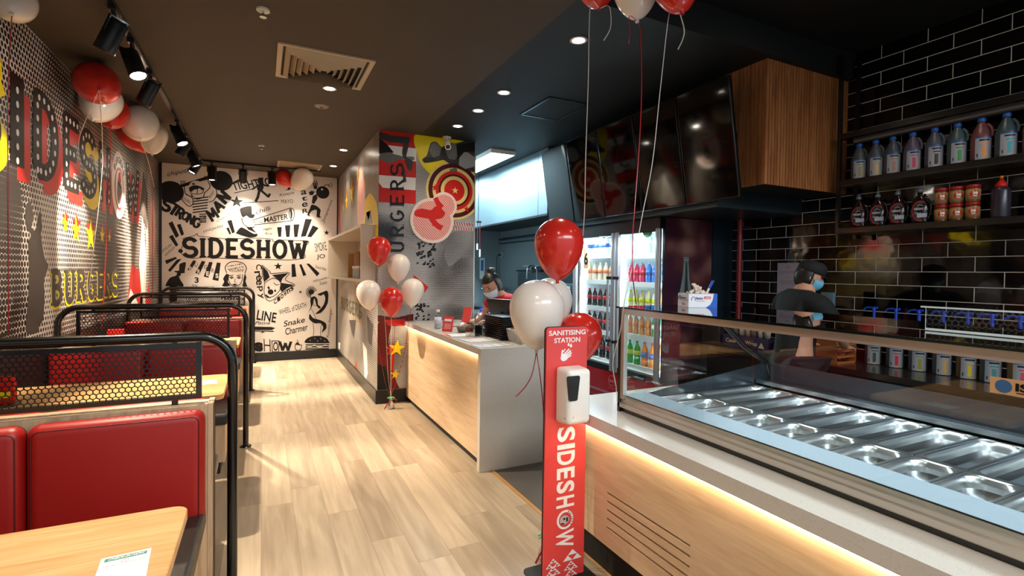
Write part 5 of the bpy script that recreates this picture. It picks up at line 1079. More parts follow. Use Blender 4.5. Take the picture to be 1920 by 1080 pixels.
# pattern of small triangles at the foot
def tri_stack(cx, z, s, rows):
    for r in range(rows):
        hw = s*(r+1)/rows; zt = z-r*s*.75/rows*1.0
def fractal(cx, zt, w_, h_, d=2):
    if d == 0: flat([(cx-w_/2, zt-h_), (cx+w_/2, zt-h_), (cx, zt)]); return
    fractal(cx, zt, w_/2, h_/2, d-1); fractal(cx-w_/4, zt-h_/2, w_/2, h_/2, d-1); fractal(cx+w_/4, zt-h_/2, w_/2, h_/2, d-1)
fractal(1.378, zz(1033), .11, .052, 1)
for k in range(4): fractal(1.268, zz(1041)-k*.038, .085, .044, 2); fractal(1.37, zz(1054)-k*.038, .082, .042, 2)
mb.done('triangle_pattern', SIGNW, pn)
mb = MB(); flat([(rc+.036*math.cos(a*math.pi/15), ring+.036*math.sin(a*math.pi/15)) for a in range(30)], .0008); mb.done('badge_red_disc', mat('badge_red', '#c9474a', .4), pn)
mb = MB(); flat([(rc-.005+.027*math.cos(a*math.pi/12), ring+.022*math.sin(a*math.pi/12)) for a in range(24)], .0014); mb.done('badge_face', mat('badge_grey', '#b9b2b0', .5), pn)
mb = MB(); flat([(rc-.014, ring+.006), (rc-.006, ring+.012), (rc+.002, ring+.004), (rc-.006, ring-.002)], .002); flat([(rc+.006, ring+.012), (rc+.016, ring+.008), (rc+.014, ring-.010), (rc+.004, ring-.012)], .002); flat([(rc-.022, ring-.012), (rc-.004, ring-.016), (rc-.008, ring-.020), (rc-.024, ring-.018)], .002)
for k, ch in enumerate('BURGERS'):
    a = math.radians(62-k*17); q = Vector((rc+.041*math.cos(a), 0, ring+.041*math.sin(a))); tx = Vector((math.sin(a), 0, -math.cos(a)))*.0035; nx = Vector((math.cos(a), 0, math.sin(a)))*.0035; b = Vector((q.x, yf-.0008, q.z)); put_text(mb, ch, b-tx-nx, b+tx-nx, b-tx+nx, 0, .04)
mb.done('badge_ink', PBLK, pn)
# dispenser
DXC = P(1068, 740, 'Y', SY-.1).x; t2 = thing('soap_dispenser', 'white touch free sanitiser dispenser fixed on the red sign', 'dispenser', (1.33, SY-.01, .86))
dz1, dz0 = P(1068, 690, 'Y', SY-.08).z, P(1068, 797, 'Y', SY-.08).z; dx0, dx1 = 1.262, 1.404
def dsp(): 
    bm = bmesh.new(); bmesh.ops.create_cube(bm, size=1)
    for v in bm.verts: v.co = Vector((dx0+(v.co.x+.5)*(dx1-dx0), SY-.011-(.5-v.co.y)*.105, dz0+(v.co.z+.5)*(dz1-dz0)))
    for v in bm.verts:
        if v.co.y < SY-.05: v.co.x += .012 if v.co.x < 1.33 else -.004; v.co.z += .010 if v.co.z < .9 else -.006
    bmesh.ops.bevel(bm, geom=bm.edges[:], offset=.02, segments=5, profile=.5, affect='EDGES'); mb = MB(); bm.verts.index_update(); mb.add([v.co.copy() for v in bm.verts], [[v.index for v in f.verts] for f in bm.faces], 0, True); bm.free(); return mb
dsp().done('housing', mat('dispenser_white', '#f3eee6', .3), t2)
yy = SY-.011-.1055; wx0, wx1 = P(1063, 725, 'Y', yy).x, P(1087, 725, 'Y', yy).x; wz1, wz0 = P(1075, 705, 'Y', yy).z, P(1075, 752, 'Y', yy).z
mb = MB(); mw = Matrix(((1, 0, 0, 0), (0, 0, -1, yy+.004), (0, 1, 0, 0), (0, 0, 0, 1))); pts = []; hw = (wx1-wx0)/2; mcx = (wx0+wx1)/2
for cx, cz, a0 in ((mcx+hw-.01, wz1-.01, 0), (mcx-hw+.01, wz1-.01, 90), (mcx-hw*.62+.008, wz0+.01, 180), (mcx+hw*.62-.008, wz0+.01, 270)): pts += [(cx+.01*math.cos(math.radians(a0+k*15)), cz+.01*math.sin(math.radians(a0+k*15))) for k in range(7)]
mb.prism(pts, .006, mw); mb.done('dark_window', mat('window_dark', '#1c2120', .25), t2)
mb = MB(); q = P(1059, 785, 'Y', yy); mb.cyl((q.x, yy+.003, q.z), (q.x, yy-.001, q.z), .0022); mb.done('sensor_dot', BLK, t2)
mb = MB(); q = P(1075, 783, 'Y', yy); mb.add([(q.x-.005, yy-.0006, q.z-.004), (q.x+.005, yy-.0006, q.z-.004), (q.x, yy-.0006, q.z+.006)], [(0, 1, 2)]); mb.done('hand_mark', mat('mark_grey', '#b9b4b4', .5), t2)
# ================================================================ BULKHEAD, CLADDING, SCREENS
sbox('trim_6', (3.26, 2.87, 2.19), (XT, 5.45, ZC), BLKM)         # boxed bulkhead behind the screens
t_ = sbox('trim_7', (3.205, 2.87, 2.035), (XT, 5.45, 2.185), mat('bulkhead_steel', '#4c5960', .32, .8))
mb = MB(); x0, x1, y0, y1, z0, z1 = 3.262, XT-.002, 2.497, 2.868, 2.168, ZC; mb.box((x0+.014, y0+.014, z0), (x1, y1, z1)); core = tag(mb.done('timber_box', BLKM, None), 'suspended box clad in vertical timber slats beside the screens', 'cladding')
mb = MB(); n = 30; pw = (x1-x0)/n
for i in range(n): mb.box((x0+i*pw+.002, y0, z0-.002), (x0+(i+1)*pw-.004, y0+.016, z1))
m = 11; ph = (y1-y0)/m
for i in range(m): mb.box((x0, y0+i*ph+.003, z0-.002), (x0+.016, y0+(i+1)*ph-.003, z1))
sl = mb.done('timber_slats', SLAT, core)
def screen(y0, y1, label):
    ym = (y0+y1)/2; t = thing('menu_screen', label, 'screen', (3.1, ym, 2.08), 'black menu screens above the drinks fridge')
    b = Vector((3.105, 0, 2.068)); tp = Vector((2.965, 0, 2.925)); u = (tp-b).normalized(); nn = Vector((-u.z, 0, u.x))
    Mx = Matrix(((0, u.x, nn.x, b.x), (1, 0, 0, ym), (0, u.z, nn.z, b.z), (0, 0, 0, 1))); h = (tp-b).length; hw = (y1-y0)/2-.006
    mb = MB(); mb.rbox((-hw, 0, -.035), (hw, h, -.002), .006, M=Mx); mb.done('casing', mat('screen_plastic', '#060607', .25), t)
    mb = MB(); mb.box((-hw+.010, .012, -.002), (hw-.010, h-.010, .0), M=Mx); mb.done('screen_glass', mat('screen_black', '#020203', .06, spec=.4), t)
    mb = MB(); mb.box((3.10, ym-.1, 2.4), (3.26, ym+.1, 2.6)); mb.done('wall_bracket', BLKM, t)
SE = [2.575, 3.10, 3.63, 4.18, 4.74, 5.29]
for k in range(5): screen(SE[k], SE[k+1], ('black menu screen next to the timber slat box', 'black menu screen second from the timber slat box', 'black menu screen in the middle of the row of five', 'black menu screen fourth from the timber slat box', 'menu screen next to the kitchen hood, reflecting blue light')[k])

# ================================================================ RACK ON THE TILED WALL
RY1 = 2.42; RYE = -.6; RXF = 3.98
t = thing('wall_rack', 'black metal three-tier wall rack on the black tiles', 'shelf', (4.1, .9, 1.82))
for y in (RY1-.012, .4, RYE):
    for x in (RXF, XT-.035): mb = MB(); mb.box((x, y-.012, 1.80), (x+.026, y+.014, 3.2)); mb.done('post', BLK, t)
for z, nm in ((1.83, 'shelf_board'), (2.195, 'shelf_board'), (2.552, 'shelf_board')):
    mb = MB(); mb.box((RXF+.002, RYE, z), (XT-.002, RY1-.01, z+.042)); mb.done(nm, BLK, t, bevel=.002)
mb = MB(); mb.box((RXF+.12, RYE, 2.535), (RXF+.17, RY1-.05, 2.552)); mb.done('light_profile', mat('profile_grey', '#8d8781', .5), t)
SZ2, SZ3 = 2.238, 1.873
LBL = mat('label_white', '#9a9aa0', .5)
# syrup jugs
def jug_mesh(kind_col, pump=False, tint='#7e858c'):
    t = thing('syrup_jug', 'x', 'jug', (0, 0, 0)); body = mat('jug_'+kind_col+tint, tuple(v_*.42 for v_ in lin(tint)[:3]), .35)
    mb = MB(); pr_ = [(.001, 0), (.045, 0), (.052, .008), (.052, .14), (.050, .155), (.036, .20), (.024, .225), (.018, .238), (.018, .246)]
    mb.lathe(pr_, 28, sx=.92, sy=1.0); mb.tube([(0, -.028, .225), (0, -.046, .205), (0, -.056, .175), (0, -.052, .145)], .009, 8); mb.done('jug_body', body, t, keep=True)
    mb = MB(); mb.cyl((0, 0, .244), (0, 0, .266), .022, .020, 24); mb.done('cap', mat('cap_blue', '#1857b0', .45), t, keep=True)
    if pump:
        mb = MB(); mb.cyl((0, 0, .262), (0, 0, .40), .0095); mb.cyl((0, 0, .40), (0, 0, .418), .014, .012); mb.tube([(0, -.0, .411), (-.0, .03, .415), (0, .055, .410), (0, .07, .394)], .0075, 8); mb.tube([(0, 0, .412), (0, -.024, .414)], .009, 8); mb.done('pump', PLBLUE, t, keep=True)
    # curved label on the camera side (-x, -y)
    def lab(r, a0, a1, z0, z1, m, nm, par):
        mb = MB(); n = 8; vs = []
        for i in range(n+1):
            a = math.radians(a0+(a1-a0)*i/n); vs += [(r*.92*math.cos(a), r*math.sin(a), z0), (r*.92*math.cos(a), r*math.sin(a), z1)]
        mb.add(vs, [(2*i, 2*i+2, 2*i+3, 2*i+1) for i in range(n)], 0, True); return mb.done(nm, m, par, keep=True)
    l = lab(.0528, 168, 262, .004, .140, LBL, 'label', t); lab(.0531, 168, 262, .134, .140, mat('label_edge_blue', '#2767b5', .5), 'label_border', t)
    lab(.0532, 205, 228, .018, .088, mat('drink_'+kind_col, kind_col, .5), 'label_picture', t); lab(.0532, 196, 240, .098, .106, mat('drink_'+kind_col, ''), 'label_lettering', t); lab(.0533, 190, 245, .118, .128, PBLK, 'label_logo', t); lab(.0533, 178, 184, .02, .04, PBLK, 'label_mark', t); lab(.0534, 225, 240, .010, .026, mat('cookie', '#c08a4a', .5), 'label_biscuit', t)
    return t
def place(t, x, y, z, label, cat, group, rz=0): t.location = (x, y, z); t.rotation_euler.z = rz; t['label'] = label; t['category'] = cat; t['group'] = group
JC = [(2.300, '#8f7f36', '#70747a', 'caramel-green drink label, leftmost on the middle shelf'), (2.185, '#c2a35b', '#70747c', 'pale yellow drink label, second from the left'), (2.072, '#a06f52', '#68707c', 'brown drink label, third from the left'), (1.948, '#c02850', '#7e7088', 'pink berry drink label, fourth from the left'), (1.820, '#2e1a14', '#6c7280', 'dark cola label, fifth from the left'), (1.695, '#2c8a3c', '#5c7478', 'green drink label, sixth from the left'), (1.572, '#e0872c', '#a05c5c', 'orange drink label and pink syrup'), (1.452, '#3a9aa0', '#56686e', 'teal drink label, next to last in view'), (1.325, '#9a4428', '#8c4c54', 'red-brown drink label, cut by the right edge')]
for y, c, tint, s in JC: place(jug_mesh(c, tint=tint), 4.055, y, SZ2, 'syrup jug with '+s, 'jug', 'syrup jugs on the middle wall shelf')
# chocolate syrup bottles
def choc():
    t = thing('chocolate_syrup_bottle', 'x', 'bottle', (0, 0, 0)); mb = MB(); mb.lathe([(.001, 0), (.046, 0), (.052, .012), (.058, .06), (.057, .10), (.046, .15), (.028, .178), (.016, .195), (.016, .215)], 32, sx=.62); mb.tube([(0, -.030, .175), (0, -.052, .160), (0, -.066, .12), (0, -.066, .07), (0, -.05, .03)], .007, 8); mb.done('bottle_body', mat('choc_brown', '#1a0d0a', .18, coat=.3), t, keep=True)
    mb = MB(); mb.lathe([(.017, .212), (.017, .23), (.012, .236), (.009, .236), (.009, .250), (.001, .252)], 20); mb.done('cap', mat('cap_silver', '#6e747c', .3), t, keep=True)
    q = Matrix.Rotation(math.radians(32), 4, 'Z'); X_ = -.0385
    def el(ry, rz, m, nm, x, par=t):
        mb = MB(); mb.add([q @ Vector((x+.012*((math.cos(a*math.pi/16)*ry/.046)**2), ry*math.cos(a*math.pi/16), .082+rz*math.sin(a*math.pi/16))) for a in range(32)], [list(range(32))]); return mb.done(nm, m, par, keep=True)
    el(.047, .070, PRED, 'label_rim', X_-.0005); L = el(.043, .065, mat('label_brown', '#1c0f0c', .4), 'label', X_-.0015)
    mb = MB(); f = lambda y, z: q @ Vector((X_-.0035, y, z)); put_text(mb, "HERSHEY'S", f(.036, .088), f(-.036, .088), f(.036, .104), 0, .05); put_text(mb, 'SYRUP', f(.030, .060), f(-.002, .060), f(.030, .072), 0, .02); mb.tube([f(.02, .118), f(.005, .124), f(-.012, .116)], .002, 6); mb.done('label_lettering', mat('label_silver', '#9c9490', .5), L, keep=True)
    mb = MB(); mb.add([f(.018, .036)+Vector((-.002, 0, 0)), f(-.036, .039)+Vector((-.002, 0, 0)), f(-.036, .067)+Vector((-.002, 0, 0)), f(.018, .064)+Vector((-.002, 0, 0))], [(0, 1, 2, 3)]); mb.done('price_sticker', LBL, t, keep=True)
    return t
c0 = choc(); 
for k, y in enumerate((2.298, 2.165, 2.035, 1.898)):
    lab = 'brown chocolate syrup bottle, '+('leftmost', 'second from left', 'third from left', 'rightmost, beside the jars')[k]+' on the lowest shelf'
    if k == 0: place(c0, 4.06, y, SZ3, lab, 'bottle', 'chocolate syrup bottles')
    else: dup(c0, (4.06, y, SZ3), label=lab, group='chocolate syrup bottles')
# biscuit spread jars
def jar():
    t = thing('spread_jar', 'x', 'jar', (0, 0, 0)); mb = MB(); mb.lathe([(.001, 0), (.034, 0), (.037, .006), (.037, .082), (.034, .092)], 28); mb.done('jar_glass', mat('spread_tan', '#7a4a22', .2, coat=.4), t, keep=True); mb = MB(); mb.lathe([(.0375, .090), (.0375, .108), (.035, .110), (.001, .110)], 28); mb.done('lid', mat('jar_lid', '#a01a20', .35), t, keep=True)
    mb = MB(); mb.lathe([(.0376, .014), (.0376, .080)], 28); l = mb.done('label', mat('jar_label', '#a58250', .5), t, keep=True); q = Matrix.Rotation(math.radians(215), 4, 'Z'); mb = MB(); mb.add([Matrix.Rotation(math.radians(212+a2), 4, 'Z') @ Vector((.0381, 0, .05+s*b2)) for a2, b2 in ((-38, .004), (-25, .020), (0, .026), (25, .022), (38, .006)) for s in (-1, 1)], [(0, 1, 3, 2), (2, 3, 5, 4), (4, 5, 7, 6), (6, 7, 9, 8)]); mb.done('label_red_oval', PRED, t, keep=True)
    mb = MB(); f = lambda a, z: Matrix.Rotation(math.radians(212+a), 4, 'Z') @ Vector((.0390, 0, z)); 
    mid = f(0, .05); e = (f(20, .05)-f(-20, .05)); put_text(mb, 'Lotus', f(0, .048)-e*.42+mid.normalized()*0-Vector((.002, .0015, 0)), f(0, .048)+e*.42-Vector((.002, .0015, 0)), f(0, .066)-e*.42-Vector((.002, .0015, 0)), 0, .04); put_text(mb, 'Biscoff', f(0, .034)-e*.3-Vector((.002, .0015, 0)), f(0, .034)+e*.3-Vector((.002, .0015, 0)), f(0, .043)-e*.3-Vector((.002, .0015, 0)), 0, .03); mb.done('label_lettering', SIGNW, t, keep=True); return t
j0 = jar(); first = True
for r in range(2):
    for k, y in enumerate((1.773, 1.690, 1.606)):
        lab = 'red lidded biscuit spread jar, %s column, %s of the stacked pair' % (('left', 'middle', 'right')[k], ('bottom', 'top')[r])
        if first: place(j0, 4.06, y, SZ3, lab, 'jar', 'stacked biscuit spread jars'); first = False
        else: dup(j0, (4.06, y, SZ3+r*.1115), (0, 0, random.uniform(-.15, .15)), lab, 'stacked biscuit spread jars')
t = thing('squeeze_bottle', 'tall squeeze bottle of red sauce with red and yellow nozzle', 'bottle', (4.06, 1.470, SZ3)); mb = MB(); L = Matrix.Translation((4.06, 1.470, SZ3)); mb.lathe([(.001, 0), (.044, 0), (.046, .008), (.046, .165), (.038, .182), (.026, .19)], 30, M=L); mb.done('bottle_body', mat('sauce_plum', '#2c2430', .3), t)
mb = MB(); mb.lathe([(.029, .186), (.029, .205), (.016, .222), (.008, .245), (.001, .245)], 24, M=L); mb.done('nozzle', PRED, t); mb = MB(); mb.lathe([(.009, .243), (.008, .256), (.001, .258)], 16, M=L); mb.done('tip', mat('tip_yellow', '#e8a21a', .4), t)

# ================================================================ BACK BENCH BELOW THE TILES
BZ = .86
t = thing('back_bench', 'steel topped bench along the black tiled wall', 'bench', (3.95, 1.3, 0)); mb = MB(); mb.box((3.66, YF+.1, BZ-.04), (XT-.003, 3.50, BZ)); mb.done('bench_top', mat('bench_steel', '#6d6a68', .2, .9), t); mb = MB(); mb.box((3.70, YF+.12, .1), (XT-.003, 3.48, BZ-.04)); mb.done('cabinet', BLKM, t); mb = MB(); mb.box((3.76, YF+.12, 0), (XT-.003, 3.48, .1)); mb.done('kick_board', BLKM, t)
PJ = [(2.165, '#2e4a24', '#68707c', 'dark label'), (2.02, '#c02434', '#6c7282', 'red drink label'), (1.88, '#8a8a2c', '#70747c', 'olive drink label'), (1.74, '#c89a4c', '#70747e', 'pale gold drink label'), (1.61, '#d8b81c', '#9a7444', 'yellow drink label'), (1.49, '#3f8a86', '#5e7078', 'teal drink label'), (1.36, '#c84450', '#a8843c', 'red drink label and amber syrup')]
for k, (y, c, tint, s) in enumerate(PJ): place(jug_mesh(c, True, tint), 4.05, y, BZ, 'blue-pump syrup jug, %s, %s on the bench' % (s, ('leftmost', 'second from left', 'third from left', 'fourth from left', 'fifth from left', 'sixth from left', 'rightmost')[k]), 'jug', 'pump jugs on the back bench')
# wrap box, cups, baskets
t = thing('wrap_box', 'purple cling wrap carton on the bench', 'box', (3.80, 3.02, BZ)); mb = MB(); mb.rbox((3.74, 2.80, BZ), (3.86, 3.26, BZ+.11), .004); mb.done('carton', mat('wrap_purple', '#2e2450', .5), t); mb = MB(); put_text(mb, "Caterer's Wrap", (3.739, 3.22, BZ+.035), (3.739, 2.90, BZ+.035), (3.739, 3.22, BZ+.08), 0, .02); mb.add([(3.739, 2.89, BZ+.03), (3.739, 2.83, BZ+.03), (3.739, 2.86, BZ+.08)], [(0, 1, 2)]); mb.done('lettering', mat('wrap_gold', '#d9c79a', .5), t)
tag(simple('storage_crate', lambda mb: mb.rbox((3.72, 3.28, BZ), (3.98, 3.48, BZ+.30), .01), mat('crate_dark', '#2a2320', .5), 'dark crate at the fridge end of the bench', 'crate'))
cup0 = None
for k in range(7):
    y = 3.22-k*.062; cc = ('#c9bda8', '#8f8478', '#d9d3c6')[k % 3]; mb = MB(); mb.lathe([(.001, 0), (.022, 0), (.030, .11), (.028, .11), (.020, .004), (.001, .004)], 18); o = mb.done('paper_cup', mat('cup_'+cc, cc, .5), None, keep=True); o.location = (3.80, y, BZ+.112); tag(o, 'upright paper cup on the purple carton, %s from the fridge end' % ('first', 'second', 'third', 'fourth', 'fifth', 'sixth', 'seventh')[k], 'cup', 'cups on the wrap carton')
def crate_basket(y0, y1, label, tall):
    t = thing('food_basket', label, 'basket', (3.85, (y0+y1)/2, BZ), 'orange-brown baskets'); mb = MB(); z = BZ; h = tall; x0, x1 = 3.74, 3.98
    for i in range(14):
        f = y0+(y1-y0)*i/13; mb.box((x0, f-.006, z), (x0+.006, f+.006, z+h)); mb.box((x1-.006, f-.006, z), (x1, f+.006, z+h))
    for k in range(5):
        zz_ = z+.008+(h-.016)*k/4; mb.box((x0-.003, y0-.006, zz_-.008), (x0+.008, y1+.006, zz_+.008)); mb.box((x1-.008, y0-.006, zz_-.008), (x1+.003, y1+.006, zz_+.008)); mb.box((x0, y0-.006, zz_-.008), (x1, y0+.004, zz_+.008)); mb.box((x0, y1-.004, zz_-.008), (x1, y1+.006, zz_+.008))
    mb.box((x0, y0, z), (x1, y1, z+.006)); mb.done('wicker', mat('wicker_orange', '#a2592c', .6), t)
    mb = MB(); [mb.rbox((-.05, -.03, 0), (.05, .03, .03), .006, M=Matrix.Translation((random.uniform(x0+.06, x1-.06), random.uniform(y0+.05, y1-.05), z+.03+.012*k)) @ Euler((random.uniform(-.3, .3), random.uniform(-.3, .3), random.uniform(0, 3))).to_matrix().to_4x4()) for k in range(int(h/.013))]; mb.done('packets', mat('packet_rust', '#94502a', .6), t)
crate_basket(2.44, 2.72, 'low orange-brown basket of packets on the back bench', .16); crate_basket(2.25, 2.40, 'taller orange-brown basket beside the pump jugs', .19)
t = thing('small_screen', 'grey till screen in front of the worker at the tiled wall', 'screen', (3.96, 2.30, BZ)); mb = MB(); q0 = P(1548, 548, 'X', 3.95); q1 = P(1561, 600, 'X', 3.95); mb.rbox((3.94, q1.y-.01, 1.10), (3.97, 2.50, q0.z), .006); mb.done('casing', mat('till_grey', '#4f6a78', .35), t); mb = MB(); mb.cyl((3.97, 2.36, BZ+.005), (3.97, 2.36, 1.15), .02); mb.box((3.9, 2.28, BZ), (4.05, 2.44, BZ+.012)); mb.done('stand', BLK, t)
# paper notice and pipes on the tiles
t = thing('paper_notice', 'white printed paper notice stuck on the black tiles', 'notice', (XT-.004, 3.0, 1.33)); mb = MB(); q0 = P(1458, 493, 'X', XT-.004); ya, za = q0.y, q0.z; mb.box((XT-.0042, ya-.21, za-.297), (XT-.003, ya, za)); nt_ = mb.done('sheet', mat('notice_paper', '#a9a4b4', .6), t)
mb = MB()
for k, (w_, o_) in enumerate(((.05, .08), (.04, .085), (0, 0), (.15, .03), (.14, .03), (.03, .03), (0, 0), (.06, .07), (0, 0), (.15, .03), (.12, .03), (.13, .03))):
    if w_: mb.box((XT-.0052, ya-o_-w_, za-.035-k*.014), (XT-.0045, ya-o_, za-.032-k*.014))
mb.done('print_lines', mat('notice_ink', '#6b6676', .6), nt_)
t = thing('fire_pipe', 'vertical dark red pipe fixed to the black tiles', 'pipe', (4.1, 3.39, .86)); mb = MB(); mb.cyl((4.1, 3.392, BZ), (4.1, 3.392, 2.12), .024, seg=20); mb.done('pipe', mat('pipe_red', '#8c1d1c', .35, coat=.3), t); mb = MB(); mb.cyl((4.1, 3.392, 2.02), (4.1, 3.392, 2.10), .034, seg=20); mb.box((4.1, 3.375, 1.95), (XT, 3.41, 1.97)); mb.done('collar', mat('pipe_fitting', '#4c1413', .4), t); mb = MB(); mb.cyl((4.1, 3.392, 2.10), (4.1, 3.392, 2.17), .018); mb.done('valve', mat('brass', '#8a7a54', .3, 1), t)

# ================================================================ DRINKS FRIDGE
FX0, FX1, FY0, FY1, FT = 3.30, 3.96, 3.605, 5.05, 2.03
t = thing('drinks_fridge', 'two-door glass drinks fridge with a red base and lit shelves', 'fridge', (3.6, 4.33, 0))
mb = MB()
for a, b in (((FX0+.06, FY0, .50), (FX1, FY0+.03, FT)), ((FX0+.06, FY1-.03, .50), (FX1, FY1, FT)), ((FX1-.03, FY0, .50), (FX1, FY1, FT)), ((FX0+.06, FY0, FT-.05), (FX1, FY1, FT)), ((FX0+.06, FY0, .46), (FX1, FY1, .52))): mb.box(a, b)
mb.done('cabinet', mat('fridge_black', '#101012', .35), t)
FW_ = mat('fridge_liner', '#e8f2f6', .4)
mb = MB(); 
for a, b in (((FX0+.07, FY0+.03, .52), (FX1-.03, FY0+.04, FT-.10)), ((FX0+.07, FY1-.04, .52), (FX1-.03, FY1-.03, FT-.10)), ((FX1-.045, FY0+.03, .52), (FX1-.03, FY1-.03, FT-.05)), ((FX0+.07, 4.295, .52), (FX1-.03, 4.325, FT-.10)), ((FX0+.07, FY0+.03, FT-.09), (FX1-.03, FY1-.03, FT-.05)), ((FX0+.07, FY0+.03, .52), (FX1-.03, FY1-.03, .53))): mb.box(a, b)
mb.done('white_liner', FW_, t)
mb = MB(); mb.box((FX0, FY0, FT-.105), (FX0+.06, FY1, FT)); mb.done('header_panel', mat('header_black', '#0a0a0c', .3), t)
mb = MB(); mb.box((FX0, FY0, .155), (FX1, FY1, .46)); mb.done('red_base', mat('fridge_red', '#a30d16', .25, coat=.4), t)
mb = MB(); mb.box((FX0-.005, FY0, .225), (FX0, FY1, .245)); mb.done('base_trim', mat('trim_pink_silver', '#b98ca0', .25, .6), t)
mb = MB(); mb.box((FX0+.05, FY0, 0), (FX1, FY1, .155)); mb.done('kick_board', BLKM, t)
# side panel with a blurred advert and a bottle
k = NT('side_advert'); x, y, z = k.pos(); v = k.comb(x, 0, z); f = k.noise(v, 3.1, 1, .3); f2 = k.noise(k.comb(k.math('ADD', x, 4), 1, z), 5, 1)
c = k.ramp(f, [(.30, '#1d1430'), (.42, '#3a1c30'), (.52, '#5c3438'), (.62, '#8a6058'), (.72, '#a98a80')]); c = k.mix(k.math('MULTIPLY', f2, .5), c, lin('#6b2a2e')); k.set(k.b.inputs['Base Color'], c); k.b.inputs['Roughness'].default_value = .35
mb = MB(); mb.box((FX0+.062, FY0-.004, .5), (FX1, FY0-.0005, FT)); sp_ = mb.done('side_panel', k.m, t)
b0 = P(1287, 482, 'Y', FY0-.006); bc = b0.x; s = 1.0
mb = MB(); prof = [(.034, 0), (.034, -.012), (.031, -.015), (.034, -.02), (.034, -.045), (.030, -.05), (.030, -.06), (.035, -.1), (.044, -.19), (.062, -.28), (.085, -.36)]
vs = [(bc-r, FY0-.0048, b0.z+z_) for r, z_ in prof]+[(bc+r, FY0-.0048, b0.z+z_) for r, z_ in prof]; n = len(prof); mb.add(vs, [(i, i+1, n+i+1, n+i) for i in range(n-1)]); mb.done('printed_bottle', mat('print_bottle', '#7f9290', .3), sp_)
mb = MB(); vs = [(bc-r*.25, FY0-.0053, b0.z+z_) for r, z_ in prof]+[(bc+r*.45, FY0-.0053, b0.z+z_) for r, z_ in prof]; mb.add(vs, [(i, i+1, n+i+1, n+i) for i in range(5, n-1)]); mb.box((bc-.034, FY0-.0055, b0.z-.014), (bc+.034, FY0-.0050, b0.z-.011)); mb.box((bc-.034, FY0-.0055, b0.z-.046), (bc+.034, FY0-.0050, b0.z-.042)); mb.done('printed_bottle_shade', mat('print_bottle_dark', '#3d4240', .3), sp_)
# steel filler between fridge and wall
struct(simple('trim_8', lambda mb: mb.box((FX1+.005, FY0-.01, 0), (XT, FY0+.02, 2.10)), mat('filler_steel', '#3f5260', .35, .8), None, None))
# doors
PIL = mat('door_aluminium', '#b4b7bc', .38, .6)
for (ya, yb, hs, nm) in ((FY0, 4.26, 4.245, 'right'), (4.275, FY1, 4.30, 'left')):
    d = None; mb = MB(); zb, zt_ = .47, FT-.10
    mb.box((FX0+.002, ya+.05, zb), (FX0+.03, yb-.05, zb+.055)); mb.box((FX0+.002, ya+.05, zt_-.03), (FX0+.03, yb-.05, zt_)); mb.box((FX0+.002, ya+.02, zb), (FX0+.03, ya+.051, zt_)); mb.box((FX0+.002, yb-.051, zb), (FX0+.03, yb-.02, zt_)); d = mb.done('door', mat('door_frame_black', '#0f1214', .3), t); d['label'] = nm+' glass fridge door'
    for yy_ in (ya, yb-.055): mb = MB(); mb.rbox((FX0-.012, yy_, zb), (FX0+.03, yy_+.055, zt_), .012, seg=4); mb.done('door_stile', PIL, d)
    mb = MB(); mb.box((FX0+.008, ya+.055, zb+.055), (FX0+.014, yb-.055, zt_-.03)); mb.done('door_glass', GLASS, d)
    hy = yb-.045 if nm == 'right' else ya+.045
    mb = MB(); mb.cyl((FX0-.045, hy, .78), (FX0-.045, hy, 1.47), .013, seg=16); mb.done('handle', PIL, d); 
    for z_ in (.80, 1.46): mb = MB(); mb.box((FX0-.058, hy-.014, z_-.02), (FX0+.0, hy+.014, z_+.01)); mb.done('handle_bracket', BLK, d)
# green round sticker, red header writing, logo on the base
mb = MB(); q = P(1214, 428, 'X', FX0+.006); mb.add([(FX0+.006, q.y-.0+.072*math.cos(a*math.pi/12), q.z-.02+.072*math.sin(a*math.pi/12)) for a in range(24)], [list(range(24))]); st = mb.done('green_sticker', mat('sticker_green', '#148a3c', .5), t); mb = MB(); [mb.box((FX0+.0045, q.y-.04, q.z-.05+.014*k_), (FX0+.0055, q.y+.04, q.z-.046+.014*k_)) for k_ in range(4)]; mb.done('sticker_lines', mat('sticker_pale', '#8fd0a4', .5), st)
mb = MB(); put_text(mb, 'COCA-COLA', (FX0-.001, 4.92, FT-.06), (FX0-.001, 4.70, FT-.06), (FX0-.001, 4.92, FT-.035), 0, .03); mb.done('header_lettering', mat('header_red', '#c01c28', .4), t)
q = P(1147, 714, 'X', FX0-.001); mb = MB(); mb.tube([(FX0-.001, q.y+.055*math.cos(a*math.pi/16), q.z+.055*math.sin(a*math.pi/16)) for a in range(32)], .0015, 6, closed=True); put_text(mb, 'Coca-Cola', (FX0-.0015, q.y+.048, q.z-.014), (FX0-.0015, q.y-.048, q.z-.014), (FX0-.0015, q.y+.044, q.z+.016), 0, .02, .3); put_text(mb, 'Taste the Feeling', (FX0-.0015, q.y+.06, q.z-.085), (FX0-.0015, q.y-.06, q.z-.085), (FX0-.0015, q.y+.06, q.z-.073), 0, .0); mb.done('round_logo', mat('logo_pale', '#c98088', .4), t)
# white number decal at the fridge's left edge
t3 = thing('price_decal', 'cream decal with black figure on the fridge edge beside the balloon', 'decal', (FX0-.013, 5.02, 1.55)); q = P(1099, 485, 'X', FX0-.014); mb = MB(); mb.box((FX0-.0145, q.y-.05, q.z-.11), (FX0-.013, q.y+.05, q.z+.11)); mb.done('decal_sheet', mat('decal_cream', '#d9b48a', .5), t3); mb = MB(); put_text(mb, '6', (FX0-.0155, q.y+.035, q.z-.07), (FX0-.0155, q.y-.035, q.z-.07), (FX0-.0155, q.y+.035, q.z+.07), 0, .03); mb.done('figure', PBLK, t3)
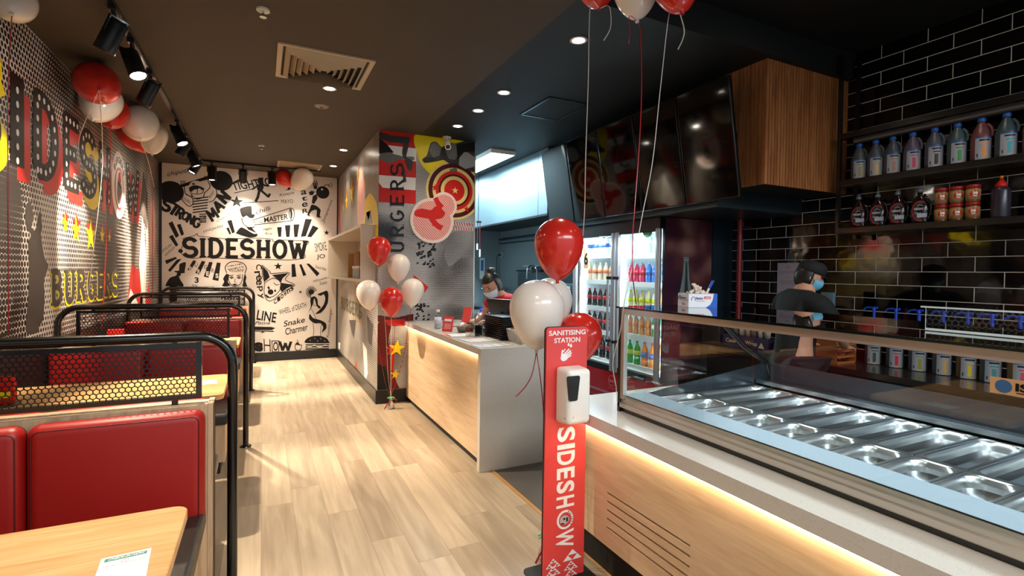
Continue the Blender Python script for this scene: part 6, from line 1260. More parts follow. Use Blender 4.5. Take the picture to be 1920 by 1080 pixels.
# shelves + drinks
rows = {'left': (4.37, 4.96, [1.715, 1.425, 1.13, .865, .555]), 'right': (3.70, 4.22, [1.70, 1.415, 1.135, .885, .575])}
SH = mat('shelf_white', '#e9eff2', .5)
for side, (ya, yb, zs) in rows.items():
    for z_ in zs: mb = MB(); mb.box((FX0+.09, ya-.03, z_-.045), (FX0+.10, yb+.03, z_+.004)); mb.box((FX0+.10, ya-.03, z_-.012), (FX1-.06, yb+.03, z_)); mb.done('shelf', SH, t)
LT = mat('fridge_tube', '#ffffff', .5, emit=15, ecol=(.75, .93, 1))
for y_ in (FY0+.075, 4.27, 4.35, FY1-.075):
    mb = MB(); mb.box((FX0+.075, y_-.008, .56), (FX0+.085, y_+.008, FT-.13)); mb.done('light_tube', LT, t)
for y_ in (3.96, 4.67): light('fridge_light', 'AREA', (FX0+.10, y_, FT-.12), 8, (.75, .93, 1), (FX0+.35, y_, 1.0), shape='RECTANGLE', size=.06, size_y=.45)
def drink(cap, liquid, label, h=.215, r=.031):
    t = thing('drink_bottle', 'x', 'bottle', (0, 0, 0)); k_ = h/.215; mb = MB(); mb.lathe([(.001, 0), (r*.85, 0), (r, .008), (r, .05*k_), (r*.9, .065*k_), (r, .08*k_), (r, .135*k_), (r*.75, .165*k_), (.013, .19*k_), (.012, .20*k_)], 16); mb.done('bottle_body', mat('liquid_'+liquid, liquid, .12, coat=.5), t, keep=True)
    mb = MB(); mb.cyl((0, 0, .197*k_), (0, 0, h), .0145, seg=14); mb.done('cap', mat('cap_'+cap, cap, .4), t, keep=True); mb = MB(); mb.lathe([(r+.0008, .082*k_), (r+.0008, .128*k_)], 16); mb.done('label', mat('dl_'+label, label, .45), t, keep=True); return t
plan = {('left', 0): [('#e8eef2', '#cfd8d8', '#1c3f9a', 'white-capped iced drink with blue label')], ('left', 1): [('#e8d8c8', '#d8c4ae', '#e07848', 'pale drink with orange label')], ('left', 2): [('#c01828', '#1c0c0c', '#c8202c', 'cola with red cap and red label')], ('left', 3): [('#c02838', '#3a1416', '#d83848', 'cola with pink-red label')], ('left', 4): [('#b01828', '#140a0a', '#8c1420', 'dark cola with red cap')],
        ('right', 0): [('#dfe8f0', '#a9c8e0', '#cfe2f2', 'clear water with pale blue label')], ('right', 1): [('#c8d0d8', '#c02850', '#c8203c', 'red sports drink'), ('#c8d0d8', '#2c6cc0', '#2858a8', 'blue sports drink')], ('right', 2): [('#e0d41c', '#d8dcb0', '#c8d818', 'pale juice with yellow cap'), ('#e06818', '#e8782c', '#e07820', 'orange juice with orange cap')], ('right', 3): [('#d8d0c8', '#e09858', '#e88848', 'orange and white soft drink'), ('#38a048', '#2c8c40', '#e8ece0', 'green and white soft drink')], ('right', 4): [('#1c8c30', '#1fa83c', '#c8d82c', 'bright green soft drink'), ('#e05818', '#f08a24', '#5c7cc0', 'orange soft drink with blue mark')]}
ordn = ['top', 'second', 'third', 'fourth', 'lowest']
for (side, r), kinds in plan.items():
    ya, yb, zs = rows[side]; n = 6 if r < 4 else 5; per = {}
    hh = .24 if r == 4 else (.20 if side == 'left' or r != 0 else .225)
    for i in range(n):
        y_ = yb-.03-(yb-ya-.06)*i/(n-1); kd = kinds[0] if len(kinds) == 1 else (kinds[0] if i < (n*0.35 if r in (1, 4) else (n-1.5 if r == 2 else n-2)) else kinds[1])
        lab = kd[3]+', %s on %s shelf, %s fridge door' % (('leftmost', 'second from left', 'third from left', 'fourth from left', 'fifth from left', 'sixth from left')[i], ordn[r], side); grp = kd[3]+', %s shelf, %s door' % (ordn[r], side)
        if kd not in per: o = drink(kd[0], kd[1], kd[2], hh, .036 if r == 4 else .032); per[kd] = o; place(o, FX0+.15, y_, zs[r]+.0005, lab, 'bottle', grp)
        else: dup(per[kd], (FX0+.15, y_, zs[r]+.0005), label=lab, group=grp)

# ================================================================ KITCHEN
t = thing('extraction_hood', 'large stainless extraction hood above the kitchen', 'hood', (3.7, 7.3, 2.23))
mb = MB(); mb.box((3.20, 5.50, 2.235), (3.215, YB-.02, ZC-.005)); mb.box((3.20, 5.50, 2.235), (XT, 5.515, ZC-.005)); mb.done('hood_panel', HOODST, t)
mb = MB(); mb.box((3.196, 5.50, 2.22), (3.24, YB-.02, 2.245)); mb.box((3.22, 5.52, 2.30), (XT, YB-.03, 2.32)); mb.done('lower_rim', mat('hood_dark', '#14191c', .4, .6), t); mb = MB(); [mb.box((3.198, y_, 2.24), (3.20, y_+.006, ZC-.01)) for y_ in (5.75, 8.3)]; mb.done('panel_seam', mat('seam_dark', '#4c585c', .5), t)
tag(simple('wall_conduit', lambda mb: (mb.tube([(4.20, 5.6, 2.14), (4.20, YB-.05, 2.14)], .022, 8), mb.tube([(4.20, 5.6, 2.06), (4.20, YB-.05, 2.06)], .012, 8)), mat('conduit_steel', '#5c6a70', .3, .9), 'long steel pipes running under the extraction hood', 'pipe'))
t = thing('kitchen_bench', 'stainless kitchen bench with sink along the far wall', 'bench', (3.95, 7.3, 0)); mb = MB(); mb.box((3.55, 5.3, .86), (XT-.002, YB-.01, .90)); mb.box((XT-.02, 5.3, .90), (XT-.002, YB-.01, 1.20)); mb.done('bench_top', STEEL, t); mb = MB(); mb.box((3.60, 5.32, .08), (XT-.002, YB-.02, .86)); mb.done('under_shelf', mat('bench_dark', '#2a3236', .4, .5), t)
mb = MB(); [mb.cyl((3.6, y_, 0), (3.6, y_, .86), .02, seg=12) for y_ in (5.4, 6.8, 8.2)]; mb.done('legs', STEEL, t)
t = thing('prep_shelf', 'steel wall shelf behind the worker in red', 'shelf', (4.0, 7.6, 1.42)); mb = MB(); mb.box((3.95, 6.2, 1.60), (XT-.002, 7.6, 1.615)); mb.done('shelf_board', STEEL, t); 
for y_ in (6.3, 7.4): mb = MB(); mb.box((4.0, y_, 1.50), (XT-.002, y_+.01, 1.60)); mb.done('bracket', STEEL, t)
tag(simple('wall_rail', lambda mb: mb.tube([(4.19, 5.5, 1.53), (4.19, 8.3, 1.53)], .012, 8), mat('rail_dark', '#20262a', .4, .6), 'long dark utensil rail across the kitchen wall', 'rail'))
tag(simple('splash_panel', lambda mb: mb.box((4.215, 5.25, 1.21), (4.236, 8.3, 1.50)), mat('splash_steel', '#5a6468', .3, .7), 'dark steel splash panel below the utensil rail', 'panel'))
t = thing('counter_oven', 'grey steel countertop appliance with dark front behind the balloons', 'oven', (3.85, 5.75, .9)); mb = MB(); mb.rbox((3.62, 5.5, .901), (4.12, 6.0, 1.36), .01); mb.done('oven_body', mat('oven_grey', '#5b6468', .35, .6), t); mb = MB(); mb.box((3.612, 5.54, .96), (3.619, 5.90, 1.26)); mb.done('oven_door', mat('oven_glass', '#0b0d0f', .1), t); mb = MB(); mb.box((3.612, 5.6, 1.29), (3.619, 5.72, 1.33)); mb.done('display', mat('oven_display', '#9fc8d8', .4), t)
# taps
def tap(x, y, z, label, kind):
    t = thing('sink_tap', label, 'tap', (x, y, z)); mb = MB(); CH = mat('chrome', '')
    if kind == 0: mb.tube([(x, y, z), (x, y, z+.32)]+[(x-.09+.09*math.cos(math.radians(a)), y, z+.32+.09*math.sin(math.radians(a))) for a in range(20, 181, 20)]+[(x-.18, y, z+.2)], .014, 10)
    else: mb.tube([(x, y, z), (x, y, z+.12), (x-.06, y, z+.17), (x-.2, y, z+.14), (x-.22, y, z+.08)], .016, 10)
    mb.done('spout', CH, t); mb = MB(); mb.cyl((x, y, z), (x, y, z+.03), .03); mb.done('base', CH, t); mb = MB(); mb.cyl((x, y-.02, z+.06), (x, y-.07, z+.08), .008); mb.done('lever', CH, t)
tap(3.95, 7.1, .90+.3, 'tall arched chrome spray tap over the kitchen sink', 0); tap(3.9, 6.5, 1.20-.3, 'low chrome swing tap beside the spray tap', 1)
tag(simple('tap_stand', lambda mb: mb.box((3.9, 7.05, .9), (4.0, 7.15, 1.2)), STEEL, 'steel block carrying the tall spray tap', 'stand'))
for (x, y, r, h, s) in ((3.72, 8.45, .13, .38, 'large steel stock pot left of the worker in red'), (3.72, 8.05, .10, .30, 'smaller steel pot beside the large stock pot')):
    t = thing('stock_pot', s, 'pot', (x, y, .9)); L = Matrix.Translation((x, y, .9)); mb = MB(); mb.lathe([(.001, 0), (r*.95, 0), (r, .01), (r, h), (r+.006, h+.004), (r-.004, h), (r-.006, .01), (.001, .01)], 32, M=L); mb.done('pot_body', STEEL, t); mb = MB(); [mb.tube([(x+s2*r, y-.03, .9+h*.8), (x+s2*(r+.035), y-.03, .9+h*.8), (x+s2*(r+.035), y+.03, .9+h*.8), (x+s2*r, y+.03, .9+h*.8)], .006, 8) for s2 in (-1, 1)]; mb.done('handle', STEEL, t)
t = thing('prep_table', 'stainless work table behind the counter end', 'table', (3.0, 6.9, 0)); mb = MB(); mb.box((2.75, 6.2, .86), (3.25, 7.6, .89)); mb.box((2.78, 6.23, .48), (3.22, 7.57, .50)); mb.done('table_top', STEEL, t); mb = MB(); [mb.cyl((x_, y_, 0), (x_, y_, .86), .02, seg=12) for x_ in (2.79, 3.21) for y_ in (6.24, 7.56)]; mb.done('legs', STEEL, t)
tag(simple('blue_tub', lambda mb: mb.lathe([(.001, 0), (.055, 0), (.065, .07), (.060, .07), (.050, .006), (.001, .006)], 24, M=Matrix.Translation((2.95, 6.9, .89))), mat('tub_blue', '#1838a8', .4), 'small bright blue tub on the steel work table', 'tub'))
t = thing('power_outlet', 'grey double power outlet with a plug on the kitchen wall', 'outlet', (XT, 8.9, 1.8)); q = P(937, 478, 'X', XT-.02)
qy = min(q.y, YB-.12); qz = P(937, 478, 'X', XT-.02).z
mb = MB(); mb.rbox((XT-.035, qy-.07, qz-.045), (XT-.002, qy+.07, qz+.045), .006); mb.done('face_plate', mat('outlet_grey', '#9c9c90', .5), t); mb = MB(); mb.rbox((XT-.075, qy+.0, qz-.02), (XT-.035, qy+.05, qz+.02), .006); mb.tube([(XT-.07, qy+.03, qz), (XT-.10, qy+.06, qz-.03), (XT-.09, qy+.09, qz-.2), (XT-.08, qy+.085, qz-.5)], .006, 8); mb.done('plug', BLK, t)
t = thing('wall_notice', 'small blue and white notice on the kitchen back wall', 'notice', (3.8, YB, 1.5)); q = P(904, 502, 'Y', YB-.005); mb = MB(); mb.box((q.x-.05, YB-.006, q.z-.22), (q.x+.05, YB-.001, q.z+.19)); mb.done('sheet', PAPER, t); mb = MB(); mb.box((q.x-.03, YB-.007, q.z-.06), (q.x+.03, YB-.0055, q.z+.15)); mb.done('print', mat('notice_blue', '#3c78b4', .5), t)
q = P(896, 470, 'Y', 7.5); t = thing('pull_cord', 'dark red cords with white pulls hanging in the kitchen', 'cord', (q.x, 7.5, q.z)); mb = MB(); mb.tube([(q.x-.01, 7.5, 2.3), (q.x-.012, 7.5, 1.95)], .007, 8); mb.tube([(q.x+.03, 7.5, 2.3), (q.x+.035, 7.5, 1.85)], .007, 8); mb.done('cord', mat('cord_red', '#5c1420', .5), t); mb = MB(); mb.cyl((q.x-.012, 7.5, 1.85), (q.x-.012, 7.5, 1.95), .013); mb.cyl((q.x+.035, 7.5, 1.74), (q.x+.035, 7.5, 1.86), .013); mb.done('pull', WHITE, t); mb = MB(); mb.box((q.x-.03, 7.49, 2.28), (q.x+.05, 7.51, 2.31)); mb.tube([(q.x, 7.5, 2.31), (q.x, 7.5, ZC)], .006, 8); mb.done('hanger', BLK, t)
# boxes in the niche
for k, (y, w_, h_, m_, s, zz0) in enumerate(((6.55, .42, .17, CARD, 'open brown cardboard box on the white shelf', .155), (6.55, .5, .15, mat('box_grey', '#8a8d90', .5), 'grey lidded box under the cardboard box on the white shelf', 0), (7.2, .05, .33, mat('board_oak', '#b98a50', .5), 'thin oak board standing at the far end of the boxes', 0))):
    t = thing('storage_box' if k < 2 else 'wooden_board', s, 'box' if k < 2 else 'board', (1.2, y, NZ0+zz0)); mb = MB(); z0 = NZ0+zz0+.0015
    if k == 0:
        for a, b in (((1.06, y-w_/2, z0), (1.065, y+w_/2, z0+h_)), ((1.38, y-w_/2, z0), (1.385, y+w_/2, z0+h_)), ((1.06, y-w_/2, z0), (1.385, y-w_/2+.005, z0+h_)), ((1.06, y+w_/2-.005, z0), (1.385, y+w_/2, z0+h_)), ((1.06, y-w_/2, z0), (1.385, y+w_/2, z0+.004)), ((1.058, y-.02, z0+.02), (1.0605, y+.02, z0+h_))): mb.box(a, b)
        mb.box((-.06, -w_/2, 0), (0, w_/2, .004), M=Matrix.Translation((1.062, y, z0+h_)) @ Matrix.Rotation(-.5, 4, 'Y'))
    else: mb.rbox((1.05, y-w_/2, z0), (1.40, y+w_/2, z0+h_), .004)
    mb.done('box_body' if k < 2 else 'board', m_, t)
    if k == 1: mb = MB(); mb.box((1.045, y-w_/2-.004, z0+h_-.03), (1.404, y+w_/2+.004, z0+h_+.003)); mb.done('lid', WHITE, t)
t = thing('wall_outlet', 'white power outlet low on the patterned right wall', 'outlet', (XC, 8.95, .6)); mb = MB(); q = P(629.5, 641, 'X', XC-.001); mb.rbox((XC-.016, 8.72, q.z-.05), (XC-.001, 8.86, q.z+.05), .004); mb.done('face_plate', WHITE, t)
# ================================================================ BALLOONS
RIBW = mat('ribbon_white', '#d8cfc4', .35); RIBR = mat('ribbon_red', '#a81c1c', .25, coat=.3)
def balloon(c, R, kdir, label, red, ribbon=None, group='party balloons', H=None, rcol=None):
    """c body centre, R radius, kdir direction from centre to knot"""
    c = Vector(c); k = Vector(kdir).normalized(); H = H or R*2.72; q = (-k).to_track_quat('Z', 'Y').to_matrix().to_4x4(); m = BRED if red else BWHI
    prof = []
    for i in range(25):
        t_ = i/24; a = math.pi*t_
        z = -math.cos(a); r = math.sin(a)
        if z < 0: r = r*(1-.20*abs(z)**1.6)**1.0; z = z*1.52
        prof.append((max(r, .001)*R, z*R))
    zb = prof[0][1]; prof = [(.010, zb-.014), (.007, zb-.006), (.012, zb+.002)]+prof[2:]
    knot = c+k*(R*1.52+.01)
    t = thing('balloon', label, 'balloon', c, group); mb = MB(); mb.lathe(prof, 40, M=Matrix.Translation(c) @ q); mb.done('balloon_skin', m, t)
    mb = MB(); mb.ell(knot-k*.002, (.008, .008, .006), u=12, v=8); mb.tube([knot+Vector((.007*math.cos(a), .007*math.sin(a), 0))+k*.004 for a in [x*.63 for x in range(10)]], .003, 6, closed=True); mb.done('knot', mat('knot_red', '#7c100c', .4) if red else BWHI, t)
    if ribbon:
        for r_ in (ribbon if isinstance(ribbon[0], (list, tuple)) and not isinstance(ribbon[0], Vector) else [ribbon]):
            pts = [knot]+[Vector(p) for p in r_]; out = []
            for i in range(len(pts)-1):
                p0 = pts[max(i-1, 0)]; p1 = pts[i]; p2 = pts[i+1]; p3 = pts[min(i+2, len(pts)-1)]
                for s in range(7):
                    u = s/7; out.append(.5*((2*p1)+(-p0+p2)*u+(2*p0-5*p1+4*p2-p3)*u*u+(-p0+3*p1-3*p2+p3)*u**3))
            out.append(pts[-1]); mb = MB(); mb.tube(out, .0026, 6, flat=.0010); mb.done('ribbon', (rcol or (RIBR if not red else RIBW)), t)
    return t
def depth_pt(x, y, d): return EYE+(FW+RT*(x-960)/FOC-UP*(y-CY)/FOC)*d
dn = Vector((0, 0, -1))
# bouquet standing before the column
wgt = Vector((1.262, 5.50, .0))
for (x, y, red, lab, kd) in ((711, 467, True, 'red balloon highest in the bouquet by the patterned column', (.02, 0, -1)), (748, 499, False, 'white balloon upper right in the bouquet by the column', (-.05, 0, -1)), (691, 549, False, 'white balloon at the left of the bouquet by the column', (.08, 0, -1)), (734, 562, True, 'red balloon lowest in the middle of the bouquet by the column', (0, 0, -1)), (774, 545, False, 'white balloon at the right of the bouquet by the column', (-.08, 0, -1))):
    yy_ = {711: 5.53, 748: 5.58, 691: 5.42, 734: 5.36, 774: 5.50}[x]; c = P(x, y-2, 'Y', yy_)
    kn = c+Vector(kd).normalized()*(.125*1.52+.01); mid = kn.lerp(wgt+Vector((0, 0, .13)), .45)+Vector((random.uniform(-.02, .02), -.02, 0))
    if x == 774: mid = Vector((1.43, 5.42, .95)); 
    rb = [mid, kn.lerp(wgt, .75)*Vector((1, 1, 1)) if x != 774 else Vector((1.36, 5.38, .55)), wgt+Vector((0, 0, .125))]
    balloon(c, .125, kd, lab, red, rb, 'bouquet by the column', rcol=RIBW if x in (711, 734) else RIBR)
def weight(p, label):
    t = thing('balloon_weight', label, 'weight', p); L = Matrix.Translation(p); mb = MB(); mb.lathe([(.001, 0), (.034, .001), (.040, .02), (.036, .05), (.018, .078), (.012, .088), (.022, .105), (.001, .106)], 20, M=L); mb.done('foil_weight', mat('foil_silver', '#c9c6c0', .25, .7), t)
    mb = MB(); 
    for k in range(8):
        a = k*.785; mb.tube([Vector(p)+Vector((0, 0, .09)), Vector(p)+Vector((.022*math.cos(a), .022*math.sin(a), .125)), Vector(p)+Vector((.04*math.cos(a), .04*math.sin(a), .115))], .005, 6)
    mb.done('green_tinsel', mat('tinsel_green', '#5fae6e', .4), t); mb = MB(); mb.tube([Vector(p)+Vector((0, -.01, .09)), Vector(p)+Vector((.03, -.03, .11)), Vector(p)+Vector((.055, -.03, .10)), Vector(p)+Vector((.05, -.035, .08))], .006, 6); mb.tube([Vector(p)+Vector((0, -.01, .09)), Vector(p)+Vector((-.05, -.03, .05)), Vector(p)+Vector((-.075, -.03, .01))], .006, 6); mb.done('red_curl', RIBR, t)
weight(wgt, 'small foil balloon weight with a green and red bow at the foot of the column')
# large bouquet behind the sanitising station
w2 = Vector((1.33, 2.25, .14))
balloon(depth_pt(1048, 455, 2.62), .128, (-.03, 0, -1), 'red balloon above the sanitising station', True, [Vector((1.36, 2.28, 1.35)), Vector((1.345, 2.26, .7)), w2], 'bouquet behind the sanitising station')
balloon(depth_pt(1007, 577, 2.66), .146, (0, 0, -1), 'large white balloon just left of the red station sign', False, [[depth_pt(998, 700, 2.6), depth_pt(985, 725, 2.6), depth_pt(967, 744, 2.6)], [depth_pt(1012, 700, 2.6), depth_pt(1017, 745, 2.6), depth_pt(1020, 790, 2.6), w2+Vector((0, 0, .3)), w2]], 'bouquet behind the sanitising station')
balloon(depth_pt(1032, 562, 3.02), .130, (0, 0, -1), 'white balloon half hidden behind the larger white one', False, [Vector((1.5, 2.47, .95)), Vector((1.40, 2.40, .5)), w2+Vector((0, .02, 0))], 'bouquet behind the sanitising station')
balloon(depth_pt(1086, 628, 2.80), .125, (-.35, .1, -1), 'red balloon partly hidden behind the top of the red sign', True, [Vector((1.42, 2.34, .7)), w2], 'bouquet behind the sanitising station')
weight(Vector((1.33, 2.26, .009)), 'foil balloon weight on the floor behind the station sign')
# balloons at the top edge with long hanging ribbons
balloon(depth_pt(1192, -30, 2.55), .118, (.03, -.05, -1), 'white balloon cut by the top edge, with a red foil ribbon', False, [[depth_pt(1180, 30, 2.5), depth_pt(1181, 60, 2.5), depth_pt(1179, 82, 2.5)], [depth_pt(1201, 60, 2.5), depth_pt(1203, 150, 2.45), depth_pt(1200, 250, 2.4), depth_pt(1190, 390, 2.35), depth_pt(1186, 450, 2.35), depth_pt(1187, 520, 2.34), P(1193, 571, 'Z', 1.338)]], 'balloons under the front ceiling')
pE = P(1156, 753, 'Z', .804)
balloon(depth_pt(1266, -32, 2.36), .105, (.0, -.3, -1), 'red balloon cut by the top edge, with white curling ribbons', True, [[depth_pt(1272, 15, 2.4), depth_pt(1283, 60, 2.4), depth_pt(1271, 93, 2.4)], [depth_pt(1258, 10, 2.4), depth_pt(1240, 150, 2.38), depth_pt(1224, 300, 2.38), depth_pt(1205, 400, 2.37), depth_pt(1190, 480, 2.35), depth_pt(1172, 560, 2.30), depth_pt(1163, 620, 2.50), depth_pt(1149, 680, 2.60), depth_pt(1155, 725, 2.70), pE]], 'balloons under the front ceiling')
balloon(depth_pt(1117, -44, 2.7), .120, (0, -.2, -1), 'red balloon barely visible at the top edge, left of the white one', True, [[depth_pt(1142, 12, 2.6), depth_pt(1145, 50, 2.6), depth_pt(1132, 76, 2.6)], [depth_pt(1107, 10, 2.6), depth_pt(1103, 150, 2.6), depth_pt(1098, 300, 2.62), depth_pt(1096, 395, 2.64), depth_pt(1090, 480, 2.70), depth_pt(1086, 540, 2.72), depth_pt(1083, 583, 2.76), Vector((1.47, 2.34, .9)), w2]], 'balloons under the front ceiling')
# balloons pressed to the ceiling by the left wall
def cb(x, y, wpx, red, lab, kd, real=.262, rib=None, rc=None, zmax=None):
    d = real*FOC/wpx
    for _ in range(8): c = depth_pt(x, y, d); real = wpx*d/FOC; d *= (ZC-.006-1.5-real*.51)/(c.z-1.5)
    c = depth_pt(x, y, d)
    c.x = max(c.x, XL+real/2+.01)
    if rib: rib = [[c+Vector(v) for v in r] for r in rib]
    return balloon(c, real/2, kd, lab, red, rib, 'balloons along the left ceiling', rcol=rc)
cb(22, 0, 76, False, 'white balloon cut by the top left corner', (.2, -.6, -.6), rib=[[(0, -.05, -.5), (0, -.06, -1.2), (.0, -.06, -1.8)]], rc=RIBR)
cb(182, 156, 76, True, 'red ceiling balloon with its knot towards the camera, nearest the wall lettering', (.25, -.85, -.42), rib=[[(-.06, -.15, -.42), (-.08, -.12, -.55)], [(.02, .05, -.6), (-.05, .1, -1.3), (-.12, .15, -1.9)]], rc=RIBW)
cb(180, 186, 68, False, 'white ceiling balloon underneath the nearest red one', (-.1, -.4, -.7))
cb(208, 208, 58, True, 'red ceiling balloon behind the first white one', (.1, -.6, -.7), rib=[[(-.02, 0, -.6), (-.06, .05, -1.4), (-.1, .1, -2.0)]], rc=RIBR)
cb(262, 229, 62, False, 'round white ceiling balloon below the fourth spotlight', (.1, -.5, -.6), rib=[[(.05, .1, -.35), (.1, .1, -.6)]], rc=RIBW)
cb(238, 250, 54, True, 'long red ceiling balloon low against the wall print', (.5, .1, -.5), rib=[[(.1, 0, -.6), (.1, 0, -1.3), (.08, 0, -1.9)]], rc=RIBR)
cb(286, 252, 50, False, 'white ceiling balloon farthest along the left wall', (.0, -.1, -1), rib=[[(0, 0, -.6), (0, 0, -1.2), (0, 0, -1.7)]], rc=RIBR)
cb(531, 333, 32, True, 'red balloon at the ceiling before the back wall', (.7, -.2, -.5)); cb(568, 334, 38, False, 'white balloon at the ceiling before the back wall', (-.5, -.2, -.7), rib=[[(-.02, 0, .1), (0, 0, .3)]] if False else None)

# ================================================================ PEOPLE
def skin_mesh(chains, extra=None, voxel=None, sub=2):
    """chains: lists of (point, radius) sharing endpoints by position"""
    me = bpy.data.meshes.new('s'); vs = []; idx = {}; es = []; rad = []
    for ch in chains:
        prev = None
        for p, r in ch:
            key = tuple(round(c, 4) for c in p)
            if key not in idx: idx[key] = len(vs); vs.append(p); rad.append(r)
            i = idx[key]
            if prev is not None and (prev, i) not in es: es.append((prev, i))
            prev = i
    me.from_pydata(vs, es, []); o = bpy.data.objects.new('s', me); C.collection.objects.link(o)
    sk = o.modifiers.new('k', 'SKIN'); sk.use_smooth_shade = True
    for i, sv in enumerate(me.skin_vertices[0].data):
        r = rad[i]; sv.radius = r if isinstance(r, tuple) else (r, r); sv.use_root = (i == 0)
    ss = o.modifiers.new('u', 'SUBSURF'); ss.levels = sub; ss.render_levels = sub
    dg = bpy.context.evaluated_depsgraph_get(); m2 = bpy.data.meshes.new_from_object(o.evaluated_get(dg)); bpy.data.objects.remove(o)
    mb = MB(); mb.add([v.co.copy() for v in m2.vertices], [list(p.vertices) for p in m2.polygons], 0, True); bpy.data.meshes.remove(m2)
    if extra: extra(mb)
    if voxel:
        me = bpy.data.meshes.new('r'); me.from_pydata(mb.v, [], mb.f); o = bpy.data.objects.new('r', me); C.collection.objects.link(o)
        rm = o.modifiers.new('r', 'REMESH'); rm.mode = 'VOXEL'; rm.voxel_size = voxel; sm = o.modifiers.new('s', 'SMOOTH'); sm.iterations = 3; sm.factor = .5
        dg = bpy.context.evaluated_depsgraph_get(); m2 = bpy.data.meshes.new_from_object(o.evaluated_get(dg)); bpy.data.objects.remove(o)
        mb = MB(); mb.add([v.co.copy() for v in m2.vertices], [list(p.vertices) for p in m2.polygons], 0, True); bpy.data.meshes.remove(m2)
    return mb
def person(label, base, f, neck, head, hdir, shz, hands, shirt, hair, mask, cap=False, bun=False, pel=None, sleeve=.5, hs=1.0):
    """f facing (unit, horizontal); hdir direction the face points; shz shoulder half-width; hands: two (elbow, wrist, finger dir)"""
    f = Vector(f).normalized(); lft = Vector((-f.y, f.x, 0)); base = Vector(base); neck = Vector(neck); head = Vector(head); hd = Vector(hdir).normalized()
    t = thing('person', label, 'person', base); pel = Vector(pel) if pel else base+Vector((0, 0, .92)); ch = []; chest = pel.lerp(neck, .62); waist = pel.lerp(neck, .28)
    spine = [(pel, (.15, .115)), (waist, (.135, .10)), (chest, (.155, .11)), (neck-Vector((0, 0, .035)), (.095, .075)), (neck+(head-neck)*.3, (.052, .052)), (head-hd*.01, (.066, .066))]
    ch.append(spine); sh = []; tors = [[(pel-Vector((0, 0, .13)), (.17, .135)), (pel, (.168, .132)), (waist, (.155, .120)), (chest, (.175, .132)), (neck-Vector((0, 0, .035)), (.118, .098)), (neck+(head-neck)*.22, (.066, .066))]]
    for s, (el, wr, fd) in zip((1, -1), hands):
        S = neck+lft*s*shz-Vector((0, 0, .055)); el = Vector(el); wr = Vector(wr); fd = Vector(fd).normalized(); top = neck-Vector((0, 0, .035))
        palm = wr+fd*.05; side = fd.cross(Vector((0, 0, 1))).normalized(); ch.append([(top, (.095, .075)), (S, .052), (S.lerp(el, .5), .045), (el, .038), (el.lerp(wr, .4), .036), (wr, .024), (wr+fd*.03, (.034, .018)), (palm+fd*.02, (.036, .015))])
        for k in range(4):
            b = palm+fd*.03+side*(.024-.016*k); L = (.030, .035, .033, .025)[k]; ch.append([(palm+fd*.02, (.036, .015)), (b, .0085), (b+fd*L+Vector((0, 0, -.006)), .008), (b+fd*L*1.7+Vector((0, 0, -.022)), .007)])
        tb_ = wr+fd*.03+side*s*.03; ch.append([(wr+fd*.03, (.034, .018)), (tb_, .010), (tb_+fd*.028+side*s*.012+Vector((0, 0, -.012)), .009)])
        se = S.lerp(el, sleeve) if sleeve <= 1 else el; tors.append([(neck-Vector((0, 0, .035)), (.118, .098)), (S, .078), (S.lerp(el, sleeve*.6), .067), (se, .063)])
    for s in (1, -1):
        hip = pel+lft*s*.09-Vector((0, 0, .06)); kn = hip.lerp(base+lft*s*.11, .52)+f*.03; an = base+lft*s*.11+Vector((0, 0, .08)); ch.append([(pel, (.15, .115)), (hip, .085), (hip.lerp(kn, .5), .075), (kn, .055), (kn.lerp(an, .4), .052), (an, .036), (an+f*.09-Vector((0, 0, .045)), (.04, .03)), (an+f*.16-Vector((0, 0, .055)), (.036, .022))])
    q = hd.to_track_quat('Y', 'Z').to_matrix().to_4x4(); Mh = Matrix.Translation(head) @ q @ Matrix.Scale(hs, 4)
    def heads(mb):
        u, v = 32, 24; vs = []
        for j in range(v+1):
            ph = math.pi*j/v
            for i in range(u):
                a = 2*math.pi*i/u; x = math.sin(ph)*math.cos(a); y = math.sin(ph)*math.sin(a); z = math.cos(ph)
                X, Y, Z = x*.074, y*.094, z*.112
                if z < 0: X *= 1+.30*z*abs(z); Y = Y*(1+.12*z) if y < 0 else Y*(1+.06*z)
                if y > .3:
                    w_ = math.exp(-(X/.014)**2); Y += w_*.022*math.exp(-((Z+.018)/.022)**2); Y += .004*math.exp(-(X/.03)**2)*math.exp(-((Z+.055)/.012)**2)
                    for sx in (-1, 1): Y -= .008*math.exp(-((X-sx*.030)/.014)**2)*math.exp(-((Z-.012)/.012)**2)
                vs.append(Mh @ Vector((X, Y, Z)))
        mb.add(vs, [(j*u+i, (j+1)*u+i, (j+1)*u+(i+1) % u, j*u+(i+1) % u) for j in range(v) for i in range(u)], 0, True)
        for sx in (-1, 1): mb.ell(Mh @ Vector((sx*.076, -.006, -.004)), (.008, .018, .030), u=12, v=8, M=q.to_3x3())
    skin_mesh(ch, heads, voxel=.0065).done('body', SKIN, t)
    skin_mesh(tors, None, voxel=.008).done('shirt', shirt, t)
    legs = []
    for s in (1, -1):
        hip = pel+lft*s*.09-Vector((0, 0, .06)); kn = hip.lerp(base+lft*s*.11, .52)+f*.03; an = base+lft*s*.11+Vector((0, 0, .09)); legs.append([(pel-Vector((0, 0, .02)), (.16, .13)), (hip, .10), (hip.lerp(kn, .5), .088), (kn, .068), (an, .052)])
    skin_mesh(legs, None, voxel=.010).done('trousers', mat('trousers_black', '#111114', .8), t)
    for s in (1, -1): mb = MB(); an = base+lft*s*.11; qq = f.to_track_quat('Y', 'Z').to_matrix().to_4x4(); mb.rbox((-.048, -.07, 0), (.048, .20, .085), .035, seg=4, M=Matrix.Translation(an) @ qq); mb.done('shoe', mat('shoe_black', '#141416', .5), t)
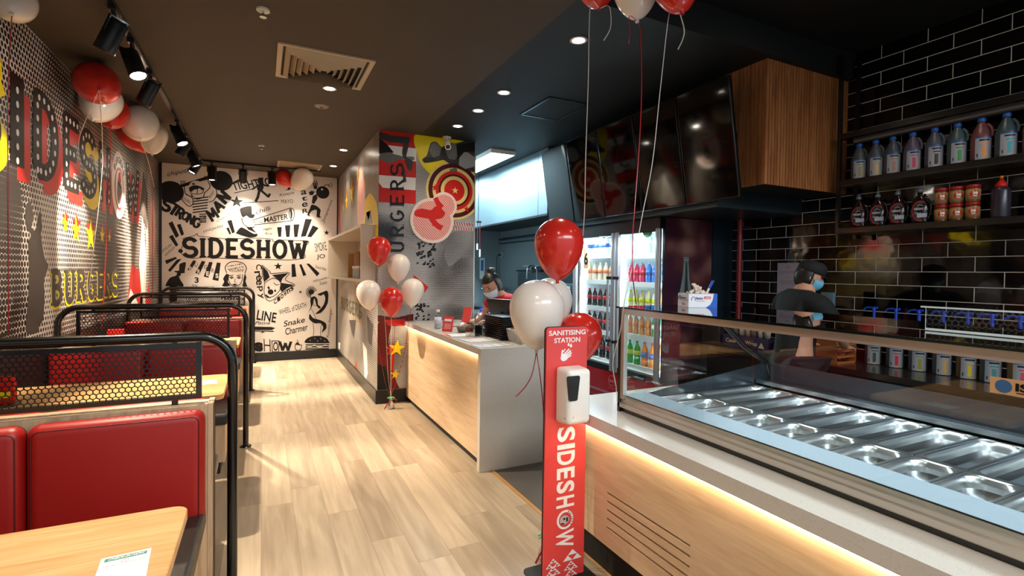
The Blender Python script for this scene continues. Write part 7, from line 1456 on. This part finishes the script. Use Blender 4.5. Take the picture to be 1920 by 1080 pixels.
    # hair
    def hair_shell(mb):
        u, v = 40, 24; g = 1.10; vs = []; fs = []
        for j in range(v+1):
            ph = math.pi*j/v
            for i in range(u):
                a = 2*math.pi*i/u; x = math.sin(ph)*math.cos(a); y = math.sin(ph)*math.sin(a); z = math.cos(ph); vs.append(Mh @ Vector((x*.074*g, y*.094*g-.004, z*.112*g*1.0+.003)))
        for j in range(v):
            for i in range(u):
                a = 2*math.pi*(i+.5)/u; ph = math.pi*(j+.5)/v; y = math.sin(ph)*math.sin(a); z = math.cos(ph)
                if z > .52 or (y < .12 and z > -.55) or (y < -.35 and z > -.78): fs.append((j*u+i, (j+1)*u+i, (j+1)*u+(i+1) % u, j*u+(i+1) % u))
        mb.add(vs, fs, 0, True)
    mb = MB(); hair_shell(mb); h_ = mb.done('hair', hair, t); so = h_.modifiers.new('s', 'SOLIDIFY'); so.thickness = .014; so.offset = -.6
    if bun:
        mb = MB(); bc = Mh @ Vector((0, -.055, .125)); mb.ell(bc, (.040, .038, .034)); 
        for k in range(7): a = k*.9; mb.tube([bc+Vector((.038*math.cos(a+b*.5), .036*math.sin(a+b*.5), .026*math.sin(b*1.1+k))) for b in [i*.35 for i in range(9)]], .007, 6)
        mb.done('hair_bun', hair, t)
    if cap:
        mb = MB(); vs = []; u = 40
        mb.lathe([(.082, .035), (.0865, .045), (.086, .080), (.076, .108), (.05, .128), (.001, .134)], 36, M=Mh, sy=1.2); mb.done('cap', mat('cap_black', '#0c0c0e', .8), t); mb = MB()
        mb.prism([(-.06, .07), (-.06, .095), (-.04, .112), (0, .120), (.04, .112), (.06, .095), (.06, .07)], .008, Mh @ Matrix.Translation((0, 0, .038)) @ Matrix.Rotation(math.radians(-8), 4, 'X')); mb.done('cap_brim', mat('cap_black', ''), t)
    # mask with loops, eyes
    mb = MB(); u, v = 16, 10; vs = []
    for j in range(v+1):
        zz_ = -.012-.088*j/v
        for i in range(u+1):
            a = math.radians(15+150*i/u); k_ = 1+.30*(zz_/.112)*abs(zz_/.112); puff = 1.10+.10*math.sin(math.pi*j/v)*math.sin(a); rr_ = math.sqrt(max(0, 1-(zz_/.125)**2)); vs.append(Mh @ Vector((.074*k_*rr_*puff*math.cos(a)*1.02, .094*rr_*puff*math.sin(a)+.006, zz_)))
    mb.add(vs, [(j*(u+1)+i, (j+1)*(u+1)+i, (j+1)*(u+1)+i+1, j*(u+1)+i+1) for j in range(v) for i in range(u)], 0, True)
    for sx in (-1, 1): mb.tube([Mh @ Vector((sx*.072, .03, -.02)), Mh @ Vector((sx*.078, .005, .010)), Mh @ Vector((sx*.079, -.004, .0)), Mh @ Vector((sx*.066, .03, -.075))], .0016, 6)
    mk = mb.done('face_mask', mask, t)
    for sx in (-1, 1): mb = MB(); mb.ell(Mh @ Vector((sx*.030, .074, .012)), (.013, .010, .008), u=14, v=10, M=q.to_3x3()); mb.done('eye', mat('eye_dark', '#2a1a14', .2), t); mb = MB(); mb.tube([Mh @ Vector((sx*.016, .092, .030)), Mh @ Vector((sx*.030, .090, .035)), Mh @ Vector((sx*.046, .080, .030))], .003, 6); mb.done('eyebrow', hair, t)
    return t
h1 = P(923, 535, 'Y', 4.84)
person('person with dark hair in a bun, white mask and red shirt, bent over the register', (2.62, 4.98, 0), (-.93, -.30, 0), h1+Vector((.125, .03, -.125)), h1, (-.82, -.30, -.55), .17,
       [(h1+Vector((.10, -.20, -.35)), P(915, 603, 'Y', 4.70)+Vector((.0, 0, .01)), (-.85, .2, -.15)), ((h1.x+.02, 5.12, 1.03), (h1.x-.12, 5.0, .985), (-1, -.2, -.1))], mat('shirt_red', '#b0121c', .8), HAIR, MASKM, bun=True, pel=(2.58, 4.97, .92), sleeve=.42, hs=1.13)
h2 = P(1518, 519, 'X', 3.44)
person('person in black cap, black shirt and blue mask, back turned, at the tiles', (3.36, h2.y+.06, 0), (.95, -.28, 0), h2+Vector((-.05, .03, -.125)), h2, (.62, -.66, -.30), .185,
       [((3.52, h2.y+.30, 1.10), (3.66, h2.y+.16, 1.0), (.9, -.3, -.1)), ((3.50, h2.y-.20, 1.08), (3.70, h2.y-.10, 1.0), (.95, .2, -.1))], mat('shirt_black', '#0b0b0d', .85), HAIR, MASKB, cap=True, pel=(3.36, h2.y+.05, .92), sleeve=.95, hs=.88)
t = thing('card_terminal', 'black card terminal under the hand of the worker in red', 'terminal', (1.92, 4.78, CZ)); Mx = Matrix.Translation((1.90, 4.70, CZ+.035)) @ Matrix.Rotation(math.radians(20), 4, 'Z') @ Matrix.Rotation(math.radians(12), 4, 'Y'); mb = MB(); mb.rbox((-.075, -.036, 0), (.075, .036, .025), .008, M=Mx); mb.done('casing', mat('terminal_black', '#17171a', .4), t); mb = MB(); mb.box((-.01, -.028, .0255), (.06, .028, .0262), M=Mx); mb.done('display', mat('terminal_screen', '#2c3d44', .15), t); mb = MB(); mb.cyl((1.90, 4.70, CZ), (1.90, 4.70, CZ+.035), .03, .02); mb.done('foot', BLK, t)
